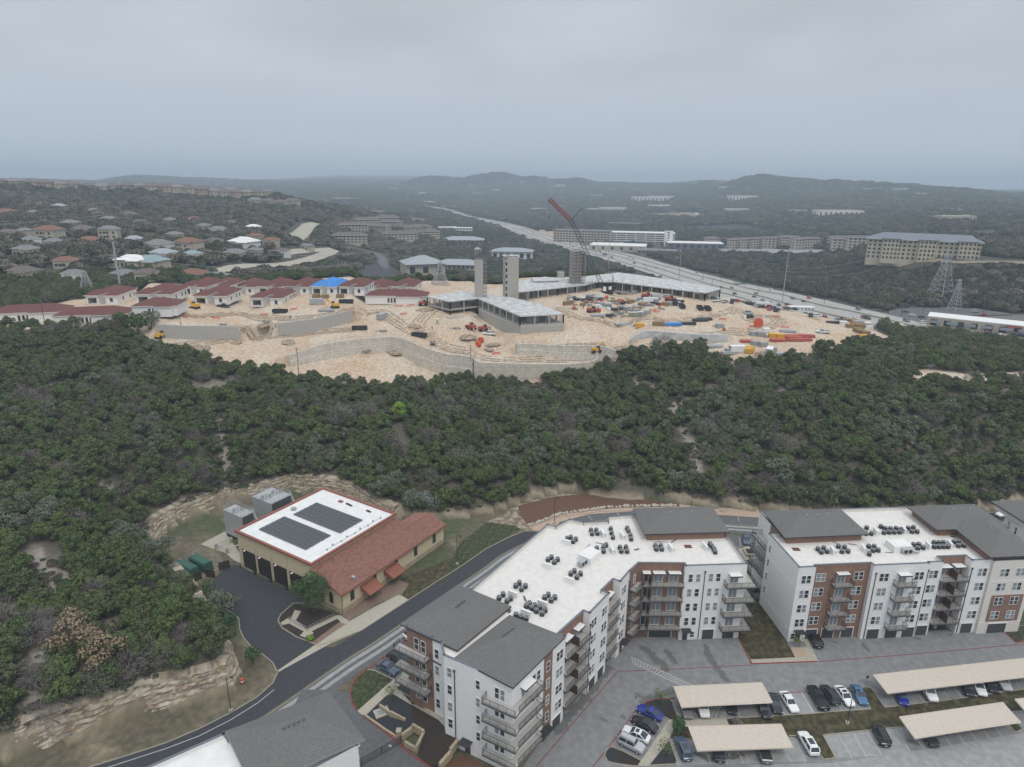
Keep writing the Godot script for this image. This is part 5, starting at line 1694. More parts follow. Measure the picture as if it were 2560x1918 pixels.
	# two green generators in a fenced corner
	for spec in [[-7.6, 9.1, "dark green generator housing at the outer corner of the fenced yard"], [-7.0, 6.0, "dark green generator housing nearer the cooling towers"]]:
		var t := yard_thing("generator", spec[2], "generator", spec[0], spec[1])
		b = Build.new()
		b.side(PackedVector2Array([Vector2(-1.15, 0.3), Vector2(1.15, 0.3), Vector2(1.15, 2.1), Vector2(0.85, 2.45), Vector2(-0.85, 2.45), Vector2(-1.15, 2.1)]), 6.2)
		o = obj("housing", b.mesh(M.green_metal), t)
		o.rotation.y = PI / 2
		for i in 5:
			b = Build.new()
			b.box(Vector3(-2.4 + i * 1.2, 1.2, 1.17), Vector3(1.0, 1.3, 0.05))
			obj("door", b.mesh(M.green_door), t)
		b = Build.new()
		b.box(Vector3(0, 0.15, 0), Vector3(6.5, 0.3, 2.4))
		obj("skid", b.mesh(M.dark_metal), t)
		b = Build.new()
		b.tube(Vector3(-2.6, 2.4, 0), Vector3(-2.6, 2.8, 0), 0.2, 0.2, 8)
		obj("exhaust", b.mesh(M.grey_metal), t)
	var gates := [[-2.6, 10.0, 1.45, "brown metal yard gate leaf standing open by the green generators"], [-1.2, 7.4, 0.35, "brown metal gate leaf facing the asphalt apron"], [-1.6, 3.4, 1.2, "brown metal gate leaf nearest the yellow station doors"]]
	for gspec in gates:
		var t := yard_thing("yard_gate", gspec[3], "gate", gspec[0], gspec[1], gspec[2])
		b = Build.new()
		for k in [-1.2, 1.2]:
			b.box(Vector3(k, 1.1, 0), Vector3(0.1, 2.2, 0.1))
		for y in [0.2, 1.1, 2.1]:
			b.box(Vector3(0, y, 0), Vector3(2.3, 0.08, 0.08))
		obj("gate_frame", b.mesh(M.brown_door), t)
		for i in 10:
			b = Build.new()
			b.box(Vector3(-1.06 + i * 0.235, 1.1, 0.05), Vector3(0.2, 2.0, 0.03))
			obj("slat", b.mesh(M.brown_panel), t)
	var fence := yard_thing("wire_fence", "grey wire fence round the green generators", "fence", -6, 3.8)
	b = Build.new()
	var fp := [Vector3(3.6, 0, -0.6), Vector3(-1, 0, -1.8), Vector3(-5.5, 0, -1.0), Vector3(-6.5, 0, 6.5), Vector3(-2.0, 0, 8.0), Vector3(3.0, 0, 7.5)]
	for i in fp.size() - 1:
		var n := int(fp[i].distance_to(fp[i + 1]) / 1.6)
		for k in n + 1:
			var p: Vector3 = fp[i].lerp(fp[i + 1], k / float(n))
			b.beam(p, p + Vector3(0, 2.1, 0), 0.06, 0.06)
		for y in [0.1, 0.5, 0.9, 1.3, 1.7, 2.1]:
			b.beam(fp[i] + Vector3(0, y, 0), fp[i + 1] + Vector3(0, y, 0), 0.02, 0.02)
	obj("wire_mesh", b.mesh(M.galvanised), fence)
	for i in 8:
		var x: float = [1.0, 6.3, 6.9, 11.9, 12.6, 17.6, 18.3, 23.4][i]
		var t := yard_thing("bollard", "dark bollard between the brown garage doors", "bollard", x, 0.9, 0.0, "bollards in front of the garage doors")
		b = Build.new()
		b.tube(Vector3(0, 0, 0), Vector3(0, 1.0, 0), 0.13, 0.13, 8)
		obj("post", b.mesh(M.brown_door), t)
		b = Build.new()
		b.tube(Vector3(0, 1.0, 0), Vector3(0, 1.1, 0), 0.13, 0.05, 8)
		obj("cap", b.mesh(M.brown_door), t)
	var hr := thing("hand_rail", "grey hand rail along the ramp in the planted corner by the station", "hand rail", Vector3(-42.46, 0.03, -114.73))
	b = Build.new()
	var pts := [Vector3(-47.31, 0.03, -117.52), Vector3(-42.47, 0.03, -114.23), Vector3(-37.89, 0.03, -118.98)]
	for i in 2:
		var n := 8
		for k in n + 1:
			var p: Vector3 = pts[i].lerp(pts[i + 1], k / float(n)) - hr.position
			b.beam(p, p + Vector3(0, 0.95, 0), 0.05, 0.05)
		for y in [0.5, 0.95]:
			b.beam(pts[i] - hr.position + Vector3(0, y, 0), pts[i + 1] - hr.position + Vector3(0, y, 0), 0.05, 0.05)
	obj("rail", b.mesh(M.grey_metal), hr)


# ---------------------------------------------------------------- cars
var car_kinds := {}

func loft(b: Build, rows: Array) -> void:          # rows of [x, [[z, y], ...]] for the left half; mirrored
	for i in rows.size() - 1:
		for s in [1.0, -1.0]:
			var p: Array = rows[i][1]
			var q: Array = rows[i + 1][1]
			for k in p.size() - 1:
				var a := Vector3(rows[i][0], p[k][1], p[k][0] * s)
				var c := Vector3(rows[i][0], p[k + 1][1], p[k + 1][0] * s)
				var d := Vector3(rows[i + 1][0], q[k][1], q[k][0] * s)
				var e := Vector3(rows[i + 1][0], q[k + 1][1], q[k + 1][0] * s)
				if s > 0:
					b.quad(a, d, e, c)
				else:
					b.quad(d, a, c, e)
	for end in [0, rows.size() - 1]:
		var p: Array = rows[end][1]
		var x: float = rows[end][0]
		for k in p.size() - 1:
			var q := [Vector3(x, p[k][1], p[k][0]), Vector3(x, p[k + 1][1], p[k + 1][0]), Vector3(x, p[k + 1][1], -p[k + 1][0]), Vector3(x, p[k][1], -p[k][0])]
			if end == 0:
				b.quad(q[0], q[1], q[2], q[3])
			else:
				b.quad(q[3], q[2], q[1], q[0])

func car_parts(kind: String) -> Dictionary:
	if car_kinds.has(kind):
		return car_kinds[kind]
	var long: float = {"sedan": 4.8, "suv": 4.75, "pickup": 5.8, "coupe": 4.75, "boxy": 4.4, "van": 6.4, "minivan": 5.1}[kind]
	var tall: float = {"sedan": 1.45, "suv": 1.75, "pickup": 1.9, "coupe": 1.38, "boxy": 1.85, "van": 2.6, "minivan": 1.8}[kind]
	var half: float = {"sedan": 0.91, "suv": 0.95, "pickup": 1.0, "coupe": 0.95, "boxy": 0.93, "van": 1.05, "minivan": 0.98}[kind]
	var low := 0.24 if kind in ["sedan", "coupe", "minivan"] else 0.34
	var belt := tall * (0.62 if kind != "van" else 0.5)
	var l := long / 2
	var hood := belt - (0.06 if kind != "boxy" else 0.0)
	var section := func(w: float, y: float, lo: float) -> Array:
		return [[w * 0.86, lo], [w * 0.985, lo + 0.14], [w, (lo + y) / 2], [w * 0.97, y - 0.06], [w * 0.88, y], [0.0, y + 0.035]]
	var b := Build.new()
	var bed := kind == "pickup"
	loft(b, [[-l, section.call(half * 0.84, belt * 0.86, low + 0.12)], [-l + 0.18, section.call(half * 0.94, belt * 0.97, low)], [-l + 0.8, section.call(half, belt, low)], [-0.3, section.call(half, belt, low)], [l * 0.42, section.call(half, belt, low)],
		[l * 0.55, section.call(half * 0.99, hood, low)], [l - 0.45, section.call(half * 0.96, hood * 0.93, low)], [l - 0.12, section.call(half * 0.86, hood * 0.84, low)], [l, section.call(half * 0.7, hood * 0.66, low + 0.1)]])
	# cabin: glass with a painted roof and pillars
	var x0 := {"sedan": -l * 0.78, "suv": -l * 0.94, "pickup": -l * 0.22, "coupe": -l * 0.74, "boxy": -l * 0.96, "van": -l * 0.97, "minivan": -l * 0.95}[kind] as float
	var x1 := {"sedan": l * 0.42, "suv": l * 0.42, "pickup": l * 0.5, "coupe": l * 0.36, "boxy": l * 0.36, "van": l * 0.72, "minivan": l * 0.56}[kind] as float
	var t0 := {"sedan": -l * 0.36, "suv": -l * 0.8, "pickup": -l * 0.17, "coupe": -l * 0.28, "boxy": -l * 0.9, "van": -l * 0.95, "minivan": -l * 0.84}[kind] as float
	var t1 := {"sedan": l * 0.1, "suv": l * 0.14, "pickup": l * 0.22, "coupe": l * 0.02, "boxy": l * 0.24, "van": l * 0.5, "minivan": l * 0.2}[kind] as float
	var g := Build.new()
	loft(g, [[x0, [[half * 0.84, belt - 0.02], [half * 0.84, belt]]], [t0, [[half * 0.9, belt - 0.02], [half * 0.74, tall - 0.05]]], [t1, [[half * 0.9, belt - 0.02], [half * 0.74, tall - 0.05]]], [x1, [[half * 0.86, belt - 0.02], [half * 0.84, belt]]]])
	g.quad(Vector3(x0, belt, half * 0.84), Vector3(t0, tall - 0.05, half * 0.74), Vector3(t0, tall - 0.05, -half * 0.74), Vector3(x0, belt, -half * 0.84))
	g.quad(Vector3(x1, belt, -half * 0.84), Vector3(t1, tall - 0.05, -half * 0.74), Vector3(t1, tall - 0.05, half * 0.74), Vector3(x1, belt, half * 0.84))
	var r := Build.new()
	r.hexa(Vector3((t0 + t1) / 2, tall - 0.03, 0), Vector3(t1 - t0 + 0.1, 0.08, half * 1.5), Vector2(0.94, 0.9))
	for s in [-1, 1]:
		r.beam(Vector3(x1, belt, s * half * 0.86), Vector3(t1, tall - 0.04, s * half * 0.745), 0.09, 0.07)
		r.beam(Vector3(x0, belt, s * half * 0.86), Vector3(t0, tall - 0.04, s * half * 0.745), 0.2 if kind != "sedan" else 0.12, 0.07)
		r.beam(Vector3((t0 + t1) / 2, belt, s * half * 0.91), Vector3((t0 + t1) / 2, tall - 0.04, s * half * 0.75), 0.1, 0.05)
		if kind in ["van"]:
			r.quad(Vector3(t0, belt, s * half * 0.93), Vector3(t1 - 0.6, belt, s * half * 0.93), Vector3(t1 - 0.6, tall - 0.1, s * half * 0.77), Vector3(t0, tall - 0.1, s * half * 0.77))
	if kind == "van":
		r.hexa(Vector3(-l * 0.22, (belt + tall) / 2, 0), Vector3(l * 1.45, tall - belt, half * 1.9), Vector2(0.98, 0.88))
	var wh := Build.new()
	wh.tube(Vector3(0, 0, -0.12), Vector3(0, 0, 0.12), 0.36, 0.36, 14)
	var rim := Build.new()
	rim.tube(Vector3(0, 0, -0.13), Vector3(0, 0, 0.13), 0.22, 0.22, 10)
	var hl := Build.new()
	hl.hexa(Vector3.ZERO, Vector3(0.12, 0.16, 0.42), Vector2(0.8, 0.9))
	var tl := Build.new()
	tl.hexa(Vector3.ZERO, Vector3(0.1, 0.22, 0.32), Vector2(0.8, 0.9))
	var bd := Build.new()
	bd.box(Vector3(-l * 0.62, belt + 0.035, 0), Vector3(l * 0.66, 0.03, half * 1.55))
	var pl := Build.new()
	pl.box(Vector3(-l - 0.005, belt * 0.55, 0), Vector3(0.03, 0.13, 0.34))
	var rk := Build.new()
	for s in [-1, 1]:
		rk.beam(Vector3(t0 + 0.1, tall + 0.06, s * half * 0.6), Vector3(t1 - 0.1, tall + 0.06, s * half * 0.6), 0.05, 0.05)
	var d := {"body": b, "glass": g.mesh(M.glass), "roof": r, "wheel": wh.mesh(M.rubber), "rim": rim.mesh(M.galvanised), "headlight": hl.mesh(M.white_box), "taillight": tl.mesh(M.red_paint), "bed": bd.mesh(M.rubber), "plate": pl.mesh(M.white_box), "rack": rk.mesh(M.rubber), "l": l, "half": half, "belt": belt, "hood": hood, "meshes": {}}
	d.sun_roof = null
	var sr := Build.new()
	sr.box(Vector3((t0 + t1) / 2 + 0.1, tall + 0.012, 0), Vector3((t1 - t0) * 0.55, 0.02, half * 0.95))
	d.sun_roof = sr.mesh(M.glass)
	car_kinds[kind] = d
	return d

func car(kind: String, colour: String, at: Vector3, turn: float, label: String, group := "", extra := "") -> Node3D:
	var d := car_parts(kind)
	if not d.meshes.has(colour):
		d.meshes[colour] = [d.body.mesh(M[colour]), d.roof.mesh(M[colour])]
	var c := thing("parked_car" if kind != "van" else "parked_van", label, {"pickup": "pickup truck", "van": "van"}.get(kind, "car"), at, turn, group)
	obj("body", d.meshes[colour][0], c)
	obj("window_glass", d.glass, c)
	obj("car_roof", d.meshes[colour][1], c)
	for i in 4:
		var w := obj("wheel", d.wheel, c)
		w.position = Vector3((0.62 if i % 2 else -0.6) * d.l, 0.36, (1 if i < 2 else -1) * (d.half - 0.12))
		obj("rim", d.rim, w)
	for s in [-1, 1]:
		obj("headlight", d.headlight, c).position = Vector3(d.l - 0.16, d.hood * 0.76, s * d.half * 0.62)
		obj("taillight", d.taillight, c).position = Vector3(-d.l + 0.1, d.belt * 0.8, s * d.half * 0.68)
	obj("licence_plate", d.plate, c)
	if kind == "pickup":
		obj("load_bed", d.bed, c)
	if extra == "sunroof":
		obj("sunroof", d.sun_roof, c)
	if extra == "rack" or kind == "boxy":
		obj("roof_rack", d.rack, c)
	return c

func park(kind: String, colour: String, tail: Vector2, nose: Vector2, label: String, group := "", extra := "") -> void:   # a car whose back and front stand at these two points
	var mid := (tail + nose) / 2
	var d := nose - tail
	car(kind, colour, Vector3(mid.x, 0.02, mid.y), -atan2(d.y, d.x), label, group, extra)

func build_cars() -> void:
	var shade := "cars in the shade of the carports"
	park("coupe", "car_blue", Vector2(26.68, -91.43), Vector2(23.18, -93.68), "bright blue coupe at the upper end of the row left of the carports")
	park("sedan", "car_black", Vector2(25.06, -88.77), Vector2(21.91, -91.15), "black sedan between the blue coupe and the white sedan")
	park("sedan", "car_white", Vector2(23.42, -86.65), Vector2(19.85, -88.83), "white sedan with dark sunroof in the short row left of the carports", "", "sunroof")
	park("boxy", "car_silver", Vector2(19.06, -86.6), Vector2(22.01, -84.59), "silver boxy off roader with roof rack at the lower end of the short row")
	park("sedan", "car_white", Vector2(50.66, -96.62), Vector2(50.88, -93.99), "white sedan parked just right of the upper middle carport")
	park("sedan", "car_black", Vector2(48.24, -96.6), Vector2(47.83, -93.15), "black sedan half under the right end of the upper middle carport")
	park("sedan", "car_dark", Vector2(45.47, -95.12), Vector2(45.53, -92.55), "dark sedan under the right half of the upper middle carport", shade)
	park("sedan", "car_grey", Vector2(31.66, -94.96), Vector2(31.56, -92.39), "grey sedan under the left end of the upper middle carport", shade)
	park("suv", "car_white", Vector2(34.67, -95.23), Vector2(34.54, -92.47), "white off roader under the left half of the upper middle carport", shade)
	park("sedan", "car_dark", Vector2(40.17, -95.78), Vector2(39.85, -93.64), "dark sedan beside the hatched bay under the upper middle carport", shade)
	park("pickup", "car_black", Vector2(56.44, -93.82), Vector2(56.3, -98.68), "big black pickup parked in the open upper bays")
	park("suv", "car_dark", Vector2(59.03, -95.27), Vector2(58.77, -98.7), "black wagon with roof rails between the pickup and a white sedan", "", "rack")
	park("sedan", "car_white", Vector2(61.43, -98.36), Vector2(61.62, -95.3), "white sedan next to the blue sedan in the open upper bays", "", "sunroof")
	park("sedan", "car_blue_grey", Vector2(64.59, -99.03), Vector2(64.21, -95.33), "steel blue sedan at the right end of the open upper bays")
	park("suv", "car_white", Vector2(50.33, -84.29), Vector2(50.14, -87.98), "white crossover with sunroof right of the lower middle carport", "", "sunroof")
	park("suv", "car_slate", Vector2(29.13, -82.9), Vector2(28.76, -86.81), "slate blue wagon left of the lower middle carport", "", "sunroof")
	park("sedan", "car_dark", Vector2(34.51, -83.73), Vector2(34.77, -85.74), "dark car under the left half of the lower middle carport", shade)
	park("pickup", "car_silver_dark", Vector2(41.98, -83.22), Vector2(42.3, -86.84), "grey pickup nosed under the lower middle carport", shade)
	park("boxy", "car_black", Vector2(63.11, -86.24), Vector2(63.52, -89.4), "black off roader with spare wheel in the open lower bays")
	park("sedan", "car_blue", Vector2(72.45, -97.86), Vector2(71.84, -96.14), "dark blue car under the left end of the long right carport", shade)
	park("suv", "car_white", Vector2(77.79, -98.93), Vector2(77.5, -97.05), "white crossover under the left part of the long right carport", shade)
	park("sedan", "car_dark", Vector2(85.9, -100.3), Vector2(85.38, -98.39), "dark sedan left of a white car under the long right carport", shade)
	park("sedan", "car_white", Vector2(88.19, -100.58), Vector2(87.65, -98.54), "white hatchback in the middle of the long right carport", shade)
	park("sedan", "car_dark", Vector2(90.88, -101.14), Vector2(90.47, -99.45), "dark sedan right of the white hatchback under the long right carport", shade)
	park("suv", "car_silver", Vector2(93.4, -101.69), Vector2(93.05, -99.87), "silver crossover under the right part of the long right carport", shade)
	park("suv", "car_dark", Vector2(71.32, -88.84), Vector2(71.33, -87.15), "dark crossover under the left end of the lower right carport", shade)
	park("suv", "car_black", Vector2(62.78, -110.13), Vector2(63.19, -114.04), "black off roader parked at the open garage of the right building")
	park("sedan", "car_slate", Vector2(63.14, -153.95), Vector2(61.49, -148.86), "grey blue sedan parked in the gap between the two buildings")
	park("suv", "car_white", Vector2(143.45, -167), Vector2(138.72, -165.8), "white crossover on the road behind the right building")
	park("suv", "car_white", Vector2(102.17, -165.3), Vector2(97.75, -165.22), "white car whose roof shows above the right building's parapet")
	park("sedan", "car_black", Vector2(-23.68, -106.95), Vector2(-20.38, -104.57), "black sedan between a white truck and a blue sedan by the corner balconies")
	park("sedan", "car_slate", Vector2(-25.38, -104.27), Vector2(-21.58, -101.76), "dark blue sedan nearest the grass corner by the brick balconies")
	park("pickup", "car_white", Vector2(-20.69, -112.1), Vector2(-18.41, -109.78), "white pickup half hidden behind the brick corner of the middle building")
	park("suv", "car_silver_dark", Vector2(55.46, -129.1), Vector2(56.28, -127.19), "grey car half hidden behind the balconies between the buildings")

# ---------------------------------------------------------------- things on the roofs and in the court
func condenser_proto() -> Array:
	var b := Build.new()
	for i in 12:
		var a0 := TAU * i / 12
		b.box(Vector3(cos(a0) * 0.40, 0.42, sin(a0) * 0.40), Vector3(0.1, 0.74, 0.2), -a0)
	b.tube(Vector3(0, 0.04, 0), Vector3(0, 0.8, 0), 0.385, 0.385, 12)
	var t := Build.new()
	t.tube(Vector3(0, 0.8, 0), Vector3(0, 0.86, 0), 0.46, 0.44, 12)
	var f := Build.new()
	f.tube(Vector3(0, 0.862, 0), Vector3(0, 0.875, 0), 0.33, 0.33, 12)
	var g := Build.new()
	for i in 4:
		var a := TAU * i / 4 + 0.3
		g.box(Vector3(cos(a) * 0.16, 0.885, sin(a) * 0.16), Vector3(0.28, 0.015, 0.07), -a)
	g.tube(Vector3(0, 0.87, 0), Vector3(0, 0.9, 0), 0.1, 0.1, 8)
	return [b.mesh(M.ac_case), t.mesh(M.ac_top), f.mesh(M.rubber), g.mesh(M.ac_top)]

func build_roof_things() -> void:
	var m := condenser_proto()
	var first: Node3D = null
	var rows := [
		["air conditioning unit in a cluster on the white roof of the middle building", "air conditioners on the middle roof", pts([12.91,-123.24, 13.93,-122.54, 13.29,-121.6, 12.09,-122.75, 8.34,-115.42, 9.55,-114.65, 8.82,-113.64, 7.59,-114.56, 12.56,-110.62, 13.69,-109.75, 12.87,-108.53, 11.77,-109.67, 1.73,-106.48, 2.87,-105.48, 2.12,-104.51, 1.04,-105.54, -1.3,-102.82, 0.1,-101.66, -0.56,-100.88, -2.02,-101.72, 7.05,-102.81, 8.21,-102.08, 7.49,-101.21, 6.34,-101.97, 3.51,-100.18, 4.41,-99.61, 5.35,-99.08, 3.87,-98.94, 4.67,-98.13, 6.25,-98.35, 5.67,-97.37, 2.92,-99.46, 1.06,-96.91, 1.9,-96.33, 2.83,-95.95, 17.61,-126.34, 17.66,-124.81, 18.79,-126.36, 18.88,-125.01, 22.06,-127.04, 21.96,-125.19, 22.01,-123.39, 25.72,-127.35, 25.83,-126.11, 25.93,-124.29, 25.83,-122.8, 20.12,-120.28, 17.98,-118.95, 19.45,-119.36, 19.28,-117.86, 22.87,-119.36, 22.95,-117.92, 24.17,-119.5, 24.15,-117.94, 30.46,-120.16, 30.4,-118.87, 31.59,-120.18, 31.55,-118.89, 42.2,-121.09, 42.34,-120.19, 42.46,-119.06, 42.38,-117.96])],
		["air conditioning unit in a cluster on the white roof of the right building", "air conditioners on the right roof", pts([64.33,-119.49, 64.5,-118.26, 65.71,-119.86, 65.82,-118.53, 69.15,-120.57, 68.92,-118.58, 70.29,-120.24, 70.26,-118.7, 75.57,-120.67, 74.14,-117.69, 76.67,-120.59, 75.68,-119.08, 76.81,-119.2, 79.2,-128.44, 77.7,-125.93, 78.95,-125.95, 82.68,-129.06, 83.23,-128.23, 81.97,-126.44, 84.32,-128.13, 83.17,-126.57, 85.62,-128.27, 84.31,-126.59, 86.37,-127.72, 85.54,-126.66, 88.43,-128.43, 88.38,-126.93, 89.78,-128.78, 89.55,-126.95, 85.54,-121.49, 86.71,-121.61, 85.6,-120.08, 86.9,-120.35, 90.5,-122.45, 89.5,-120.75, 91.46,-122.36, 90.46,-120.76, 92.44,-122.48, 91.45,-120.83, 92.36,-120.84, 94.97,-122.78, 95.94,-122.79, 94.87,-121.24, 96.09,-121.36])],
	]
	for row in rows:
		for p in row[2]:
			var at := Vector3(p.x, 16.96, p.y)
			var west: bool = row[0].contains("middle")
			var spot: String = (" near the two hip roofs" if p.y > -104 else " halfway along" if p.y > -116 else " by the far hip roof") if west else (" near its left end" if p.x < 72 else " by its stair hatch" if p.x < 85 else " near its right end") + (" in the front row" if p.y > -121 else " in the back row")
			var lab: String = row[0].replace("air conditioning unit in a cluster", "air conditioner").replace("white roof of the ", "").replace("building", "roof") + spot
			var grp: String = row[1] + spot
			if first == null:
				first = thing("air_conditioner", lab, "air conditioner", at, 0, grp)
				obj("casing", m[0], first)
				obj("top", m[1], first)
				obj("fan_well", m[2], first)
				obj("fan", m[3], first)
			else:
				copy(first, "air_conditioner", at, rng.randf() * TAU, lab, grp)
	var screens := [["white pipe screen among the air conditioners of the middle roof", pts([11.79,-121.03, 7.22,-112.03, 11.32,-107.2, 0.49,-102.72, 5.85,-100, 2.8,-97.28, 33.38,-119.1, 40.72,-119.79, 19.92,-124.71, 24.02,-123.88, 21,-118.07]), 0.55], ["white pipe screen among the air conditioners of the right roof", pts([80.21,-126.71, 86.8,-127.37, 66.98,-118.69, 73.84,-119.54, 88.32,-121.03, 93.23,-121.62]), 1.45]]
	for s in screens:
		var k := 0
		for p in s[1]:
			var turn: float = s[2] if (s[2] > 1 or k < 6) else 1.75
			k += 1
			var o := thing("pipe_screen", s[0], "pipe screen", Vector3(p.x, 16.95, p.y), PI - turn if s[2] < 1 and k <= 6 else turn, "pipe screens on the roofs")
			var b := Build.new()
			b.box(Vector3(0, 0.55, 0), Vector3(1.9, 1.1, 0.35))
			b.box(Vector3(0, 1.12, 0), Vector3(2.0, 0.07, 0.45))
			obj("screen", b.mesh(M.white_box), o)
			for i in 4:
				b = Build.new()
				b.tube(Vector3(-0.6 + i * 0.4, 0.8, 0.1), Vector3(-0.6 + i * 0.4, 0.3, 0.6), 0.06, 0.06, 6)
				obj("pipe", b.mesh(M.rubber), o)
	for s in [[Vector2(16.09, -115.71), Vector2(14.37, -113.21), 0.9, "white stair hatch box in the middle of the middle roof", "grey ventilation unit beside the stair hatch of the middle roof"], [Vector2(81.81, -120.57), Vector2(82.43, -118.77), 0.1, "white stair hatch box in the middle of the right roof", "grey ventilation unit beside the stair hatch of the right roof"]]:
		var o := thing("roof_hatch", s[3], "roof hatch", Vector3(s[0].x, 16.95, s[0].y), s[2])
		var b := Build.new()
		b.hexa(Vector3(0, 0.7, 0), Vector3(4.2, 1.4, 3.2), Vector2(0.94, 0.9))
		obj("housing", b.mesh(M.white_box), o)
		b = Build.new()
		b.box(Vector3(0.3, 1.43, 0), Vector3(3.0, 0.08, 2.2))
		obj("lid", b.mesh(M.white_box), o)
		o = thing("ventilation_unit", s[4], "ventilation unit", Vector3(s[1].x, 16.95, s[1].y), s[2])
		b = Build.new()
		b.box(Vector3(0, 0.7, 0), Vector3(2.0, 1.0, 1.1))
		b.tube(Vector3(1.0, 0.6, 0), Vector3(2.4, 0.5, 0.6), 0.28, 0.28, 8)
		obj("housing", b.mesh(M.galvanised), o)
		for k in 2:
			b = Build.new()
			b.tube(Vector3(-0.5 + k, 0.7, 0.54), Vector3(-0.5 + k, 0.7, 0.6), 0.4, 0.4, 12)
			obj("fan_well", b.mesh(M.rubber), o)
	for s in [[Vector3(37.48, 17, -120.62), "dark red mat on the right half of the middle roof"], [Vector3(59.97, 17, -119.87), "dark red mat at the left end of the right roof"]]:
		var b := Build.new()
		b.box(Vector3.ZERO, Vector3(1.5, 0.06, 1.2))
		var o := obj("roof_mat", b.mesh(M.red_roof))
		o.position = s[0]
		tag(o, s[1], "mat")
	var k2 := 0
	for p in [Vector3(19.21, 16.97, -121.46), Vector3(32.01, 16.97, -122.42), Vector3(26.35, 16.97, -119.3), Vector3(35.06, 16.97, -122.89), Vector3(16.12, 16.97, -119.87), Vector3(-0.15, 16.97, -98.55), Vector3(2.75, 16.97, -101.96), Vector3(69.58, 16.97, -122.62), Vector3(96.63, 16.97, -125.55), Vector3(72.99, 16.97, -122), Vector3(79.52, 16.97, -118.99)]:
		var b := Build.new()
		b.lid(PackedVector2Array(blob(Vector2.ZERO, [1.4, 1.8, 0.8][k2 % 3], [0.25, 0.18, 0.4][k2 % 3], 0.3 - k2 * 0.35, k2 + 50)), 0.0)
		var o := structure("roof_dirt_stain", b.mesh(M.stain if k2 % 3 else M.rock_grey))
		o.position = p + Vector3(0, 0.004, 0)
		k2 += 1

func carport(corners: Array, label: String) -> void:      # far left, far right, near right, near left: Vector3 at roof height
	var c0: Vector3 = corners[0]
	var along_x: Vector3 = corners[1] - corners[0]
	var down: Vector3 = corners[3] - corners[0]
	var mid: Vector3 = (corners[0] + corners[2]) / 2
	var o := thing("carport", label, "carport", Vector3(mid.x, 0, mid.z))
	var b := Build.new()
	var n := int(along_x.length() / 0.4)
	var up := Vector3(0, 0.07, 0)
	for i in n:
		var p := c0 + along_x * (i / float(n)) - o.position
		var q := c0 + along_x * ((i + 0.55) / n) - o.position
		var r := c0 + along_x * ((i + 0.7) / n) - o.position + up
		var s := c0 + along_x * ((i + 0.85) / n) - o.position + up
		var t := c0 + along_x * ((i + 1.0) / n) - o.position
		for e in [[p, q], [q, r], [r, s], [s, t]]:
			b.quad(e[0] + down, e[1] + down, e[1], e[0])
			b.quad(e[0] - Vector3(0, 0.03, 0), e[1] - Vector3(0, 0.03, 0), e[1] + down - Vector3(0, 0.03, 0), e[0] + down - Vector3(0, 0.03, 0))
	obj("roof_sheet", b.mesh(M.carport), o)
	b = Build.new()
	for e in [[0, 1], [1, 2], [2, 3], [3, 0]]:
		b.beam(corners[e[0]] - o.position - Vector3(0, 0.05, 0), corners[e[1]] - o.position - Vector3(0, 0.05, 0), 0.06, 0.24)
	obj("fascia", b.mesh(M.carport), o)
	var k := maxi(2, int(along_x.length() / 5.4))
	for i in k:
		var p := c0 + along_x * ((i + 0.5) / k) + down * 0.5 - o.position
		b = Build.new()
		b.box(Vector3(p.x, p.y / 2 - 0.15, p.z), Vector3(0.18, p.y - 0.3, 0.18))
		b.beam(Vector3(p.x, p.y - 0.9, p.z), p + down * 0.3 - Vector3(0, 0.15, 0), 0.1, 0.1)
		b.beam(Vector3(p.x, p.y - 0.9, p.z), p - down * 0.3 - Vector3(0, 0.15, 0), 0.1, 0.1)
		b.beam(p + down * 0.48 - Vector3(0, 0.12, 0), p - down * 0.48 - Vector3(0, 0.12, 0), 0.12, 0.16)
		obj("post", b.mesh(M.galvanised), o)

func lamp(at: Vector3, label: String, tall := 8.0, heads := 1) -> void:
	var o := thing("street_lamp", label, "street lamp", at)
	var b := Build.new()
	b.tube(Vector3(0, 0.5, 0), Vector3(0, tall, 0), 0.09, 0.06, 8)
	obj("pole", b.mesh(M.dark_metal), o)
	b = Build.new()
	b.tube(Vector3.ZERO, Vector3(0, 0.55, 0), 0.33, 0.33, 12)
	obj("base", b.mesh(M.concrete), o)
	for i in heads:
		b = Build.new()
		b.beam(Vector3(0, tall, 0), Vector3(0.7 * (1 - 2 * i), tall + 0.05, 0), 0.07, 0.07)
		b.hexa(Vector3(0.85 * (1 - 2 * i), tall - 0.1, 0), Vector3(0.6, 0.22, 0.4), Vector2(0.6, 0.6))
		obj("lamp_head", b.mesh(M.dark_metal), o)

func near_tree(at: Vector3, size: float, leaf: String, label: String, kind := 0) -> void:
	var r := RandomNumberGenerator.new()
	r.seed = int(at.x * 13 + at.z * 7)
	var o := thing("tree", label, "tree", at)
	var b := Build.new()
	var lobes := []
	for i in 9:
		var d := Vector3(r.randfn(), r.randfn() * 0.8, r.randfn()).normalized()
		var s := size * r.randf_range(0.4, 0.58)
		lobes.append([Vector3(0, size * 1.35, 0) + d * size * 0.55, Vector3(s, s, s)])
	leaf_cards(b, lobes, [3800, 900, 260][kind], [0.3, 0.26, 0.2][kind], r)
	obj("crown", b.mesh(M[leaf]), o)
	b = Build.new()
	limbs(b, r, Vector3(0, -0.1, 0), Vector3(0.02, 1, 0.03).normalized(), size * 0.75, size * 0.06, 4, 0.5)
	obj("trunk", b.mesh(M.bark), o)

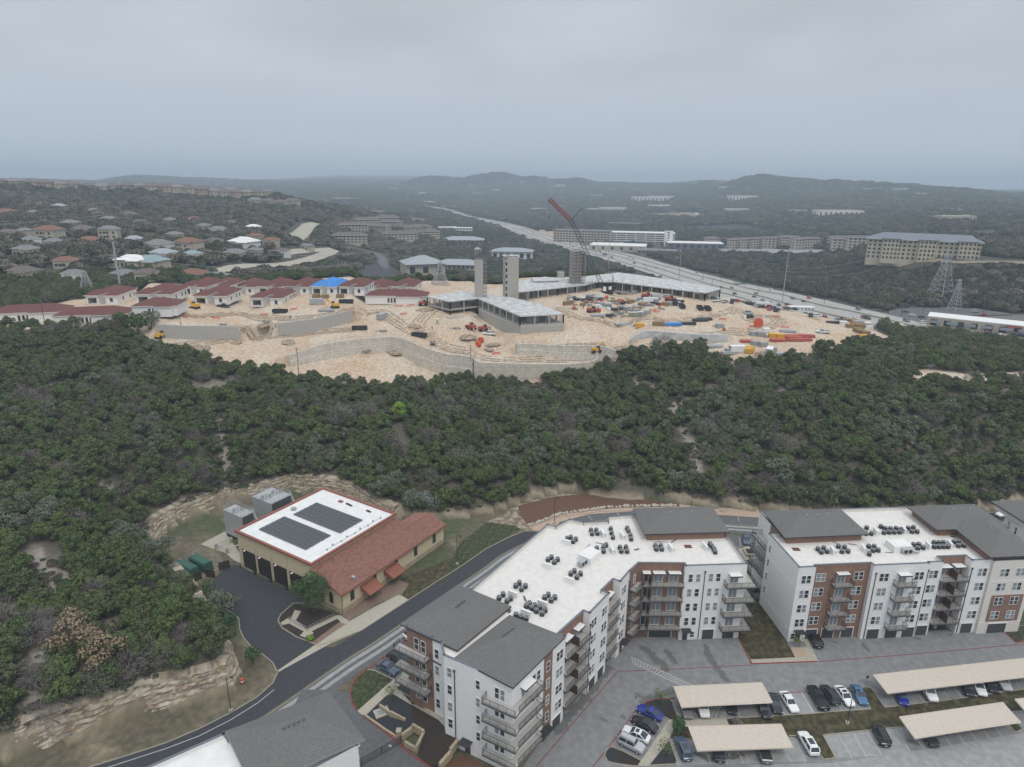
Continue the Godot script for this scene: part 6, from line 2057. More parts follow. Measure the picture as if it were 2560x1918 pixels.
func build_court_things() -> void:
	carport([Vector3(29.79, 2.9, -96.19), Vector3(46.27, 2.9, -97.38), Vector3(46.67, 2.55, -93.24), Vector3(30.16, 2.55, -91.62)], "tan ribbed carport roof nearest the middle building")
	carport([Vector3(30.13, 2.9, -87.13), Vector3(46.08, 2.9, -87.84), Vector3(46.24, 2.55, -83.34), Vector3(30.46, 2.55, -82.58)], "tan ribbed carport roof over the lower middle bays")
	carport([Vector3(67.79, 2.9, -99.56), Vector3(99.61, 2.9, -104.41), Vector3(97.65, 2.55, -99.98), Vector3(68.24, 2.55, -95.31)], "long tan carport roof on the right, facing the right building")
	carport([Vector3(67.03, 2.9, -89.6), Vector3(87.41, 2.9, -93.13), Vector3(87.43, 2.55, -89.19), Vector3(67.3, 2.55, -85.37)], "tan carport roof over the lower right bays")
	carport([Vector3(90.02, 2.9, -93.86), Vector3(101.88, 2.9, -95.56), Vector3(102.11, 2.55, -93.55), Vector3(90.2, 2.55, -91.79)], "tan carport roof cut off by the right edge")
	lamp(Vector3(59.18, 0, -90.89), "black lamp post on a white base in the court lawn", 7.4)
	lamp(Vector3(-49.3, 0, -92.42), "black lamp post beside the road below the cut bank", 7.6)
	lamp(Vector3(-13.11, 0, -139.4), "black lamp post between the station and the road", 8.0)
	lamp(Vector3(12.04, 0, -159.64), "black lamp post in front of the red mulch slope", 8.0)
	lamp(Vector3(52.42, 0, -169.3), "black lamp post above the dark hip roof behind the middle building", 8.0)
	var so := Vector3(67.22, 0, -100.08)
	var sg := thing("bay_sign", "small dark sign on a post at the end of the blue sedan's row", "sign", so)
	var b := Build.new()
	b.box(Vector3(0, 1.1, 0), Vector3(0.06, 2.2, 0.06))
	obj("post", b.mesh(M.grey_metal), sg)
	b = Build.new()
	b.box(Vector3(0, 2.0, 0.05), Vector3(0.5, 0.6, 0.03))
	obj("sign_plate", b.mesh(M.dark_metal), sg)
	# boulders that edge the red mulch
	var line := pts([5.14,-158.57, 7.17,-159.95, 9.66,-161.85, 12.23,-164.12, 13.95,-165.41, 16.03,-165.62, 18.59,-166.51, 21.17,-167.42, 24.19,-168.34, 27.24,-169.26, 30.66,-169.59, 34.11,-170.09, 37.97,-170.43, 41.85,-170.77, 45.69,-170.93, 49.29,-170.9])
	var r := RandomNumberGenerator.new()
	r.seed = 77
	var stones := []
	for k in 5:
		b = Build.new()
		var p := []
		for i in 26:
			p.append(Vector3(r.randfn(), r.randfn(), r.randfn()).normalized() * r.randf_range(0.8, 1.1))
		var rings := 6
		for i in rings:
			for j in 9:
				var q := func(u: int, w: int) -> Vector3:
					var a := TAU * (w % 9) / 9
					var e := PI * u / rings - PI / 2
					var d := Vector3(cos(e) * cos(a), sin(e), cos(e) * sin(a))
					var best := 0.86
					for s in p:
						if s.normalized().dot(d) > 0.86:
							best = maxf(best, s.length() * 0.98)
					return d * best
				b.tri(q.call(i, j), q.call(i + 1, j + 1), q.call(i, j + 1))
				b.tri(q.call(i, j), q.call(i + 1, j), q.call(i + 1, j + 1))
		stones.append(b.mesh(M.boulder))
	var put_stone := func(at: Vector3, s: float, label: String, group: String) -> void:
		var o := obj("boulder", stones[r.randi() % 5])
		o.position = at
		o.rotation.y = r.randf() * TAU
		o.scale = Vector3(s * r.randf_range(0.8, 1.3), s * r.randf_range(0.55, 0.8), s * r.randf_range(0.7, 1.0))
		tag(o, label, "boulder", group)
	for i in line.size() - 1:
		var n := int(line[i].distance_to(line[i + 1]) / 1.0)
		for k in maxi(n, 1):
			var p: Vector2 = line[i].lerp(line[i + 1], (k + r.randf_range(-0.2, 0.2)) / maxf(n, 1))
			put_stone.call(Vector3(p.x, 0.2, p.y + r.randf_range(-0.2, 0.2)), r.randf_range(0.55, 0.8), "pale limestone boulder in the row edging the red mulch slope", "boulders along the red mulch")
	put_stone.call(Vector3(61.23, 0.2, -167.77), 0.8, "single pale boulder on the gravel behind the dark hip roof", "")
	put_stone.call(Vector3(72.45, 0.2, -165.41), 0.8, "single pale boulder near the right building's hip roof", "")
	# trees of the yard
	near_tree(Vector3(-43.39, 0, -119.64), 4.3, "leaf_fresh", "big round dark green tree at the corner of the yellow station", 0)
	near_tree(Vector3(-67.5, 0, -123.37), 2.5, "leaf_fresh", "small round green tree beside the brown gate", 1)
	near_tree(Vector3(-58.33, 0, -114.2), 1.7, "leaf_fresh", "small green tree on the verge halfway along the apron", 1)
	near_tree(Vector3(-49.86, 0, -104.27), 1.7, "leaf_fresh", "small green tree on the verge nearest the road", 1)
	near_tree(Vector3(-27.75, 0, -164.72), 3.4, "leaf_silver", "silvery blue shrub tree behind the station's left roof corner", 1)
	near_tree(Vector3(-22.93, 0, -163.97), 3.4, "leaf_silver", "silvery blue shrub tree behind the station's tiled rear roof", 1)
	near_tree(Vector3(-20.98, 0.3, -94.76), 2.0, "leaf_young", "thin young tree coming into leaf beside the concrete walk", 2)
	near_tree(Vector3(27.25, 0, -94.91), 1.6, "leaf_young", "thin young tree in the gravel beside the red kerb", 2)
	near_tree(Vector3(25.79, 0, -83.84), 1.5, "leaf_young", "thin young tree in the triangular gravel bed", 2)
	near_tree(Vector3(58.87, 0, -110.46), 1.5, "leaf_young", "thin young tree in the square bed by the right building", 2)
	near_tree(Vector3(28.8, 0, -88.39), 1.4, "leaf_fresh", "small dense green shrub tree beside the lower middle carport", 1)
	for p in [[Vector3(-41.1, 0, -111.5), "bright green low shrub at the tip of the planted corner"], [Vector3(39.79, 0, -90.68), "grey leafless shrub behind the lower middle carport"]]:
		var o := thing("shrub", p[1], "shrub", p[0])
		b = Build.new()
		leaf_cards(b, [[Vector3(0, 0.45, 0), Vector3(0.9, 0.5, 0.8)], [Vector3(0.4, 0.5, 0.3), Vector3(0.6, 0.45, 0.6)]], 420, 0.2, r)
		obj("foliage", b.mesh(M.leaf_bright if p[1].begins_with("bright") else M.twig), o)
	for q in [Vector3(66.77, 0, -97.05), Vector3(70.38, 0, -94.21), Vector3(75.25, 0, -94.74), Vector3(81.22, 0, -95.76)]:
		var o := thing("bare_bush", "grey leafless bush on the lawn below the long carport", "bush", q, 0.0, "leafless bushes on the court lawn")
		b = Build.new()
		b.tinted = true
		for i in 5:
			limbs(b, r, Vector3(0, 0, 0), Vector3(r.randfn() * 0.6, 1, r.randfn() * 0.6).normalized(), 0.5, 0.03, 4, 0.6)
		obj("branches", b.mesh(M.twig), o)
	# the gate across the driveway
	var g0 := Vector3(-23.66, 0, -81.56)
	var g1 := Vector3(-18.13, 0, -86)
	var gate := thing("drive_gate", "black metal sliding gate across the driveway at the bottom edge", "gate", (g0 + g1) / 2)
	b = Build.new()
	for y in [0.15, 1.5]:
		b.beam(g0 - gate.position + Vector3(0, y, 0), g1 - gate.position + Vector3(0, y, 0), 0.08, 0.08)
	for i in 3:
		var p := g0.lerp(g1, i / 2.0) - gate.position
		b.beam(p, p + Vector3(0, 1.55, 0), 0.12, 0.12)
	obj("gate_frame", b.mesh(M.dark_metal), gate)
	for i in 44:
		b = Build.new()
		var p := g0.lerp(g1, (i + 0.5) / 44.0) - gate.position
		b.beam(p + Vector3(0, 0.15, 0), p + Vector3(0, 1.5, 0), 0.035, 0.035)
		obj("bar", b.mesh(M.dark_metal), gate)
	b = Build.new()
	var sp := g0.lerp(g1, 0.72) - gate.position
	b.box(sp + Vector3(0, 0.8, 0.08), Vector3(0.5, 0.45, 0.04))
	obj("sign_plate", b.mesh(M.white_box), gate)
	for p in [[Vector3(-18.63, 0, -87.24), "stone gate pillar at the planted end of the driveway gate"], [Vector3(-24.5, 0, -81.55), "stone gate pillar beside the bottom building"]]:
		var o := thing("gate_pillar", p[1], "gate pillar", p[0])
		b = Build.new()
		b.box(Vector3(0, 0.75, 0), Vector3(0.8, 1.5, 0.8))
		obj("shaft", b.mesh(M.stone_base), o)
		b = Build.new()
		b.hexa(Vector3(0, 1.6, 0), Vector3(1.0, 0.2, 1.0), Vector2(0.7, 0.7))
		obj("cap", b.mesh(M.concrete), o)
	var wall_line := func(label: String, pts: Array, h: float, w: float, m: String) -> void:
		var o := thing("garden_wall", label, "wall", Vector3(pts[0].x, 0, pts[0].z))
		for i in pts.size() - 1:
			var a: Vector3 = pts[i]
			var d: Vector3 = pts[i + 1] - a
			var mid := a + d / 2 - o.position
			var e := Build.new()
			e.box(Vector3(mid.x, a.y / 2 + pts[i + 1].y / 2 + h / 2 - 0.4, mid.z), Vector3(Vector2(d.x, d.z).length() + w * 0.5, h + 0.8, w), -atan2(d.z, d.x))
			obj("wall_section", e.mesh(M[m]), o)
	wall_line.call("low stone planter wall round the bed inside the gate", [Vector3(-17.95, 0.2, -86.7), Vector3(-16.41, 1, -88.37), Vector3(-14.39, 1.1, -87.02), Vector3(-15.19, 0.3, -84.28), Vector3(-17.33, 0.1, -85.57)], 0.7, 0.4, "stone_base")
	wall_line.call("long low stone edging behind the red kerb of the driveway", [Vector3(-25.55, 0.1, -91.73), Vector3(-21.39, 0.1, -88.66), Vector3(-18.69, 0.1, -86.79)], 0.35, 0.3, "stone_base")
	wall_line.call("sloping stone retaining wall below the white end of the middle building", [Vector3(-8.08, 1.6, -85.8), Vector3(-9.44, 1.2, -83.24), Vector3(-10.95, 0.7, -80.81)], 0.6, 0.5, "stone_base")
	wall_line.call("low sign wall with a row of white figures in the gravel bed", [Vector3(-23.02, 0.3, -93.22), Vector3(-20.67, 0.5, -91.38), Vector3(-17.98, 0.8, -89.77)], 0.8, 0.3, "stone_base")
	wall_line.call("beige low wall running back between the two buildings", [Vector3(58.48, 0, -138.55), Vector3(58.22, 0, -130.25), Vector3(58.43, 0, -124.56)], 1.2, 0.25, "concrete")
	var ub := thing("utility_slab", "pale utility slab with a glazed lid in the gravel bed by the driveway", "utility cover", Vector3(-22.55, 0.12, -92.33))
	b = Build.new()
	b.box(Vector3(0, 0.1, 0), Vector3(2.6, 0.3, 2.0), 0.5)
	obj("slab", b.mesh(M.concrete), ub)
	b = Build.new()
	b.box(Vector3(0, 0.27, 0), Vector3(1.5, 0.06, 1.0), 0.5)
	obj("lid", b.mesh(M.glass_pale), ub)
	var pb := thing("raised_planter", "rectangular pale planter box with dark soil between the two buildings", "planter", Vector3(62.34, 0, -145.43))
	b = Build.new()
	for e in [[Vector3(0, 0.4, 1.35), Vector3(5.2, 0.8, 0.35)], [Vector3(0, 0.4, -1.35), Vector3(5.2, 0.8, 0.35)], [Vector3(-2.42, 0.4, 0), Vector3(0.35, 0.8, 2.36)], [Vector3(2.42, 0.4, 0), Vector3(0.35, 0.8, 2.36)]]:
		b.box(e[0], e[1])
	obj("box_wall", b.mesh(M.concrete), pb)
	b = Build.new()
	b.box(Vector3(0, 0.3, 0), Vector3(4.5, 0.6, 2.3))
	obj("soil", b.mesh(M.mulch), pb)
	var cone := thing("traffic_barrel", "orange and white barrel on the verge below the cut bank", "traffic barrel", Vector3(-50.08, 0, -99.37))
	b = Build.new()
	b.tube(Vector3.ZERO, Vector3(0, 1.0, 0), 0.32, 0.24, 10)
	obj("barrel", b.mesh(M.orange), cone)
	b = Build.new()
	b.tube(Vector3(0, 0.3, 0), Vector3(0, 0.5, 0), 0.315, 0.295, 10)
	obj("band", b.mesh(M.white_box), cone)
	b = Build.new()
	b.box(Vector3(0, 0.04, 0), Vector3(0.8, 0.08, 0.8))
	obj("base", b.mesh(M.rubber), cone)
	# white scrap by the gate
	var sc := thing("scrap_heap", "heap of white scrap panels under the trees by the brown gate", "scrap heap", Vector3(-72.8, 0.1, -127.99))
	for i in 7:
		b = Build.new()
		b.box(Vector3(r.randf_range(-1.4, 1.4), 0.3 + r.randf() * 0.4, r.randf_range(-0.8, 0.8)), Vector3(r.randf_range(0.6, 1.2), 0.08, r.randf_range(0.4, 0.9)), r.randf() * 3)
		obj("scrap_panel", b.mesh(M.white_box), sc)


# ---------------------------------------------------------------- the building site on the plateau
func ground_at(x: float, z: float, up := 0.0) -> Vector3:
	return on(x, z, up)

func retaining(k: int, a0: float, a1: float, called: String, label: String, category: String, m: String, tiers: bool, fence: bool, lift := 0.0) -> void:
	var t: Array = STEPS[k]
	var b := Build.new()
	var cap := Build.new()
	var f := Build.new()
	var prev := []
	var a := a0
	var root: Node3D = null
	var i := 0
	while a <= a1 + 0.01:
		var j := 0
		while j < t.size() - 2 and a > t[j + 1][0]:
			j += 1
		var g: float = (a - t[j][0]) / (t[j + 1][0] - t[j][0])
		var r: float = lerpf(t[j][1], t[j + 1][1], g)
		var d := Vector3(sin(deg_to_rad(a)), 0, -cos(deg_to_rad(a)))
		var lo := d * (r - 0.9)
		var hi := d * (r + 1.3)
		var y0 := land(lo.x, lo.z) - 0.4
		var y1 := land(hi.x, hi.z) + 0.25 + lift
		if root == null:
			root = thing(called, label, category, Vector3(lo.x, y0, lo.z))
		var prof := []
		if tiers and y1 - y0 > 4.5:
			var ym := lerpf(y0, y1, 0.5)
			prof = [[-0.95, y0], [-0.8, ym], [-0.25, ym], [-0.1, y1], [0.8, y1], [0.8, y0]]
		else:
			prof = [[-0.95, y0], [-0.85, (y0 + y1) / 2], [-0.84, (y0 + y1) / 2], [-0.75, y1], [0.8, y1], [0.8, y0]]
		var now := []
		for p in prof:
			now.append(d * (r + p[0]) + Vector3(0, p[1], 0))
		if prev:
			for e in 5:
				b.quad(prev[e], now[e], now[e + 1], prev[e + 1])
			if fence:
				f.beam(prev[4] + Vector3(0, 1.0, 0), now[4] + Vector3(0, 1.0, 0), 0.06, 0.05)
				f.beam(prev[4] + Vector3(0, 0.5, 0), now[4] + Vector3(0, 0.5, 0), 0.04, 0.04)
		if fence and i % 2 == 0:
			f.beam(now[4], now[4] + Vector3(0, 1.1, 0), 0.09, 0.09)
		prev = now
		i += 1
		a += 0.28
	if root:
		fix("wall_face", b.mesh(M[m]), root, Transform3D())
	if fence:
		fix("guard_rail", f.mesh(M.galvanised), root, Transform3D())

func gable_house(root: Node3D, w: float, d: float, roof: String, wall := "stucco") -> void:   # its front faces +z
	var b := Build.new()
	b.box(Vector3(-w * 0.05, 1.7, -d * 0.32), Vector3(w * 0.9, 4.4, d * 0.62))
	b.box(Vector3(w * 0.3, 1.7, 0), Vector3(w * 0.36, 4.4, d * 0.98))
	for s in [-0.48, -0.12]:                      # the garage: two side walls, piers and lintel round a real opening
		b.box(Vector3(w * s, 1.7, d * 0.2), Vector3(0.2, 4.4, d * 0.5))
	for s in [-0.455, -0.145]:
		b.box(Vector3(w * s, 1.7, d * 0.45 - 0.1), Vector3(w * 0.05, 4.4, 0.2))
	b.box(Vector3(-w * 0.3, 3.25, d * 0.45 - 0.1), Vector3(w * 0.26, 1.3, 0.2))
	b.box(Vector3(-w * 0.3, -0.3, d * 0.2), Vector3(w * 0.35, 0.5, d * 0.48))
	obj("wall", b.mesh(M[wall]), root)
	var at := func(x0: float, x1: float, z0: float, z1: float) -> Array: return [Vector2(root.position.x + x0, root.position.z + z0), Vector2(root.position.x + x1, root.position.z + z0), Vector2(root.position.x + x1, root.position.z + z1), Vector2(root.position.x + x0, root.position.z + z1)]
	var keep := root.rotation.y
	root.rotation.y = 0
	var y := root.position.y
	hip(root, at.call(-w * 0.53, w * 0.44, -d * 0.66, 0.4), y + 3.85, 2.6, roof, 0.25, "hip_roof", 0, "white_box")
	hip(root, at.call(w * 0.08, w * 0.52, -d * 0.52, d * 0.53), y + 3.9, 1.9, roof, 0.25, "hip_roof", 0, "white_box")
	hip(root, at.call(-w * 0.53, -w * 0.07, -d * 0.1, d * 0.49), y + 3.88, 1.9, roof, 0.25, "hip_roof", 0, "white_box")
	root.rotation.y = keep
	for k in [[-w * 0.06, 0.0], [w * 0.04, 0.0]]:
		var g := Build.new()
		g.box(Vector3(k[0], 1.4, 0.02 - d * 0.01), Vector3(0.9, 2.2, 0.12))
		obj("door", g.mesh(M.glass), root)  # dark panel: shade of an unfinished doorway, painted as glass
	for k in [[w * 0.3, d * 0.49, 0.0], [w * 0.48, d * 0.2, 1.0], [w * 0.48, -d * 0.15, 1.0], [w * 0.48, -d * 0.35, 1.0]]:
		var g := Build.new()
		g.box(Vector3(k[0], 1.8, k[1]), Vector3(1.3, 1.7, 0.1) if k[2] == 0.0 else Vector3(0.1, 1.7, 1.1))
		obj("window", g.mesh(M.glass), root)  # dark panel in place of the shade in an empty window opening

func site_houses() -> void:
	var front := "white villa shells with red roofs in the front row"
	var spots := [
		[-189.8, -294.7, 14.5, 20.0, "red_roof", "white villa shell with red roof standing apart at the far left of the front row", 0.1],
		[-159.3, -283, 15.5, 20.0, "red_roof", "white villa shell second from the left, dark open garage beside a red roofed neighbour", 0.1],
		[-140.5, -297.4, 15.5, 20.0, "red_roof", "white villa shell with scaffolding poles before its porch, third in the front row", 0.05],
		[-115.8, -301.5, 15.5, 20.0, "red_roof", "white villa shell at the right end of the front row facing the black pickup side", 0.0],
		[-155.9, -316, 13.0, 20.0, "red_roof", "white villa shell at the left end of the back row of houses", -0.05],
		[-151, -328.7, 13.0, 20.0, "red_roof", "white villa shell second from the left in the back row", -0.05],
		[-141.6, -339.2, 13.0, 20.0, "red_roof", "white villa shell third from the left in the back row", -0.05],
		[-124.1, -330.6, 13.0, 20.0, "red_roof", "white villa shell in the back row just left of the two before the blue roof", -0.05],
		[-107.4, -322.2, 13.0, 20.0, "red_roof", "white villa shell in the back row directly left of the blue roofed one", -0.05],
		[-92.2, -316.7, 13.0, 20.0, "blue_wrap", "white villa shell whose roof is covered in bright blue underlay", -0.05],
		[-78.8, -316.6, 13.0, 20.0, "red_roof", "white villa shell in the back row directly right of the blue roofed one", -0.05],
		[-72.3, -341.6, 13.0, 20.0, "red_roof", "white villa shell second from the right end of the back row", -0.08],
		[-57.3, -339.7, 13.0, 20.0, "red_roof", "white villa shell at the right end of the back row", -0.08],
	]
	for s in spots:
		var p := on(s[0], s[1])
		p.z -= s[3] * 0.5
		var o := thing("villa_shell", s[5], "house", p, s[6], front if s[4] == "red_roof" else "")
		o.position.y = land(s[0], s[1]) + 0.3
		gable_house(o, s[2], s[3], s[4])
	for s in [[-197, -256.1, 27.0, 11.0, 0.35, "long white villa shell at the left edge with its closed back toward the trees"], [-170.3, -254.3, 26.0, 11.0, 0.3, "long white villa shell with closed back, right of the one at the left edge"], [-146.7, -260.9, 17.0, 13.0, 0.15, "white villa shell half hidden by the dark oak at the wood's corner"], [-57.6, -316.9, 30.0, 12.0, 0.0, "low white building with a very long red roof left of the concrete frame"]]:
		var o := thing("villa_shell", s[5], "house", on(s[0], s[1], 0.3) - Vector3(0, 0, 6), s[4])
		var b := Build.new()
		b.box(Vector3(0, 1.6, 0), Vector3(s[2], 4.2, s[3]))
		b.box(Vector3(s[2] * 0.22, 1.6, 2.2), Vector3(s[2] * 0.4, 4.2, s[3]))
		obj("wall", b.mesh(M.stucco), o)
		var keep := o.rotation.y
		o.rotation.y = 0
		var q := func(x0: float, x1: float, z0: float, z1: float) -> Array: return [Vector2(o.position.x + x0, o.position.z + z0), Vector2(o.position.x + x1, o.position.z + z0), Vector2(o.position.x + x1, o.position.z + z1), Vector2(o.position.x + x0, o.position.z + z1)]
		hip(o, q.call(-s[2] / 2 - 0.5, s[2] / 2 + 0.5, -s[3] / 2 - 0.5, s[3] / 2 + 0.5), o.position.y + 3.75, 2.4, "red_roof", 0.22, "hip_roof", 0, "white_box")
		hip(o, q.call(s[2] * 0.01, s[2] * 0.43, -2.5, s[3] / 2 + 2.8), o.position.y + 3.78, 2.1, "red_roof", 0.22, "hip_roof", 0, "white_box")
		o.rotation.y = keep
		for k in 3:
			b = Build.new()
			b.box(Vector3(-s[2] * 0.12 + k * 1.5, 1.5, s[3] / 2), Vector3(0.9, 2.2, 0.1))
			obj("window", b.mesh(M.glass), o)  # shade of unfinished openings put into the dark glass colour

func slab_building(root: Node3D, plan: Array, base: float, floors: Array, deck := "deck_pale") -> void:
	# a raw concrete frame: slabs on columns, stud walls set back behind the edge
	var pl := PackedVector2Array(plan)
	for i in floors.size():
		var b := Build.new()
		b.prism(pl, floors[i] - 0.45, floors[i], true)
		var o := fix("floor_slab", b.mesh(M[deck if i == floors.size() - 1 else "raw_concrete"]), root, Transform3D())
		if i == floors.size() - 1:
			o.name = "roof_slab"
	var small := Geometry2D.offset_polygon(pl, -5.5)
	var b2 := Build.new()
	for s in small:                               # open inside: a second ring of columns and a few cross walls
		for i in s.size():
			var a: Vector2 = s[i]
			var c: Vector2 = s[(i + 1) % s.size()]
			var n := maxi(1, int(a.distance_to(c) / 5.0))
			for k in n:
				var p := a.lerp(c, k / float(n))
				b2.box(Vector3(p.x, (base + floors[-1]) / 2 - 0.2, p.y), Vector3(0.5, floors[-1] - base - 0.4, 0.5))
				if k % 2 == 0:
					var q := a.lerp(c, (k + 0.62) / float(n))
					b2.box(Vector3((p.x + q.x) / 2, (base + floors[-1]) / 2 - 0.2, (p.y + q.y) / 2), Vector3(p.distance_to(q), floors[-1] - base - 0.5, 0.2), -atan2(q.y - p.y, q.x - p.x))
	fix("inner_wall", b2.mesh(M.raw_concrete), root, Transform3D()).set_meta("kind", "stuff")
	b2 = Build.new()
	b2.prism(pl, base - 1.0, base + 0.05)
	fix("ground_slab", b2.mesh(M.raw_concrete), root, Transform3D())
	var studs := Build.new()
	var lows := [base]
	lows.append_array(floors)
	for i in plan.size():
		var a: Vector2 = plan[i]
		var c: Vector2 = plan[(i + 1) % plan.size()]
		var n := maxi(1, int(a.distance_to(c) / 6.0))
		for k in n + 1:
			var p := a.lerp(c, k / float(n))
			p = p.move_toward((small[0][0] if small else p), 0.5)
			var cb := Build.new()
			cb.box(Vector3(p.x, (base + floors[-1]) / 2 - 0.3, p.y), Vector3(0.55, floors[-1] - base - 0.5, 0.55))
			fix("column", cb.mesh(M.raw_concrete), root, Transform3D())
		var m := int(a.distance_to(c) / 0.75)
		for k in m:
			var p := a.lerp(c, (k + 0.5) / m).move_toward((small[0][0] if small else a), 0.9)
			for f in floors.size():
				if f == 0 and floors.size() > 1 and k % 9 < 7:
					continue
				if rng.randf() < 0.2:
					continue
				studs.beam(Vector3(p.x, lows[f], p.y), Vector3(p.x, lows[f + 1] - 0.4, p.y), 0.11, 0.11)
	var so := fix("stud_wall", studs.mesh(M.stud), root, Transform3D())
	so.set_meta("kind", "stuff")

func scaffold(b: Build, w: float, d: float, h: float, step := 2.0) -> void:
	var n := int(h / step)
	for i in n + 1:
		var y := i * step
		for s in [-1, 1]:
			b.beam(Vector3(-w / 2, y, s * d / 2), Vector3(w / 2, y, s * d / 2), 0.1, 0.1)
			b.beam(Vector3(s * w / 2, y, -d / 2), Vector3(s * w / 2, y, d / 2), 0.1, 0.1)
			b.box(Vector3(0, y, s * (d / 2 - 0.4)), Vector3(w, 0.08, 0.8))
	for x in 4:
		for s in [-1, 1]:
			b.beam(Vector3(-w / 2 + w * x / 3, 0, s * d / 2), Vector3(-w / 2 + w * x / 3, h, s * d / 2), 0.09, 0.09)
			b.beam(Vector3(s * w / 2, 0, -d / 2 + d * x / 3), Vector3(s * w / 2, h, -d / 2 + d * x / 3), 0.09, 0.09)

func lattice(b: Build, p: Vector3, q: Vector3, w: float, step: float) -> void:
	var f := (q - p).normalized()
	var s := f.cross(Vector3.UP if absf(f.y) < 0.9 else Vector3.RIGHT).normalized() * w / 2
	var u := s.cross(f).normalized() * w / 2
	var e := [s + u, s - u, -s - u, -s + u]
	for k in 4:
		b.beam(p + e[k], q + e[k], 0.3, 0.3)
	var n := int(p.distance_to(q) / step)
	for i in n:
		var a := p.lerp(q, i / float(n))
		var c := p.lerp(q, (i + 1) / float(n))
		for k in 4:
			b.beam(a + e[k], c + e[(k + 1) % 4], 0.17, 0.17)

func site_frame() -> void:
	var root := thing("concrete_frame", "two storey raw concrete frame with pale roof slab nearest the retaining walls", "building", on(3.3, -264.7))
	slab_building(root, pts([-42.01,-312.94, -29.46,-299.99, -16.78,-308.97, 3.35,-266.62, 22.09,-272.16, 12.12,-295.5, -4.15,-317.47, -11.21,-321, -19.68,-327.25, -26.46,-329.63]), 27.5, [33.0, 37.0])
	var b := Build.new()
	b.prism(PackedVector2Array(pts([3.38,-265.49, 22.06,-269.97, 18.63,-277.77, -0.27,-276.96])), 26.5, 32.6)
	b.prism(PackedVector2Array(pts([-16.38,-305.62, 3.38,-265.49, 4.32,-268.13, -15.44,-307.65])), 27.0, 32.5)
	b.prism(PackedVector2Array(pts([-41.39,-306.58, -29.03,-294.04, -16.41,-301.03, -17.32,-303.63, -29.34,-297.33, -41.23,-309.34])), 27.0, 30.4)
	fix("foundation_wall", b.mesh(M.raw_concrete), root, Transform3D())
	root = thing("concrete_frame", "long single storey raw concrete wing curving behind the storage yard", "building", on(45.6, -355))
	slab_building(root, pts([2.16,-324.73, 23.34,-339.45, 39.7,-351.72, 46.31,-362.79, 56.31,-363.93, 97.85,-327.44, 110,-342.28, 95.16,-368.96, 74.6,-394.89, 65.61,-403.86, 43.05,-385.74, 13.92,-376.1, -1.99,-354.35]), 32.8, [37.6])
	b = Build.new()
	for i in 60:
		var p: Vector2 = pts([2.16,-324.73, 23.34,-339.45, 39.7,-351.72, 46.31,-362.79, 56.31,-363.93, 97.85,-327.44])[i % 5].lerp(pts([23.34,-339.45, 39.7,-351.72, 46.31,-362.79, 56.31,-363.93, 97.85,-327.44])[i % 5], rng.randf())
		p.y -= 0.4
		b.beam(Vector3(p.x, 37.6, p.y), Vector3(p.x, 38.7, p.y), 0.07, 0.07)
	fix("edge_post", b.mesh(M.wood), root, Transform3D()).set_meta("kind", "stuff")
	root = thing("concrete_frame", "small flat pale slab roof behind the two bare lift towers", "building", on(18.9, -402.8))
	var plan := pts([10.51,-368.49, 18.19,-375.2, 24.27,-372.44, 25.37,-360.84, 11.41,-357.49])
	b = Build.new()
	b.prism(PackedVector2Array(plan), 38.0, 38.5, true)
	fix("roof_slab", b.mesh(M.deck_pale), root, Transform3D())
	for p in plan:
		b = Build.new()
		b.box(Vector3(p.x, 34, p.y), Vector3(0.5, 8, 0.5))
		fix("column", b.mesh(M.raw_concrete), root, Transform3D())
	# lift towers
	for s in [[Vector3(-16.48, 37, -314.28), 3.9, 4.2, 18.3, 0.1, "narrow bare concrete lift tower with ladder scaffold on its right"], [Vector3(-1.05, 37, -317.63), 6.7, 5.0, 18.6, 0.25, "wider bare concrete lift tower with a column of dark openings on its left side"]]:
		var o := thing("lift_tower", s[5], "tower", Vector3(s[0].x, 30, s[0].z), s[4])
		b = Build.new()
		var h: float = s[3] + 7
		if s[1] > 5:                               # real openings: the left side is a shaft open between lintels
			b.box(Vector3(0.5, h / 2, 0), Vector3(s[1] - 1.0, h, s[2]))
			b.box(Vector3(-s[1] / 2 + 0.08, h / 2, 0), Vector3(0.16, h, s[2]))
			b.box(Vector3(-s[1] / 2 + 0.58, h / 2, -s[2] / 2 + 0.1), Vector3(0.84, h, 0.2))
			for k in 8:
				b.box(Vector3(-s[1] / 2 + 0.58, 3.3 + k * 3.0, s[2] / 2 - 0.1), Vector3(0.84, 1.2, 0.2))
		else:
			b.box(Vector3(0, h / 2, 0), Vector3(s[1], h, s[2]))
		obj("shaft", b.mesh(M.raw_concrete), o)
		for k in 7:
			b = Build.new()
			b.box(Vector3(0, 8 + k * 2.6, 0), Vector3(s[1] + 0.05, 0.06, s[2] + 0.05))
			obj("pour_joint", b.mesh(M.concrete), o)
		if s[1] > 5:
			b = Build.new()
			b.hexa(Vector3(-0.4, h + 0.9, 0), Vector3(s[1] + 0.8, 0.15, s[2] + 0.6), Vector2(1, 1))
			b.tri(Vector3(-s[1] / 2, h, s[2] / 2), Vector3(s[1] / 2, h, s[2] / 2), Vector3(-s[1] / 2, h + 1.7, s[2] / 2))
			obj("cap", b.mesh(M.deck_pale), o)
		else:
			b = Build.new()
			scaffold(b, 1.6, 2.2, 17.0)
			var sc := obj("ladder_scaffold", b.mesh(M.stud), o)
			sc.position = Vector3(s[1] / 2 + 1.0, 7, 0)
			sc.set_meta("kind", "stuff")
			b = Build.new()
			b.box(Vector3(0, h + 0.08, 0), Vector3(s[1] + 0.3, 0.2, s[2] + 0.3))
			obj("cap", b.mesh(M.dark_metal), o)
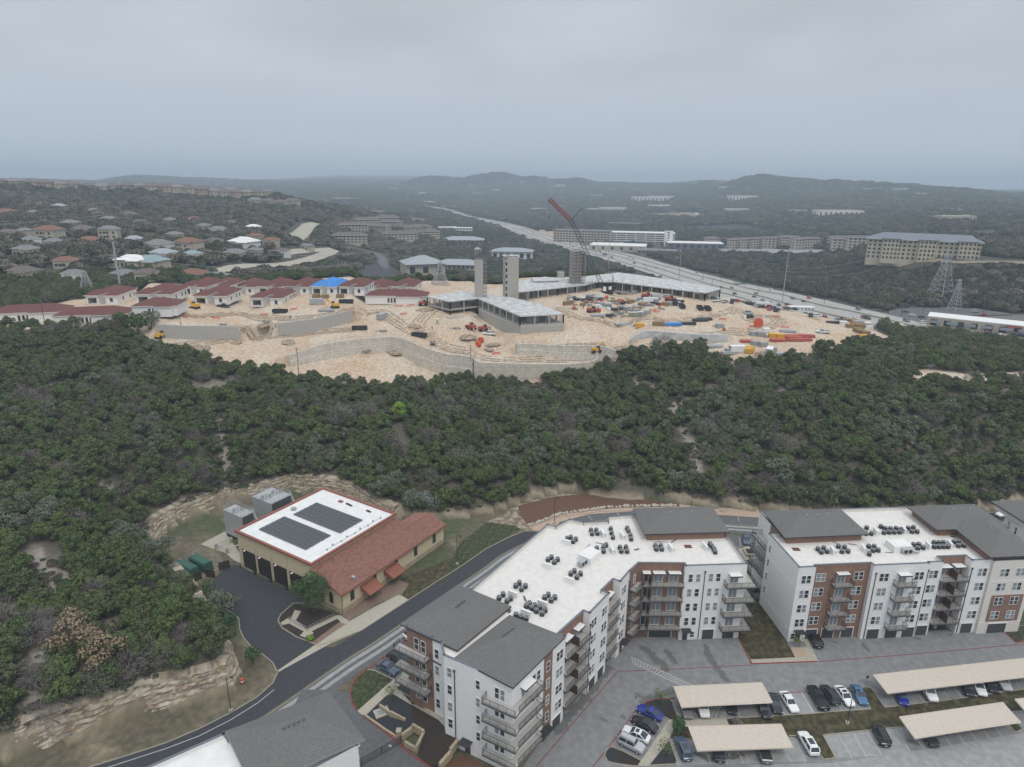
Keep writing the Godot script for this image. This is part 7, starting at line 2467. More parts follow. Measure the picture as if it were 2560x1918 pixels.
	var st := thing("scaffold_tower", "square stair tower wrapped in brown scaffolding beside the crane boom", "tower", Vector3(34.1, 37.5, -356.9), 0.35)
	b = Build.new()
	b.box(Vector3(0, 8.8, 0), Vector3(5.0, 17.6, 5.0))
	obj("shaft", b.mesh(M.raw_concrete), st)
	b = Build.new()
	scaffold(b, 6.4, 6.4, 17.5, 1.75)
	obj("scaffold", b.mesh(M.wood_dark), st).set_meta("kind", "stuff")
	b = Build.new()
	scaffold(b, 1.6, 6.0, 14.0, 1.75)
	var sw := obj("side_scaffold", b.mesh(M.stud), st)
	sw.position = Vector3(4.2, 0, 0)
	sw.set_meta("kind", "stuff")
	var lc := thing("lift_core", "low bare concrete core left of the scaffolded tower", "tower", Vector3(27.82, 37.5, -379.34), 0.3)
	b = Build.new()
	b.box(Vector3(0, 1.6, 0), Vector3(3.2, 3.4, 3.2))
	obj("shaft", b.mesh(M.raw_concrete), lc)
	b = Build.new()
	b.box(Vector3(1.61, 1.2, 0.6), Vector3(0.06, 2.0, 1.0))
	obj("door", b.mesh(M.dark_metal), lc)
	# crawler crane
	var c := thing("crawler_crane", "crawler crane with white cab, dark lattice boom and red jib", "crane", on(51.4, -353.4))
	for s in [-1, 1]:
		b = Build.new()
		b.hexa(Vector3(0, 0.6, s * 2.2), Vector3(7.0, 1.2, 1.1), Vector2(0.85, 1))
		obj("track", b.mesh(M.rubber), c)
	b = Build.new()
	b.box(Vector3(0.8, 2.3, 0), Vector3(6.5, 2.0, 3.0))
	b.box(Vector3(3.2, 2.6, 0), Vector3(1.8, 2.6, 3.4))
	obj("house", b.mesh(M.rubber), c)
	b = Build.new()
	b.hexa(Vector3(-1.6, 2.6, 1.9), Vector3(1.9, 2.2, 1.3), Vector2(0.8, 0.9))
	b.box(Vector3(2.2, 3.0, 1.55), Vector3(3.0, 1.8, 0.1))
	obj("cab", b.mesh(M.white_box), c)
	var head: Vector3 = Vector3(30.6, 71.3, -354.7) - c.position
	var tip: Vector3 = Vector3(19.1, 81.8, -361.5) - c.position
	b = Build.new()
	lattice(b, Vector3(-1.8, 2.6, 0), head, 1.9, 2.2)
	obj("boom", b.mesh(M.dark_metal), c)
	b = Build.new()
	lattice(b, head, tip, 1.5, 1.8)
	obj("jib", b.mesh(M.crane_red), c)
	b = Build.new()
	var mast := head + Vector3(5.5, 6.0, 1)
	b.beam(head, mast, 0.3, 0.3)
	b.beam(mast, tip, 0.08, 0.08)
	b.beam(mast, Vector3(3.0, 6.5, 0), 0.1, 0.1)
	b.beam(Vector3(3.0, 3.4, 0), Vector3(3.0, 9.5, 0), 0.35, 0.35)
	b.beam(Vector3(3.0, 9.5, 0), head, 0.1, 0.1)
	b.beam(tip, tip - Vector3(0, 9.5, 0), 0.09, 0.09)
	b.box(tip - Vector3(0, 9.8, 0), Vector3(0.5, 1.2, 0.5))
	obj("rigging", b.mesh(M.dark_metal), c)

# ---------------------------------------------------------------- machines, stores and litter of the site
var protos := {}

func site_proto(kind: String) -> Array:             # [part name, mesh] pairs
	if protos.has(kind):
		return protos[kind]
	var out := []
	var add := func(n: String, b: Build, m: String) -> void: out.append([n, b.mesh(M[m])])
	var b := Build.new()
	match kind:
		"container", "white_container":
			b.box(Vector3(0, 1.3, 0), Vector3(6.1, 2.5, 2.44))
			for i in 14:
				b.box(Vector3(-2.9 + i * 0.446, 1.3, 0), Vector3(0.2, 2.4, 2.5))
			add.call("shell", b, "galvanised" if kind == "container" else "white_box")
			b = Build.new()
			b.box(Vector3(-3.07, 1.3, 0), Vector3(0.05, 2.3, 2.3))
			add.call("door", b, "grey_metal")
		"dumpster":
			for e in [[Vector3(0, 0.9, 1.1), Vector3(6.5, 1.5, 0.1)], [Vector3(0, 0.9, -1.1), Vector3(6.5, 1.5, 0.1)], [Vector3(-3.2, 0.9, 0), Vector3(0.1, 1.5, 2.1)], [Vector3(3.2, 0.9, 0), Vector3(0.1, 1.5, 2.1)], [Vector3(0, 0.2, 0), Vector3(6.4, 0.1, 2.2)]]:
				b.box(e[0], e[1])
			for i in 8:
				b.box(Vector3(-2.9 + i * 0.83, 0.9, 0), Vector3(0.12, 1.4, 2.36))
			add.call("bin", b, "black_pipe")
			b = Build.new()
			b.hexa(Vector3(0.3, 0.7, 0), Vector3(5.2, 0.9, 1.9), Vector2(0.6, 0.5))
			add.call("rubble", b, "wood")
		"lumber", "white_stack", "grey_stack", "yellow_stack":
			for i in 3:
				for j in 2:
					b.box(Vector3(0, 0.3 + i * 0.62, -0.55 + j * 1.12), Vector3(3.6 - 0.2 * i, 0.54, 1.05))
			add.call("bundle", b, {"lumber": "wood", "white_stack": "white_wrap", "grey_stack": "pale_steel", "yellow_stack": "machine_yellow"}[kind])
			b = Build.new()
			for x in [-1.2, 0, 1.2]:
				b.box(Vector3(x, 0.04, 0), Vector3(0.12, 0.1, 2.2))
			add.call("bearer", b, "wood_dark")
		"black_pipes", "blue_pipes", "steel_pipes", "red_bars":
			for i in 5:
				b.tube(Vector3(-3.4, 0.3, -1.2 + i * 0.6), Vector3(3.4, 0.3, -1.2 + i * 0.6), 0.28, 0.28, 8)
			for i in 4:
				b.tube(Vector3(-3.3, 0.8, -0.9 + i * 0.6), Vector3(3.3, 0.8, -0.9 + i * 0.6), 0.28, 0.28, 8)
			add.call("pipe", b, {"black_pipes": "black_pipe", "blue_pipes": "blue_pipe", "steel_pipes": "pale_steel", "red_bars": "red_paint"}[kind])
			b = Build.new()
			b.box(Vector3(-2, 0.03, 0), Vector3(0.2, 0.1, 3.0))
			b.box(Vector3(2, 0.03, 0), Vector3(0.2, 0.1, 3.0))
			add.call("bearer", b, "wood_dark")
		"toilet", "grey_toilet":
			b.box(Vector3(0, 1.1, 0), Vector3(1.15, 2.1, 1.15))
			add.call("cabin", b, "lime" if kind == "toilet" else "pale_steel")
			b = Build.new()
			b.hexa(Vector3(0, 2.25, 0), Vector3(1.2, 0.22, 1.2), Vector2(0.8, 0.8))
			add.call("lid", b, "white_box")
			b = Build.new()
			b.box(Vector3(0, 1.05, 0.59), Vector3(0.75, 1.8, 0.04))
			add.call("door", b, "grey_metal")
		"spool":
			for s in [-0.5, 0.5]:
				b.tube(Vector3(s - 0.05, 1.2, 0), Vector3(s + 0.05, 1.2, 0), 1.2, 1.2, 18)
			add.call("flange", b, "orange")
			b = Build.new()
			b.tube(Vector3(-0.45, 1.2, 0), Vector3(0.45, 1.2, 0), 0.95, 0.95, 16)
			add.call("coil", b, "orange")
		"barrier":
			for i in 4:
				b.box(Vector3(-1.8 + i * 1.2, 0.55, 0), Vector3(0.08, 1.1, 0.08))
			b.box(Vector3(0, 0.8, 0), Vector3(3.6, 0.3, 0.03))
			b.box(Vector3(0, 0.35, 0), Vector3(3.6, 0.2, 0.03))
			add.call("net", b, "orange")
		"excavator", "loader", "telehandler":
			var red: bool = kind == "telehandler"
			for s in [-1, 1]:
				if kind == "excavator":
					b.hexa(Vector3(0, 0.5, s * 1.1), Vector3(4.0, 1.0, 0.6), Vector2(0.85, 1))
				else:
					for x in [-1.4, 1.4]:
						b.tube(Vector3(x, 0.75, s * 1.0 - 0.25), Vector3(x, 0.75, s * 1.0 + 0.25), 0.75, 0.75, 12)
			add.call("track" if kind == "excavator" else "wheel", b, "rubber")
			b = Build.new()
			b.hexa(Vector3(-0.6, 1.6, 0), Vector3(3.0, 1.3, 2.3), Vector2(0.9, 0.9))
			add.call("body", b, "red_paint" if red else "machine_yellow")
			b = Build.new()
			b.hexa(Vector3(0.7, 2.2, 0.4), Vector3(1.4, 1.6, 1.3), Vector2(0.85, 0.85))
			add.call("cab", b, "glass")
			b = Build.new()
			if kind == "telehandler":
				b.beam(Vector3(-2.0, 2.1, -0.6), Vector3(3.4, 1.5, -0.6), 0.4, 0.4)
				b.box(Vector3(3.5, 0.9, -0.6), Vector3(0.2, 1.2, 1.2))
			else:
				b.beam(Vector3(0.8, 1.8, -0.5), Vector3(3.2, 4.2, -0.5), 0.45, 0.5)
				b.beam(Vector3(3.2, 4.2, -0.5), Vector3(4.6, 2.2, -0.5), 0.35, 0.4)
				b.hexa(Vector3(4.5, 1.7, -0.5), Vector3(0.8, 0.9, 1.0), Vector2(0.6, 1))
			add.call("arm", b, "red_paint" if red else "machine_yellow")
		"office":
			b.box(Vector3(0, 1.9, 0), Vector3(18, 2.8, 6))
			add.call("cabin", b, "white_box")
			b = Build.new()
			b.hexa(Vector3(0, 3.4, 0), Vector3(18.6, 0.3, 6.6), Vector2(0.98, 0.9))
			add.call("roof", b, "membrane_white")
			for i in 7:
				b = Build.new()
				b.box(Vector3(-7.8 + i * 2.6, 2.1, 3.02), Vector3(0.9, 1.1, 0.06))
				add.call("window", b, "glass")
		"trailer":
			b.box(Vector3(0, 2.2, 0), Vector3(14, 2.7, 2.6))
			add.call("box", b, "white_box")
			b = Build.new()
			for x in [-5, -4, 4.8]:
				b.tube(Vector3(x, 0.5, -1.2), Vector3(x, 0.5, 1.2), 0.5, 0.5, 10)
			add.call("wheel", b, "rubber")
		"solar_trailer":
			b.hexa(Vector3(0, 1.5, 0), Vector3(2.2, 0.1, 1.6), Vector2(1, 1))
			b.box(Vector3(0, 0.6, 0), Vector3(1.8, 0.6, 1.2))
			add.call("panel", b, "solar")
			b = Build.new()
			b.tube(Vector3(0.6, 0.5, 0), Vector3(0.6, 6.5, 0), 0.07, 0.05, 6)
			add.call("mast", b, "galvanised")
		"tank":
			b.tube(Vector3(0, 0, 0), Vector3(0, 2.0, 0), 0.75, 0.75, 12)
			add.call("tank", b, "white_box")
			b = Build.new()
			b.tube(Vector3(0, 2.0, 0), Vector3(0, 2.3, 0), 0.7, 0.3, 12)
			add.call("lid", b, "white_box")
		"heap":
			for i in 14:
				b.box(Vector3(rng.randf_range(-2, 2), rng.randf_range(0.1, 0.7), rng.randf_range(-1.2, 1.2)), Vector3(rng.randf_range(0.4, 2.4), rng.randf_range(0.1, 0.5), rng.randf_range(0.2, 0.9)), rng.randf() * 3)
			add.call("debris", b, "stud")
	protos[kind] = out
	return out

func stand(kind: String, called: String, category: String, x: float, z: float, turn: float, label: String, group := "", size := 1.0) -> void:
	var o := thing(called, label, category, on(x, z, -0.05), turn, group)
	o.scale = Vector3.ONE * size
	for p in site_proto(kind):
		obj(p[0], p[1], o)

func site_stores() -> void:
	# [kind, name, category, label, group, [x, z, turn] ...]
	stand("container", "storage_container", "container", -59.8, -292.7, 1.25, "grey steel container standing alone beside the dirt track left of the concrete frame")
	stand("container", "storage_container", "container", -91.2, -299.2, 0.05, "grey blue steel container behind the yellow excavator")
	stand("white_container", "storage_container", "container", 90.6, -253.8, 0.1, "white ribbed container in the lower storage yard, left of yellow bundles")
	stand("white_container", "storage_container", "container", 103.4, -252.8, 1.1, "white ribbed container in the lower storage yard, right of yellow bundles")
	stand("office", "site_office", "site office", 221.1, -492.5, -0.12, "long white site office block with a row of windows beside the freeway")
	stand("trailer", "office_trailer", "trailer", 204, -529.6, -0.1, "white box trailer left of the site office")
	for s in [[-39.3, -267, -0.35, "black open skip below the concrete frame, right of the grey container"], [-66.3, -275.4, 0.12, "black open skip near the upper edge of the long retaining wall"], [-104.7, -288, -0.02, "black open skip in front of the villa rows"], [80.3, -319.2, 1.5, "black open skip standing tall between red and white trucks"], [82.7, -313.4, 1.5, "black open skip second from the white box truck"], [91, -311.6, 1.5, "small black skip near the wing's right end"], [94.4, -310.6, 1.5, "small black skip closest to the wing's right end"], [-78.2, -301.9, 0.0, "black open skip right of the yellow excavator"]]:
		stand("dumpster", "rubble_skip", "skip", s[0], s[1], s[2], s[3], "black rubble skips on the building site")
	for s in [["excavator", -81.3, -293.2, 3.3, "big yellow excavator with raised arm in front of the back row of villas"], ["excavator", -141.5, -285.1, 2.9, "dark and yellow excavator in front of the scaffolded villa"], ["loader", 34.1, -256.9, 0.35, "yellow backhoe loader on the lower track by the pale wall"], ["loader", -139.5, -250.6, 1.4, "small yellow loader at the left end of the grey retaining panels"], ["telehandler", -17.7, -275.9, 2.2, "red telehandler left of another red one below the concrete frame"], ["telehandler", -12.9, -279.9, 0.4, "red telehandler behind the white flatbed pickup"], ["telehandler", 37.2, -301.8, 0.4, "red telehandler at the left of the circular storage yard"], ["telehandler", 79.3, -325.6, 0.2, "red telehandler parked against the long wing"], ["telehandler", 69, -333, 0.1, "red lift truck between grey stacks and the wing"], ["telehandler", -43.7, -312.8, 0.3, "orange red cement truck at the left corner of the concrete frame"]]:
		stand(s[0], "site_machine", "construction vehicle", s[1], s[2], s[3], s[4])
	for s in [[-14, -259.8, 0.6, "orange cable spool in front of its pair below the frame", 1.1], [-13.1, -263.3, 0.9, "orange cable spool behind its pair below the frame", 1.0], [111.7, -289.5, 1.2, "orange cable spool standing alone on the open right part of the site", 1.7], [91.3, -274.4, 0.3, "small orange spool beside grey racks", 0.6]]:
		stand("spool", "cable_spool", "cable spool", s[0], s[1], s[2], s[3], "", s[4])
	for s in [[-6.5, -254.3, 0.4], [66.3, -303.3, 0.0], [67.8, -301.7, 0.3], [80.6, -269.1, 0.1], [96.1, -292, 0.2], [108.9, -289.4, 0.4], [126.6, -307.5, 0.0], [123.2, -288, -0.3], [-50.6, -296.2, 0.6], [-49.4, -311.6, 0.5], [-136, -264.9, -0.4], [-111.9, -287.7, 0.1], [-127.5, -273.6, 0.0], [-55, -310.9, 0.2], [-73, -287.2, 0.0], [-99.6, -291.2, 0.7], [115, -285.2, 0.3]]:
		stand("barrier", "safety_barrier", "barrier", s[0], s[1], s[2], "orange safety barrier on the bare ground of the site", "orange barriers on the building site")
	var t0 := Vector2(55.2, -303)
	var t1 := Vector2(60.2, -296.4)
	for i in 6:
		var p := t0.lerp(t1, i / 5.0)
		var lime: bool = i in [0, 3]
		stand("toilet" if lime else "grey_toilet", "portable_toilet", "portable toilet", p.x, p.y, 0.05, ["lime green portable toilet at the left end of the toilet row", "grey portable toilet right of the end lime green one", "grey portable toilet left of the middle lime green one", "lime green portable toilet in the middle of the row", "grey portable toilet right of the middle lime green one", "grey portable toilet at the right end of the toilet row"][i])
	stand("toilet", "portable_toilet", "portable toilet", -33.8, -286.1, 0.1, "yellow green portable toilet alone below the concrete frame")
	stand("solar_trailer", "light_trailer", "trailer", -32.8, -259.4, 0.2, "dark solar trailer with mast on top of the long retaining wall")
	stand("tank", "water_tank", "tank", 109.8, -302.4, 0.0, "white water tank beside parked pickups")
	stand("tank", "water_tank", "tank", 44.3, -333.2, 0.0, "white water tank at the back of the circular storage yard")
	var kinds := {"lumber": ["lumber_stack", "stack", "stack of brown timber on the building site"], "white_stack": ["wrapped_stack", "stack", "white wrapped stack of boards on the building site"], "grey_stack": ["formwork_stack", "stack", "grey stack of formwork on the building site"], "yellow_stack": ["yellow_stack", "stack", "yellow bundle stack on the building site"], "black_pipes": ["pipe_stack", "pipes", "stack of black pipes on the building site"], "steel_pipes": ["pipe_stack", "pipes", "stack of grey steel tubes on the building site"], "red_bars": ["red_beam_stack", "beams", "stack of red steel beams in the lower storage yard"], "blue_pipes": ["pipe_stack", "pipes", "stack of bright blue pipes above the pale wall"], "heap": ["debris_heap", "heap", "heap of mixed grey building debris on the site"], "spool": ["cable_spool", "cable spool", "small orange red spool among the site stores"]}
	var lots := [
		["black_pipes", [85.3, -290.4, 0.1], [78.3, -284.3, 0.15], [87.8, -292.2, 0.1], [37.8, -327.2, 0.2], [42.3, -328.2, 0.1], [34.6, -328.5, 0.3], [44.1, -299.6, 0.1], [79.9, -260.7, 0.1]],
		["blue_pipes", [69.2, -280.5, 0.1], [71.4, -281.9, 0.1]],
		["lumber", [26.6, -317.7, 0.3], [28.4, -320.1, 0.5], [63.1, -279, 0.0], [64.9, -279.4, 0.0], [-95, -311.6, 0.0], [-90.4, -310.3, 0.0], [-83.5, -311.8, 0.0], [156.1, -294.7, 0.0], [162, -297.4, 0.0], [160.3, -297.7, 0.0], [222.9, -383.9, 0.1], [155.5, -286.6, 0.0], [155.4, -283.7, 0.1], [156.4, -281.2, 0.0], [154.2, -272.1, 0.1], [216.4, -370.1, 0.2], [231.5, -388.4, 0.3], [233.3, -384.3, 0.1], [60.5, -330, 0.4]],
		["white_stack", [156.4, -301.4, 0.0], [170.2, -305.8, 0.0], [166.6, -298, 0.0], [218.6, -383.7, 0.0], [226.8, -375.2, 0.2], [229.1, -371, 0.4], [73.4, -331.6, 0.1], [112.5, -281.7, 0.2], [237.2, -389.9, 0.2]],
		["grey_stack", [62.1, -360.8, 0.0], [65.2, -361.3, 0.1], [67.3, -356.2, 0.0], [79.5, -332.5, 0.0], [47.2, -318.6, 0.2], [54.1, -321, 0.1], [56.5, -316.1, 0.6], [62.6, -298.6, 0.3], [59.3, -307.8, 0.1], [91, -279.6, 0.3], [87.5, -253.7, 0.1], [100.9, -262.2, 0.3], [103.6, -260.8, 0.2], [105.1, -254.9, 0.2], [108, -275.7, 0.2], [105, -276.4, 0.3]],
		["steel_pipes", [87.3, -252.8, 0.15], [83.5, -260.8, 0.0], [102.8, -263.8, -0.3], [122.2, -281.9, -0.2], [108.8, -251.9, 0.1], [62.6, -315, 0.2], [-83.8, -287.7, 0.0], [49.8, -290.1, 0.2], [39.3, -294.4, 0.0]],
		["yellow_stack", [96.1, -255.3, 0.1], [95, -252.7, 0.0], [112.3, -273.4, 0.1], [115.1, -272.7, 0.2], [150.3, -271.3, 0.0], [152.9, -272.1, 0.0], [55.8, -278.9, 0.0]],
		["red_bars", [118.6, -274.3, -0.3], [120.7, -272, -0.2], [123.5, -274.4, 0.1], [120.3, -268.8, 0.1], [99.3, -265.9, -0.1], [112.6, -267.9, 0.1], [127.4, -274.7, -0.2], [123.7, -268.8, 0.1]],
		["heap", [29, -308.5, 0.0], [52.2, -330.2, 0.4], [42.4, -319.7, 0.8], [50.8, -313.6, 1.2], [47.4, -304.4, 0.3], [53.1, -304.4, 1.0], [66.6, -313.8, 0.2], [70.7, -308.2, 0.2], [-108.4, -278.1, 0.2], [-121.7, -265.3, 0.1], [-25, -278.6, 0.3], [-56.5, -273.8, 0.5], [54.8, -282.7, 0.3], [108.4, -274.1, 0.2]],
		["spool", [44.6, -322, 0.3], [54.4, -333.7, 0.8], [57.1, -334.7, 0.2], [48.9, -335.7, 0.5], [40.7, -301.7, 0.7], [29.6, -308.5, 0.1]],
	]
	for l in lots:
		var k: Array = kinds[l[0]]
		for i in range(1, l.size()):
			stand(l[0], k[0], k[1], l[i][0], l[i][1], l[i][2], k[2], k[0].replace("_", " ") + "s of the site", 0.8 if l[0] == "spool" else 1.0)
	var rr := RandomNumberGenerator.new()
	rr.seed = 41
	var yard_mid := Vector2(54.8, -325.6)
	for i in 40:
		var p := Vector2(156.7, -298.2).lerp(Vector2(232.4, -377.6), rr.randf()) + Vector2(rr.randf_range(-5, 5), rr.randf_range(-9, 9))
		var kk: String = ["lumber", "white_stack", "lumber", "lumber", "grey_stack"][i % 5]
		stand(kk, kinds[kk][0], kinds[kk][1], p.x, p.y, rr.randf_range(-0.2, 0.3), kinds[kk][2].replace("on the building site", "at the right end of the site"), "stacks at the right end of the site", rr.randf_range(0.9, 1.25))
	for i in 90:
		var a := TAU * i / 46.0
		var p := yard_mid + Vector2(cos(a) * 26, sin(a) * 15) * rr.randf_range(0.45, 1.15)
		var kk: String = ["heap", "grey_stack", "lumber", "heap", "steel_pipes", "spool", "heap", "white_stack", "black_pipes"][rr.randi() % 9]
		stand(kk, kinds[kk][0], kinds[kk][1], p.x, p.y, rr.randf() * TAU, kinds[kk][2].replace("on the building site", "in the circular storage yard").replace("on the site", "in the circular storage yard"), "stores of the circular yard", 0.55 if kk == "spool" else rr.randf_range(0.6, 1.0))
	stand("black_pipes", "blue_rack", "stack", 152.6, -303, 0.05, "blue wrapped pallet rack at the left of the timber stacks")
	var g := "pickups and cars of the site workers"
	for s in [["pickup", "car_white", -10.1, -274.5, 3.05, "white flatbed pickup parked below the concrete frame"], ["van", "car_white", 66.8, -322, 2.9, "white box van at the right edge of the circular storage yard"], ["pickup", "car_white", 137, -280.1, 2.7, "white truck beside the red beams, behind a lone tree"], ["pickup", "car_black", -134.2, -297.7, 0.1, "black pickup in front of the scaffolded villa"], ["van", "car_silver", 72.6, -329.2, 3.0, "silver van beside the grey stacks near the wing"]]:
		car(s[0], s[1], on(s[2], s[3], 0.02), s[4], s[5])
	var spots := [Vector2(-195.6, -278.1), Vector2(-167.8, -273.7), Vector2(107.3, -325.4), Vector2(110.7, -325), Vector2(115.6, -331.9), Vector2(197.5, -549.9), Vector2(199.1, -544.6), Vector2(127.2, -336.2), Vector2(129.6, -334.2), Vector2(133.7, -335.3), Vector2(135.4, -332.9), Vector2(115.5, -316.1), Vector2(114.7, -312.2), Vector2(113.4, -305.6), Vector2(130.8, -326.4), Vector2(147.8, -317.4), Vector2(152.9, -320.8), Vector2(221.7, -454.9), Vector2(133, -323), Vector2(-74.2, -339.8), Vector2(104.3, -333.7), Vector2(103.9, -327)]
	for i in spots.size():
		car(["pickup", "suv", "sedan"][i % 3], ["car_dark", "car_white", "car_silver", "car_black", "car_red"][i % 5], on(spots[i].x, spots[i].y, 0.02), 0.2 + 0.35 * (i % 4), "worker's car parked on the bare site ground", g)
	for s in [[-133.6, -256.1, "worker in orange vest standing left on the slope above the grey panels"], [-97.1, -278.6, "worker in dark clothes on top of the right grey panels"], [-103.5, -273.8, "worker in dark clothes beside the right grey panels"], [-99.7, -271.1, "worker in dark clothes on the pink tinted track"], [-35, -276.7, "worker in dark clothes walking near the lower black skip"], [34, -308.4, "worker in dark clothes by the circular storage yard"]]:
		person(on(s[0], s[1]), s[2])
	# poles at the wood's edge
	for s in [[-80.9, -235.7, 11.0, "thin dark pole at the wood's edge below the left tiered wall"], [-16.3, -246.3, 14.0, "tall dark pole standing at the corner of the front retaining wall"], [-178.9, -243.2, 10.5, "dark lamp pole in front of the long villa shells"]]:
		var o := thing("utility_pole", s[3], "pole", on(s[0], s[1]))
		var b := Build.new()
		b.tube(Vector3.ZERO, Vector3(0, s[2], 0), 0.13, 0.1, 6)
		obj("pole", b.mesh(M.dark_metal), o)
		b = Build.new()
		b.box(Vector3(0, s[2], 0), Vector3(0.9, 0.15, 0.2))
		obj("cross_arm", b.mesh(M.dark_metal), o)

func person(at: Vector3, label: String) -> void:
	var o := thing("person", label, "person", at, rng.randf() * TAU)
	var b := Build.new()
	b.tinted = true
	var vest := Color(0.6, 0.12, 0.03) if label.contains("orange") else Color(0.03, 0.03, 0.04)
	var cloth := Color(0.05, 0.06, 0.09)
	var rings := [[0.95, 0.17, 0.12], [1.05, 0.19, 0.13], [1.3, 0.21, 0.14], [1.42, 0.23, 0.12], [1.48, 0.1, 0.09], [1.52, 0.06, 0.07], [1.58, 0.075, 0.095], [1.68, 0.085, 0.1], [1.76, 0.05, 0.06]]
	for i in rings.size() - 1:
		b.tint = vest if i < 4 else Color(0.35, 0.2, 0.14)
		for k in 8:
			var a0 := TAU * k / 8
			var a1 := TAU * (k + 1) / 8
			var p := func(r: Array, a: float) -> Vector3: return Vector3(cos(a) * r[1], r[0], sin(a) * r[2])
			b.quad(p.call(rings[i], a1), p.call(rings[i], a0), p.call(rings[i + 1], a0), p.call(rings[i + 1], a1))
	for s in [-1, 1]:
		b.tint = cloth
		b.tube(Vector3(s * 0.09, 0.97, 0), Vector3(s * 0.1, 0.5, 0.04 * s), 0.09, 0.065, 7)
		b.tube(Vector3(s * 0.1, 0.5, 0.04 * s), Vector3(s * 0.11, 0.05, 0), 0.065, 0.045, 7)
		b.box(Vector3(s * 0.11, 0.04, 0.06), Vector3(0.1, 0.08, 0.26))
		b.tint = vest
		b.tube(Vector3(s * 0.21, 1.42, 0), Vector3(s * 0.28, 1.15, 0.03), 0.055, 0.045, 7)
		b.tube(Vector3(s * 0.28, 1.15, 0.03), Vector3(s * 0.27, 0.88, 0.12), 0.045, 0.035, 7)
		b.tint = Color(0.35, 0.2, 0.14)
		b.box(Vector3(s * 0.27, 0.82, 0.14), Vector3(0.05, 0.13, 0.08))
	var bm := b.mesh(M.cloth)
	obj("body", bm, o)
	b = Build.new()
	for i in 3:
		b.tube(Vector3(0, 1.7 + i * 0.04, 0), Vector3(0, 1.74 + i * 0.04, 0), 0.13 - i * 0.03, 0.12 - i * 0.035, 9)
	obj("hard_hat", b.mesh(M.white_box), o)

func build_site() -> void:
	retaining(0, -19.6, -3.6, "retaining_wall", "long curving two tiered limestone retaining wall left of the corner pole", "wall", "limestone", true, true)
	retaining(0, -3.5, 8.4, "retaining_wall", "front limestone retaining wall right of the corner pole, its foot in the trees", "wall", "limestone_big", false, true)
	retaining(1, 0.4, 9.4, "retaining_wall", "pale two tiered wall below the concrete frame's right corner", "wall", "limestone", true, true)
	retaining(1, 10.6, 18.8, "retaining_wall", "low pale concrete wall under the black and blue pipes", "wall", "deck_pale", false, true)
	retaining(2, az_px(0), az_px(1), "retaining_wall", "grey cast panels of the left raw concrete retaining wall", "wall", "raw_concrete", false, false, 0.4)
	retaining(2, az_px(2), az_px(3), "retaining_wall", "grey cast panels of the right raw concrete retaining wall", "wall", "raw_concrete", false, false, 0.4)
	site_ground()
	site_houses()
	site_frame()
	site_stores()

func az_px(i: int) -> float:
	return [-29.2, -23.1, -20.2, -13.9][i]

func site_ground() -> void:
	var r := RandomNumberGenerator.new()
	r.seed = 17
	var runs := [pts([-71.2,-299, -62.7,-306.6, -53.2,-290.5, -43.5,-275, -32.1,-265.8, -22.2,-256.3, -8.8,-250.8, 4.2,-250.8, 22,-256.2, 35.4,-256.8]), pts([23.1,-313, 29.3,-293.6, 41.1,-288.6, 56.7,-293.3, 70.7,-289.4, 84.8,-295.9, 100.2,-305.6, 112.4,-318.8]), pts([-146.8,-259.9, -135,-272.3, -124.3,-290.7, -101.1,-280.7, -82.4,-282.6, -71.2,-296.4]), pts([80.2,-269.1, 90.4,-272.8, 103.4,-283.1, 115.8,-290.5, 124.3,-300, 122.1,-308, 108.7,-299]), pts([-133.1,-246.2, -123.8,-255.5, -112.1,-270.3, -89.6,-272.9, -67.1,-277.1]), pts([-36.8,-307.4, -40.1,-292.5, -40.4,-279.7, -32.8,-272.1])]
	for line in runs:
		var fine := []
		for i in line.size() - 1:
			for k in 10:
				fine.append(line[i].cubic_interpolate(line[i + 1], line[maxi(i - 1, 0)], line[mini(i + 2, line.size() - 1)], k / 10.0))
		for lane in [-1.6, 0.4, 2.2, 3.9]:
			var b := Build.new()
			var p := offset_line(fine, lane - 0.3)
			var q := offset_line(fine, lane + 0.3)
			for i in fine.size() - 1:
				if r.randf() < 0.15:
					continue
				var w := r.randf_range(-0.25, 0.25)
				var k := [on(p[i].x + w, p[i].y, 0.13), on(p[i + 1].x + w, p[i + 1].y, 0.13), on(q[i + 1].x + w, q[i + 1].y, 0.13), on(q[i].x + w, q[i].y, 0.13)]
				if (k[2] - k[0]).cross(k[3] - k[1]).y < 0:
					k.reverse()
				b.quad(k[0], k[1], k[2], k[3])
			structure("tyre_track", b.mesh(M.track_dirt))
	var heaps := pts([-10,-258.8, -7.8,-262.5, -60.7,-262.1, -49,-264.3, -41.8,-306.4, -43.4,-280.9, -114.4,-259, -90.1,-259.7, -108.2,-277.2, -92.9,-262.7, 91,-283.1, 45.1,-261.7, 74.6,-255.6, 114.4,-300.3, 229.3,-427.6, 147.1,-311.3, -18.5,-266.1, -123.2,-248.2])
	for i in heaps.size():
		var o := thing("spoil_heap", "low heap of loose tan soil on the building site", "spoil heap", on(heaps[i].x, heaps[i].y, -0.3), r.randf() * TAU, "soil heaps of the building site")
		var b := Build.new()
		var s := r.randf_range(2.0, 3.8)
		var rows := []
		for u in 6:
			var row := []
			for v in 14:
				var a := TAU * v / 14
				var k := cos(u / 5.0 * PI / 2) * s * r.randf_range(0.85, 1.1)
				row.append(Vector3(cos(a) * k * 1.5, sin(u / 5.0 * PI / 2) * s * 0.26 * r.randf_range(0.85, 1.1), sin(a) * k))
			rows.append(row)
		for u in 5:
			for v in 14:
				b.quad(rows[u][(v + 1) % 14], rows[u][v], rows[u + 1][v], rows[u + 1][(v + 1) % 14])
		obj("soil", b.mesh(M.track_dirt), o)


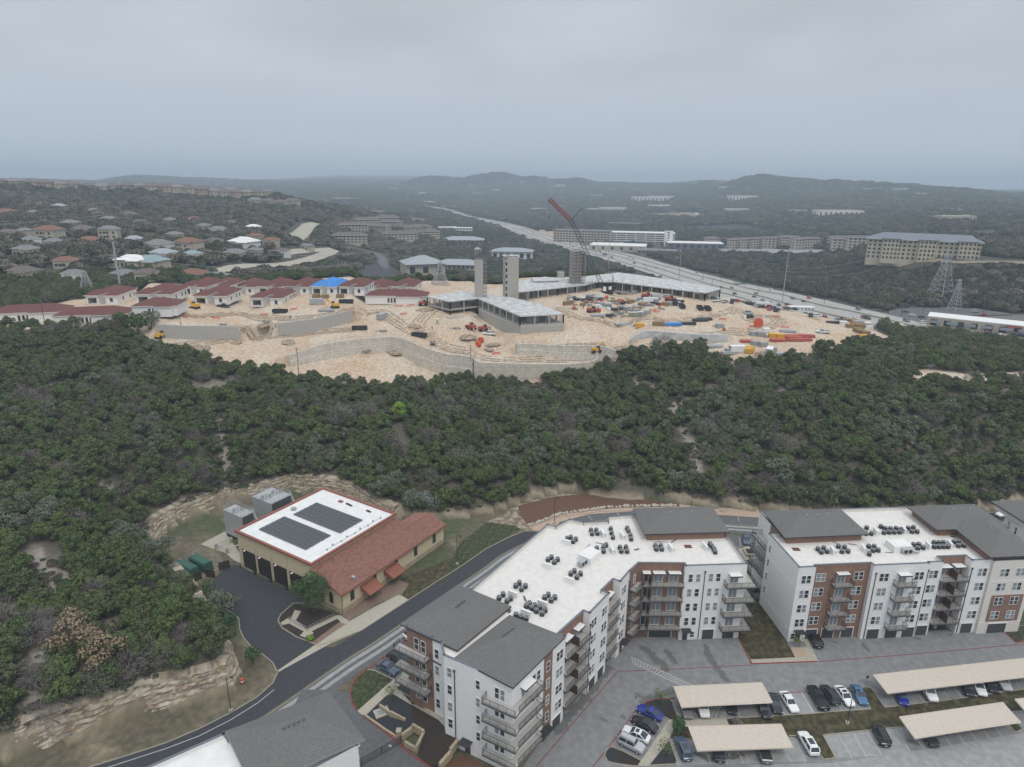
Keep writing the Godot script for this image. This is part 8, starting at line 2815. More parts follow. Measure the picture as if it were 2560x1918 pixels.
# ---------------------------------------------------------------- the valley, the hills and what stands on them
var pads := []

func pad(p: Vector3, r: float) -> void:
	pads.append(Vector3(p.x, p.z, r))

func far_house(x: float, z: float, w: float, roof: String, wall: String, label: String, group := "", turn := 0.0, storeys := 1) -> void:
	w *= 0.72
	var p := on(x, z, 0.0)
	var o := thing("house", label, "house", p, 0.0, group)
	pad(p + Vector3(0, 0, w * 0.45), w * 0.8)
	var h := 1.6 + 3.0 * storeys
	var b := Build.new()
	b.box(Vector3(0, h / 2 - 1, 0), Vector3(w, h + 2, w * 0.6))
	b.box(Vector3(w * 0.24, h / 2 - 1.2, w * 0.22), Vector3(w * 0.4, h + 1.6, w * 0.5))
	obj("wall", b.mesh(M[wall]), o)
	var y := p.y + h
	var q := func(x0: float, x1: float, z0: float, z1: float) -> Array: return [Vector2(p.x + x0, p.z + z0), Vector2(p.x + x1, p.z + z0), Vector2(p.x + x1, p.z + z1), Vector2(p.x + x0, p.z + z1)]
	hip(o, q.call(-w * 0.54, w * 0.54, -w * 0.35, w * 0.35), y, w * 0.16, roof, 0.25, "roof", 0, wall)
	hip(o, q.call(w * 0.01, w * 0.47, -w * 0.1, w * 0.51), y - 0.4, w * 0.13, roof, 0.25, "roof", 0, wall)
	var wm := Build.new()
	wm.box(Vector3.ZERO, Vector3(1.5, 1.6, 0.15))
	var m := wm.mesh(M.glass)
	for s in storeys:
		for k in [-0.38, -0.22, -0.08]:
			var g := obj("window", m, o)
			g.position = Vector3(w * k, 1.8 + 3 * s, w * 0.305)
		obj("window", m, o).position = Vector3(w * 0.24, 1.8 + 3 * s, w * 0.475)
	o.rotation.y = turn

func far_block(called: String, label: String, x: float, z: float, size: Vector3, turn: float, wall: String, roof: String, storeys: int, bays: int, group := "", rise := 0.0, wide := 0.55) -> Node3D:
	# a long building of several storeys; its front faces +z before the turn
	var p := on(x, z)
	var o := thing(called, label, "building", p, 0.0, group)
	pad(p, size.x * 0.42)
	pad(p + Vector3(cos(turn), 0, -sin(turn)) * size.x * 0.3, size.z * 0.9)
	pad(p - Vector3(cos(turn), 0, -sin(turn)) * size.x * 0.3, size.z * 0.9)
	pad(p + Vector3(0, 0, size.z * 0.8), size.x * 0.4)
	var b := Build.new()
	b.box(Vector3(0, size.y / 2 - 3, 0), Vector3(size.x, size.y + 6, size.z))
	obj("wall", b.mesh(M[wall]), o)
	if rise > 0:
		var c := [Vector2(p.x - size.x * 0.52, p.z - size.z * 0.6), Vector2(p.x + size.x * 0.52, p.z - size.z * 0.6), Vector2(p.x + size.x * 0.52, p.z + size.z * 0.6), Vector2(p.x - size.x * 0.52, p.z + size.z * 0.6)]
		hip(o, c, p.y + size.y + 0.4, rise, roof, 0.4, "roof", 0, "white_box")
	else:
		b = Build.new()
		b.box(Vector3(0, size.y + 0.1, 0), Vector3(size.x + 0.4, 0.5, size.z + 0.4))
		obj("roof", b.mesh(M[roof]), o)
	b = Build.new()
	var sw := size.x / bays
	var sh := size.y / storeys
	b.box(Vector3.ZERO, Vector3(sw * wide, sh * 0.5, 0.3))
	var wm := b.mesh(M.glass)
	for s in storeys:
		for k in bays:
			obj("window", wm, o).position = Vector3((k + 0.5) * sw - size.x / 2, (s + 0.55) * sh, size.z / 2)
	var side := int(size.z / sw)
	for s in storeys:
		for k in side:
			for e in [-1, 1]:
				if e * size.x < 0 and x < 0 or e > 0 and x > 0:
					continue
				var g := obj("window", wm, o)
				g.position = Vector3(e * size.x / 2, (s + 0.55) * sh, (k + 0.5) * sw - size.z / 2)
				g.rotation.y = PI / 2
	o.rotation.y = turn
	return o

func pole(x: float, z: float, h: float, label: String, arms: int, m := "galvanised", r := 0.5) -> void:
	var o := thing("power_pole", label, "pole", on(x, z, -0.5))
	var b := Build.new()
	b.tube(Vector3.ZERO, Vector3(0, h, 0), r, r * 0.45, 8)
	obj("pole", b.mesh(M[m]), o)
	for i in arms:
		b = Build.new()
		var y := h * (0.98 - 0.1 * i) if arms > 2 else h * (0.68 - 0.2 * i)
		b.beam(Vector3(-r * 5, y, 0), Vector3(r * 5, y + 0.3, 0), r * 0.4, r * 0.4)
		obj("cross_arm", b.mesh(M[m]), o)

func pylon(x: float, z: float, h: float, w: float, label: String, m := "galvanised", arms := 3) -> void:
	var o := thing("lattice_tower", label, "pylon", on(x, z, -0.3), 0.4)
	var b := Build.new()
	var n := 9
	for k in n:
		var y0 := h * k / n
		var y1 := h * (k + 1) / n
		var a := lerpf(w, w * 0.14, pow(k / float(n), 0.75)) / 2
		var c := lerpf(w, w * 0.14, pow((k + 1) / float(n), 0.75)) / 2
		var e := [Vector2(1, 1), Vector2(-1, 1), Vector2(-1, -1), Vector2(1, -1)]
		for i in 4:
			var p: Vector2 = e[i]
			var q: Vector2 = e[(i + 1) % 4]
			b.beam(Vector3(p.x * a, y0, p.y * a), Vector3(p.x * c, y1, p.y * c), 0.3, 0.3)
			b.beam(Vector3(p.x * a, y0, p.y * a), Vector3(q.x * c, y1, q.y * c), 0.16, 0.16)
			b.beam(Vector3(p.x * c, y1, p.y * c), Vector3(q.x * c, y1, q.y * c), 0.16, 0.16)
	obj("lattice", b.mesh(M[m]), o)
	for i in arms:
		b = Build.new()
		var y := h * (0.97 - i * 0.12)
		for s in [-1, 1]:
			b.beam(Vector3(0, y + 0.8, 0), Vector3(s * h * 0.13, y, 0), 0.2, 0.2)
			b.beam(Vector3(0, y - 0.8, 0), Vector3(s * h * 0.13, y, 0), 0.2, 0.2)
		obj("cross_arm", b.mesh(M[m]), o)

func wire(a: Vector3, b: Vector3, sag: float) -> void:
	var st := Build.new()
	var last := a
	for i in range(1, 13):
		var f := i / 12.0
		var p := a.lerp(b, f) - Vector3(0, sag * 4 * f * (1 - f), 0)
		st.tube(last, p, 0.05, 0.05, 4, false)
		last = p
	tag(obj("power_line", st.mesh(M.galvanised)), "thin grey power line strung behind the building site", "power line", "power lines behind the building site")

func far_road(called: String, line: Array, w: float, m: String, up := 0.6) -> void:
	var fine := []
	for i in line.size() - 1:
		var k := maxi(2, int(line[i].distance_to(line[i + 1]) / maxf(14.0, line[i].length() * 0.02)))
		for e in k:
			fine.append(line[i].cubic_interpolate(line[i + 1], line[maxi(i - 1, 0)], line[mini(i + 2, line.size() - 1)], e / float(k)))
	fine.append(line[-1])
	var b := Build.new()
	var n := maxi(2, int(w / 9.0))
	for j in n:
		var p := offset_line(fine, -w / 2 + w * j / n)
		var q := offset_line(fine, -w / 2 + w * (j + 1) / n)
		for i in fine.size() - 1:
			var k := [on(p[i].x, p[i].y, up), on(p[i + 1].x, p[i + 1].y, up), on(q[i + 1].x, q[i + 1].y, up), on(q[i].x, q[i].y, up)]
			if (k[1] - k[0]).cross(k[2] - k[0]).y < 0:
				k.reverse()
			b.quad(k[0], k[1], k[2], k[3])
	structure(called, b.mesh(M[m]))
	for p in fine:
		pads.append(Vector3(p.x, p.y + 3, w * 0.5 + p.length() * 0.003 + 5))

func field(called: String, poly: Array, m: String, up := 0.5) -> void:
	var b := Build.new()
	var mid := Vector2()
	for p in poly:
		mid += p / poly.size()
	var big := 0.0
	for i in poly.size():
		var a: Vector2 = poly[i]
		var c: Vector2 = poly[(i + 1) % poly.size()]
		big = maxf(big, mid.distance_to(a))
		for u in 6:
			for v in 6:
				var at := func(f: float, g: float) -> Vector3:
					var q := mid.lerp(a.lerp(c, g), f)
					return on(q.x, q.y, up)
				var k := [at.call(u / 6.0, v / 6.0), at.call((u + 1) / 6.0, v / 6.0), at.call((u + 1) / 6.0, (v + 1) / 6.0), at.call(u / 6.0, (v + 1) / 6.0)]
				if (k[2] - k[0]).cross(k[3] - k[1]).y < 0:
					k.reverse()
				b.quad(k[0], k[1], k[2], k[3])
	structure(called, b.mesh(M[m]))
	clear_fields.append(PackedVector2Array(poly))

var clear_fields := []

func build_far() -> void:
	# freeway with its cars
	var fw := []
	for p in FREEWAY:
		fw.append(p)
	far_road("freeway", fw, 66, "freeway", 1.0)
	var b := Build.new()
	for d in [-20.0, 0.0, 20.0]:
		var l := offset_line(fw, d)
		for i in l.size() - 1:
			var k := maxi(2, int(l[i].distance_to(l[i + 1]) / 25.0))
			for e in k:
				var p: Vector2 = l[i].lerp(l[i + 1], e / float(k))
				var q: Vector2 = l[i].lerp(l[i + 1], (e + 1) / float(k))
				b.beam(on(p.x, p.y, 1.5), on(q.x, q.y, 1.5), 0.5, 1.0)
	structure("freeway_divider", b.mesh(M.concrete))
	var r := RandomNumberGenerator.new()
	r.seed = 99
	for i in 150:
		var f := pow(r.randf(), 1.5) * 0.86
		var k := int(f * (fw.size() - 1))
		var g := f * (fw.size() - 1) - k
		var a: Vector2 = fw[k].cubic_interpolate(fw[k + 1], fw[maxi(k - 1, 0)], fw[mini(k + 2, fw.size() - 1)], g)
		var d: Vector2 = (fw[k + 1] - fw[k]).normalized()
		var lane: float = [-28, -15.5, -11.5, -7.5, -4, 4, 7.5, 11.5, 15.5, 28][i % 10]
		var p := a + Vector2(-d.y, d.x) * lane
		var o := car(["sedan", "suv", "pickup", "sedan", "minivan"][i % 5], ["car_white", "car_black", "car_silver", "car_dark", "car_red", "car_grey", "car_white"][i % 7], on(p.x, p.y, 1.05), -atan2(d.y, d.x) + (PI if lane > 0 else 0.0), "car driving on the wide pale freeway", "cars on the freeway")
		o.name = numbered("freeway_car")
		o.scale = Vector3.ONE * 1.12
	for s in [[124.4, -927.1, 2.6], [66.1, -1525.2, 2.6], [-231.9, -2101.1, 2.6]]:
		stand("trailer", "freight_truck", "truck", s[0], s[1], s[2], "white freight truck on the freeway", "trucks on the freeway")
	# roads, lots and open ground
	far_road("side_road", pts([-196.5,-400.4, -191,-422.7, -187.2,-464, -174,-490.1, -173.6,-548.5, -184.3,-640.7, -195.8,-717.4, -190.4,-533.7]), 9, "concrete")
	far_road("side_road", pts([-223.4,-669.6, -255.4,-813.8, -272.3,-889.1, -277.1,-941.1]), 16, "concrete")
	far_road("side_road", pts([-196.9,-751.6, -192.1,-789.7, -159.1,-779.9, -133.7,-675.8]), 10, "asphalt")
	far_road("hotel_road", pts([450.8,-563.4, 425.3,-565.3, 398.9,-566, 371.1,-564.8, 373.4,-612.4, 380.3,-706]), 9, "dirt_pale")
	far_road("freeway_verge", pts([222.9,-756.6, 238.7,-675.4, 246.2,-596.3, 248.2,-519.2, 248.2,-470.3]), 26, "lawn_green", 0.7)
	field("car_park", pts([-147.3,-433.7, -139.7,-483.4, -151.3,-695.4, -126.7,-693.7, -101.5,-599.9, -105.2,-479, -104.9,-360.4, -129.8,-389.1]), "asphalt_dark")
	field("car_park", pts([271.8,-462.5, 314.2,-436.1, 316.7,-404.2, 280.1,-415, 253,-374, 244.8,-417.8]), "asphalt")
	field("car_park", pts([267.3,-1065.7, 347.1,-1073, 432.5,-929.6, 433.2,-807.6, 417,-812.2, 318,-980]), "court_pale")
	field("meadow", pts([405.6,-1621.6, 536.4,-1618.7, 552.8,-1381.2, 515.1,-1315.9, 420.7,-1413.1, 368.9,-1471.2]), "mulch")
	field("meadow", pts([539.9,-1211.7, 590.7,-1095.2, 474.5,-875, 484.2,-965]), "lawn_green")
	field("meadow", pts([666.1,-975.4, 695.7,-953.7, 600.7,-823.4, 576.4,-832.8]), "lawn_green")
	field("bare_field", pts([243.6,-2165.5, 559.1,-2198.3, 606.1,-1883.5, 509.5,-1848.3, 370.6,-2031.2, 181,-2023.2]), "dirt_pale")
	field("bare_field", pts([48.2,-1522.6, 112.8,-1530.3, 96.2,-1298.8, 57.8,-1326.8]), "pink_stone")
	field("grass_bank", pts([255.2,-376, 239,-294.5, 220.1,-270.3, 234.4,-314.6]), "lawn_green")
	field("side_road", pts([257.5,-381.1, 248.1,-306.2, 235,-281.6, 252.8,-303.8, 264.4,-387.6]), "asphalt", 0.8)
	# houses on the wooded hill to the left
	var hh := "houses among the trees of the left hillside"
	var named := [
		[-335.3, -479.5, 22, "orange_roof", "tan_wall", "big two storey villa with orange hip roof and white balconies on the left hillside", 2],
		[-482.8, -637.2, 24, "orange_roof", "white_box", "white villa with pinkish roof at the left edge of the hillside", 1], [-501.9, -740.4, 18, "steel_roof", "white_box", "house with bright white hip roof high on the left hillside", 1],
		[-402.8, -699.4, 19, "brown_roof", "white_box", "white house with brown roof and white chimney on the left hillside", 1], [-282.9, -493.1, 16, "steel_roof", "white_box", "pale green gabled house beside a pale drive", 1],
		[-257.1, -479.6, 24, "grey_roof", "white_box", "wide pale house with grey roof in the middle of the left hillside", 1], [-238.6, -486.5, 24, "orange_roof", "tan_wall", "cream two storey villa with flat orange roof on the left hillside", 2],
		[-222.9, -547.4, 30, "white_box", "white_box", "white flat modern house on the left hillside", 1], [-223.8, -404.6, 26, "teal_roof", "tan_wall", "house with large pale teal metal roof", 1],
		[-233.3, -438.3, 20, "steel_roof", "white_box", "house with bright pale blue roof above the teal one", 1], [-234.3, -403.2, 24, "white_box", "tan_wall", "low pale building below the teal roofed house", 1],
		[-219.8, -451, 15, "teal_roof", "white_box", "small house with blue grey roof right of the teal one", 1], [-194.5, -621.6, 16, "grey_roof", "tan_wall", "small cream house with chimney beside the pale curving road", 1],
		[-313, -513.8, 20, "grey_roof", "tan_wall", "grey roofed house with cream porch and dark gables", 2], [-271, -361.5, 20, "brown_roof", "tan_wall", "tan house in the trees above the power pole line", 1],
		[-179.9, -391.9, 26, "grey_roof", "tan_wall", "grey roofed house just behind the villa rows", 1], [-219, -367.9, 18, "grey_roof", "white_box", "white gabled house just behind the power pole", 1],
		[-257.3, -658.6, 18, "white_box", "white_box", "house with white flat roof above the modern one", 1], [-205.2, -484.7, 20, "grey_roof", "tan_wall", "dark grey hipped house beside the curving road", 1]]
	for s in named:
		far_house(s[0], s[1], s[2], s[3], s[4], s[5], "", r.randf_range(-0.4, 0.4), s[6])
	var plain_spots := pts([-354.8,-482.1, -356.4,-467.4, -327.4,-448.9, -302.8,-471.8, -368.7,-554.1, -534.3,-749, -465.9,-648.9, -423.7,-682.9, -452,-718.7, -346.4,-618.1, -342.4,-664, -336.7,-704.1, -295.3,-634.4, -241.8,-535.2, -275.3,-618.6, -229.1,-588.2, -200.5,-511.6, -188,-535.3, -302.2,-408.5, -266.5,-389.6, -245.2,-362.9, -194.2,-345, -189.2,-386.3, -659,-889.8, -703.5,-933.2, -295.5,-695, -380.6,-626.3, -179,-364.6, -312.1,-447.9, -341.5,-527, -277.5,-542.4, -209.6,-572.2])
	for i in plain_spots.size():
		far_house(plain_spots[i].x, plain_spots[i].y, r.randf_range(14, 19), ["grey_roof", "brown_roof", "grey_roof", "orange_roof"][i % 4], ["tan_wall", "tan_wall", "white_box"][i % 3], "house half hidden among the trees of the left hillside", hh, r.randf_range(-0.5, 0.5), 1)
	# houses along the ridge
	var gr := "houses along the crest of the left ridge"
	for i in 44:
		var f := i / 43.0
		var az := lerpf(-38.0, -20.3, f)
		var q := lerpf(1318, 1195, f) + (25.0 if i % 2 else -8.0)
		far_house(q * sin(deg_to_rad(az)), -q * cos(deg_to_rad(az)), r.randf_range(31, 39), ["brown_roof", "grey_roof", "brown_roof"][i % 3], ["tan_wall", "pink_stone", "tan_wall"][(i / 2) % 3], "brown roofed house in the long row on the left ridge", gr, r.randf_range(-0.3, 0.3), 2)
	for s in [[-384, -1049.3, 30, "brown_roof"], [-401.1, -1043, 28, "grey_roof"], [-372.5, -1072.3, 26, "brown_roof"], [-360.3, -1095.9, 34, "brown_roof"]]:
		far_house(s[0], s[1], s[2], s[3], "tan_wall", "large house at the right end of the left ridge", "large houses at the ridge end", 0.2, 2)
	for s in [[-1033.2, -3130.8, 46.0, "tan_wall", "long flat block on the far end of the ridge"], [-629.3, -2226.6, 50.0, "tan_wall", "long pale block on the slope below the ridge end"]]:
		far_block("ridge_block", s[4], s[0], s[1], Vector3(s[2], 12, 14), 0.1, "tan_wall", "grey_roof", 3, 8)
	# apartment village, church and offices by the freeway
	var av := "brown roofed blocks of the apartment village"
	for s in [[-203.9, -824.2, 42], [-225.8, -1024.3, 40], [-199.2, -984.9, 34], [-197.1, -1075.8, 34], [-163.6, -949.5, 50], [-168.4, -1083.2, 40], [-168.1, -1230.1, 34], [-144.2, -1110.2, 40], [-213.9, -1445.3, 40], [-224.8, -938.7, 40], [-212.9, -1120.7, 40], [-342.4, -1682.9, 36]]:
		far_block("apartment_block", "brown roofed three storey block in the apartment village left of the freeway", s[0], s[1], Vector3(s[2], 10, 14), r.randf_range(-0.5, 0.4), "tan_wall", "brown_roof", 3, 9, av, 3.6)
	var ch := far_block("church", "cream church hall with broad pale metal hip roof and tall dark window", -92.5, -667.4, Vector3(40, 13, 30), 0.35, "tan_wall", "steel_roof", 1, 3, "", 7.0, 0.4)
	ch.set_meta("category", "church")
	far_block("church_wing", "low hall with grey metal roof right of the cream church", -63.8, -762.5, Vector3(52, 6, 24), -0.1, "tan_wall", "steel_roof", 1, 10, "", 5.0)
	far_block("church_wing", "white gymnasium with pale blue metal roof behind the lift towers", -0.7, -921.3, Vector3(56, 12, 26), -0.1, "white_box", "steel_roof", 1, 6, "", 4.0)
	far_block("bell_house", "small square cream turret with pyramid roof beside the gymnasium", -51, -945.1, Vector3(9, 11, 9), 0.2, "tan_wall", "steel_roof", 2, 2, "", 3.0)
	far_block("office_building", "low building with white flat roof above the freeway's left bank", -145.4, -1398.6, Vector3(50, 8, 24), 0.2, "tan_wall", "white_box", 2, 8)
	far_block("office_building", "blue glazed office with white frame left of the freeway", -103.5, -1362.8, Vector3(38, 14, 20), 0.0, "white_box", "white_box", 3, 6, "", 0, 0.75)
	far_block("office_building", "wide building with pale grey hip roof below the blue glazed office", -88, -1156.7, Vector3(72, 6, 30), 0.0, "tan_wall", "steel_roof", 1, 10, "", 5.0)
	far_block("office_building", "dark glazed five storey office behind the crane boom", 129.2, -1233.9, Vector3(105, 22, 30), -0.28, "tan_wall", "grey_roof", 5, 18, "", 0, 0.72)
	far_block("parking_garage", "white parking garage with long dark horizontal openings", 228.3, -1235.3, Vector3(140, 18, 40), -0.18, "white_box", "white_box", 5, 8, "", 0, 0.93)
	far_block("office_building", "dark roofed office rising behind the white parking garage", 273.9, -1639.6, Vector3(80, 10, 30), -0.2, "grey_roof", "coping", 2, 12)
	far_block("stair_tower", "tall white tower slab at the right end of the parking garage", 264, -1127, Vector3(14, 27, 8), -0.2, "white_box", "white_box", 6, 1, "", 0, 0.2)
	far_block("shop_building", "white flat roofed shop with tan corner by the freeway", 173.2, -1085.5, Vector3(90, 9, 50), -0.25, "tan_wall", "white_box", 1, 6, "", 0, 0.3)
	far_block("shop_building", "low dark shop front right of the tan cornered shop", 225.3, -1029.3, Vector3(60, 6, 30), -0.2, "grey_roof", "grey_roof", 1, 10)
	far_block("shop_building", "long white roofed shop with dark end wall", 302.6, -1104.1, Vector3(90, 10, 40), -0.15, "coping", "white_box", 1, 8)
	var ra := "cream apartment blocks right of the freeway"
	for s in [[339.7, -1133.9, 30], [358.3, -1061.2, 34], [371.6, -1049, 30], [385.3, -1039.1, 30], [403.1, -1022.4, 44], [420.7, -1013, 34], [423.1, -968.7, 36], [435.4, -966, 26], [465.9, -950.1, 30], [446.5, -887.9, 44], [451.4, -861.3, 40]]:
		far_block("apartment_block", "cream and brown four storey block in the row right of the freeway", s[0], s[1], Vector3(s[2] * 0.8, 15, 14), r.randf_range(-0.4, 0.2), "tan_wall", "brown_roof", 4, 6, ra, 2.0)
	# the big hotel-like office on its terrace
	var hp := Vector2(376.6, -608.6)
	var ho := far_block("office_building", "large cream six storey office with blue grey hip roofs on the wooded terrace", hp.x, hp.y, Vector3(88, 18, 22), -0.52, "cream_wall", "blue_roof", 5, 22, "", 5.5, 0.5)
	for k in [-25.0, 4.0, 34.0]:
		b = Build.new()
		b.box(Vector3(k, 8, 3), Vector3(13, 22.8, 24))
		obj("bay_wall", b.mesh(M.cream_wall), ho)
		b = Build.new()
		for s in 5:
			for e in 4:
				b.box(Vector3(k - 4.6 + e * 3.1, 2.2 + s * 3.7, 15.0), Vector3(1.6, 2.0, 0.3))
		obj("window", b.mesh(M.glass), ho).set_meta("kind", "stuff")
		b = Build.new()
		b.hexa(Vector3(k, 21.4, 3), Vector3(16, 4.4, 27), Vector2(0.35, 0.3))
		obj("roof", b.mesh(M.blue_roof), ho)
	# shops below the right wood
	var sp := far_block("shop_row", "cream row of shops with dark awnings at the right edge", 267.8, -358.6, Vector3(58, 6.5, 15), -0.62, "tan_wall", "white_box", 1, 9, "", 0, 0.5)
	for k in 7:
		b = Build.new()
		b.hexa(Vector3(-25 + k * 8.2, 4.0, 8.2), Vector3(5.5, 1.4, 1.6), Vector2(1, 0.3), 0, Vector2(0, -0.5))
		obj("awning", b.mesh(M.coping), sp)
	b = Build.new()
	b.box(Vector3(11, 5.6, 7.7), Vector3(7, 0.8, 0.2))
	obj("sign_board", b.mesh(M.red_paint), sp)
	var lot_spots := pts([264.9,-424.6, 263.7,-412.5, 257.5,-400.7, 272.1,-411.7, 272.2,-404.2, 252.6,-392.6, 269.4,-439.3, 303.9,-420.9, 298.6,-404.7, 254.6,-336.1, 253.1,-322.1, 258.9,-377.5, 262.2,-370.2, 256.6,-342.4, 232.7,-288.5, 254.5,-330.4])
	for i in lot_spots.size():
		car(["sedan", "suv", "sedan", "minivan"][i % 4], ["car_white", "car_dark", "car_silver", "car_red", "car_black"][i % 5], on(lot_spots[i].x, lot_spots[i].y, 0.9), -0.5 + 0.8 * (i % 2), "car parked by the cream row of shops", "cars by the row of shops")
	var church_lot := pts([-160.1,-701.9, -151.9,-686.5, -155.2,-730.1, -149.9,-600.2, -139.3,-680.3])
	for i in church_lot.size():
		car("sedan", ["car_white", "car_dark", "car_silver"][i % 3], on(church_lot[i].x, church_lot[i].y, 0.6), 0.5 * i, "car in the dark car park left of the church", "cars in the church car park")
	# white and tan buildings scattered over the far slopes
	var ws := "pale buildings scattered over the far hills"
	for s in [[1066.8, -3997.9, 60], [1252.9, -4054.6, 90], [1003.1, -3210.7, 60], [874.5, -2578.1, 110], [672.1, -2024.8, 70], [750.2, -1845.3, 50], [777.8, -1830.4, 60], [777.1, -1606, 110], [1415, -2802, 40], [1404.6, -2682.3, 60], [1416, -2612.2, 60], [1428.6, -2558.6, 50], [1465, -2530.2, 50], [1358.3, -2234.2, 50], [941, -1879.8, 40], [976.4, -1832.3, 40], [967.8, -1710.2, 40], [945.2, -1453.8, 50], [786.9, -1192.9, 70], [1081, -1458.8, 50], [899.8, -2136.1, 40], [1262.2, -2586.1, 50], [586.6, -2906.3, 150], [644.1, -2955.8, 110], [91.7, -2405.9, 60], [64.1, -2043.7, 14], [-337.2, -2647, 60], [295.4, -4245.3, 60], [64.4, -4456.4, 50], [-356.3, -4610.8, 40], [184.5, -4393.5, 40], [1053.3, -4625.6, 60], [571.9, -3929.3, 60], [701.8, -3897.5, 70], [409.5, -3329.8, 60], [226.1, -2930.4, 60], [335.1, -3276.3, 50], [-201.2, -3694.3, 50], [-318.1, -3574.8, 50], [-464.9, -3383.2, 60], [-681.4, -3814.5, 60], [-1245.3, -5066.3, 50], [-1138.8, -5082.4, 60], [-990.2, -4979, 50], [-606.1, -2438.5, 90], [-749, -4487.5, 50], [-108.1, -4031.4, 50], [-14.2, -3739.2, 50], [284.5, -2296.1, 70], [336.6, -2287.3, 90], [530.8, -2452.3, 80]]:
		far_block("distant_building", "small pale building on the hazy slopes beyond the freeway", s[0], s[1], Vector3(s[2], s[2] * 0.16 + 2, s[2] * 0.3), r.randf_range(-0.3, 0.3), ["white_box", "tan_wall"][r.randi() % 2], ["white_box", "steel_roof", "tan_wall"][r.randi() % 3], 1, 9, ws, 0.0, 0.35)
	for i in 230:
		var az := deg_to_rad(r.randf_range(-12, 22))
		var q := r.randf_range(1900, 4600)
		if absf(rad_to_deg(az) - 3) < 8 and q < 2200:
			continue
		far_house(q * sin(az), -q * cos(az), r.randf_range(18, 30), ["orange_roof", "grey_roof", "white_box", "brown_roof"][i % 4], ["tan_wall", "pink_stone", "white_box"][i % 3], "tiny house in the hazy suburbs of the far valley", "far suburb houses", r.randf(), 1)
	# towers and poles
	pole(-204, -336, 24.9, "tall grey steel power pole rising behind the villa rows", 2, "galvanised", 0.7)
	pole(224.4, -536.2, 46.8, "tall pale steel mast beside the freeway", 0, "galvanised", 0.5)
	pole(75.7, -684.4, 38.4, "tall steel mast beside the crane boom", 0, "galvanised", 0.55)
	pole(185.9, -728, 34.2, "tall steel mast near the long wing's right half", 0, "galvanised", 0.5)
	pole(112.8, -773.4, 53.6, "thin tall mast in front of the parking garage", 0, "galvanised", 0.35)
	var wp := [[260.2, -496.3, 13.8], [250.3, -517.3, 9.4], [260.6, -523.4, 7.6], [264.1, -456.4, 8.3], [259.9, -428.2, 7.3], [234.7, -311.3, 9.6], [277.3, -433.3, 6.8], [297.6, -405.2, 6.8], [237.6, -662.5, 11.8], [204.6, -666.4, 9.5], [232.1, -612.2, 10.2], [224.7, -703.7, 12.5], [221.3, -757.5, 10.7]]
	var wl := ["beside the shop row's left end", "near the freeway's bend below the mast", "just left of the double armed pole", "on the edge of the dark lot", "in the middle of the dark lot", "on the grass below the shops", "at the back of the dark lot", "behind the shop row", "on the verge above the long wing", "at the left end of the green verge", "beside the green verge's middle", "between verge and long wing", "nearest the freeway sign"]
	for i in wp.size():
		var s: Array = wp[i]
		pole(s[0], s[1], s[2], "dark wooden power pole " + wl[i], 3, "bark", 0.22)
	pylon(309.4, -468.1, 33.2, 15.0, "larger lattice pylon in front of the wooded terrace")
	pylon(299, -435, 21.4, 7.0, "slender lattice pylon right of the larger one")
	pylon(-42, -375.2, 12.9, 9.0, "faint lattice pylon left of the bare lift towers", "pale_steel", 2)
	pylon(-217.6, -330.3, 10.6, 8.0, "faint lattice pylon behind the far left villa", "pale_steel", 2)
	var w0 := on(-204, -336, 38)
	for k in 3:
		wire(w0 - Vector3(0, 10.0 * k, 0), on(-42, -375.2, 28 - k * 4), 9)
		wire(w0 - Vector3(0, 10.0 * k, 0), w0 + Vector3(-260, -10.0 * k, 40), 8)
		wire(on(309.4, -468.1, 50 - 6 * k), on(224.4, -536.2, 30 - 3 * k), 8)
	# trees everywhere else
	var mesh_b := Build.new()
	var lobes := []
	for i in 7:
		var a := TAU * i / 6
		lobes.append([Vector3(cos(a) * 0.5, 0.55 + 0.12 * (i % 3), sin(a) * 0.5) if i < 6 else Vector3(0, 0.9, 0), Vector3(0.55, 0.48, 0.55)])
	leaf_cards(mesh_b, lobes, 420, 0.3, r, 0.22)
	var far_mesh := mesh_b.mesh(M.leaf_many)
	var grid := {}
	for e in pads:
		for gx in range(int(floor((e.x - e.z) / 80.0)), int(floor((e.x + e.z) / 80.0)) + 1):
			for gy in range(int(floor((e.y - e.z) / 80.0)), int(floor((e.y + e.z) / 80.0)) + 1):
				var key := Vector2i(gx, gy)
				if not grid.has(key):
					grid[key] = []
				grid[key].append(e)
	var places := []
	var tints := []
	var q := 384.0
	while q < 6500:
		var s := maxf(5.6, q * 0.0072)
		var az := -46.0
		while az < 46:
			az += rad_to_deg(s / q) * r.randf_range(0.7, 1.3)
			var d := q + r.randf_range(-0.5, 0.5) * s
			var p := Vector2(d * sin(deg_to_rad(az)), -d * cos(deg_to_rad(az)))
			if d < 450 and (within(p, SITE) or az < 13 and d < 440 or az > 30 and d < 400):
				continue
			if az > 11 and az < 29 and d < 500 or within(p, LOT) or patch_noise.get_noise_2d(p.x * 0.25, p.y * 0.25) < -0.36:
				continue
			var ok := true
			for e in grid.get(Vector2i(int(floor(p.x / 80.0)), int(floor(p.y / 80.0))), []):
				if absf(e.x - p.x) < e.z and absf(e.y - p.y) < e.z:
					ok = false
					break
			for f in clear_fields:
				if ok and Geometry2D.is_point_in_polygon(p, f):
					ok = false
			if not ok:
				continue
			var k := s * r.randf_range(0.5, 0.85)
			places.append(Transform3D(Basis(Vector3.UP, r.randf() * TAU).scaled(Vector3(k, minf(k, 9.0) * r.randf_range(0.8, 1.15), k)), on(p.x, p.y, -0.2)))
			var pn := patch_noise.get_noise_2d(p.x * 0.12, p.y * 0.12)
			var c := Color(0.062, 0.076, 0.036) * r.randf_range(0.7, 1.25) * (1.0 + 0.5 * pn)
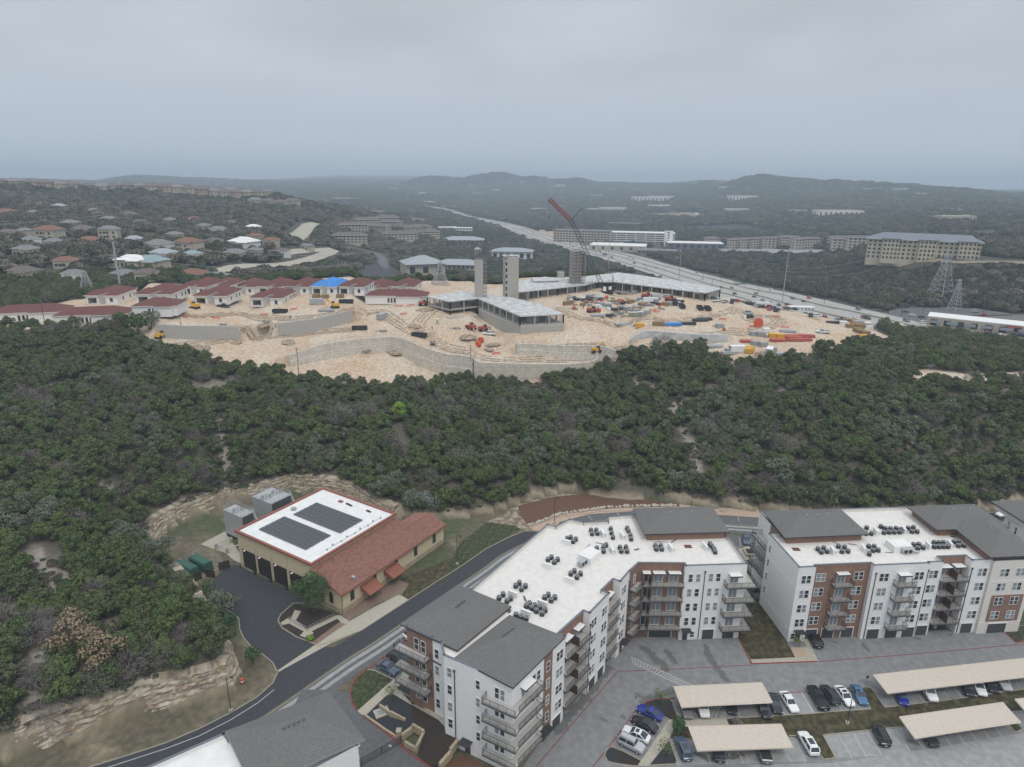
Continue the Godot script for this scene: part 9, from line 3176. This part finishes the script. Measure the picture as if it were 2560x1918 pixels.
			if r.randf() < (0.6 if az < -9 and d < 1100 else 0.22):
				c = Color(0.155, 0.135, 0.105) * r.randf_range(0.7, 1.2)
			tints.append(c)
		q += s * 0.9
	scatter("hillside_woodland", "grey green woodland covering the valley and hills as far as the horizon", "woodland", far_mesh, places, tints)


func _ready() -> void:
	# camera: about 90 m above the parking court, looking slightly down
	var cam := Camera3D.new()
	cam.name = "camera"
	cam.position = Vector3(0, 90, 0)
	cam.rotation_degrees = Vector3(-17.2, 0, 0.5)
	cam.fov = 61.24
	cam.near = 0.5
	cam.far = 20000
	add_child(cam)
	# overcast sky: grey blue at the horizon, brighter overhead as an overcast sky is
	var env := Environment.new()
	env.background_mode = Environment.BG_SKY
	env.tonemap_mode = Environment.TONE_MAPPER_LINEAR
	env.tonemap_exposure = 1.0
	env.sdfgi_enabled = true
	env.ssao_enabled = true
	env.ssil_enabled = true
	env.fog_enabled = true
	env.fog_light_color = Color(0.88, 0.94, 1.0)
	env.fog_density = 0.00024
	var cloud := FastNoiseLite.new()
	cloud.seed = 12
	cloud.frequency = 0.9
	cloud.fractal_octaves = 5
	var im := Image.create(1024, 512, false, Image.FORMAT_RGBF)
	for y in 512:
		var el := (0.5 - (y + 0.5) / 512.0) * PI
		for x in 1024:
			var az := (x + 0.5) / 1024.0 * TAU
			var up := maxf(sin(el), 0.0)
			var d := Vector3(cos(el) * cos(az), up, cos(el) * sin(az))
			var q := d / (up + 0.16)
			var n := cloud.get_noise_3d(q.x, q.y * 0.2, q.z * 1.0)
			var n2 := cloud.get_noise_3d(q.x * 0.25 + 9, 3.0, q.z * 0.25)
			var l := 0.60 + 0.0 * smoothstep(0.0, 0.25, up) + 0.72 * smoothstep(0.2, 1.0, up)
			var veil := smoothstep(0.03, 0.22, up)
			l *= 1.0 + veil * (0.16 * n + 0.16 * n2)
			var warm := smoothstep(0.02, 0.35, up)
			var c := Color(0.87, 0.98, 1.11).lerp(Color(0.92, 0.99, 1.07), warm) * l
			if el < 0:
				c = Color(0.87, 0.98, 1.11) * 0.58
			im.set_pixel(x, y, c)
	var sm := PanoramaSkyMaterial.new()
	sm.panorama = ImageTexture.create_from_image(im)
	var sky := Sky.new()
	sky.sky_material = sm
	env.sky = sky
	var we := WorldEnvironment.new()
	we.name = "world_environment"
	we.environment = env
	add_child(we)
	# the sun behind thick cloud
	var sun := DirectionalLight3D.new()
	sun.name = "sun"
	sun.rotation_degrees = Vector3(-58, 25, 0)
	sun.light_energy = 0.35
	sun.light_color = Color(1.0, 0.97, 0.93)
	sun.light_angular_distance = 14
	sun.shadow_enabled = true
	add_child(sun)

	setup_materials()
	build_land()
	build_bank()
	build_woods()
	special_trees()
	build_yard()
	middle_block()
	east_block()
	near_block()
	corner_block()
	station()
	build_cars()
	build_roof_things()
	build_court_things()
	build_site()
	build_far()
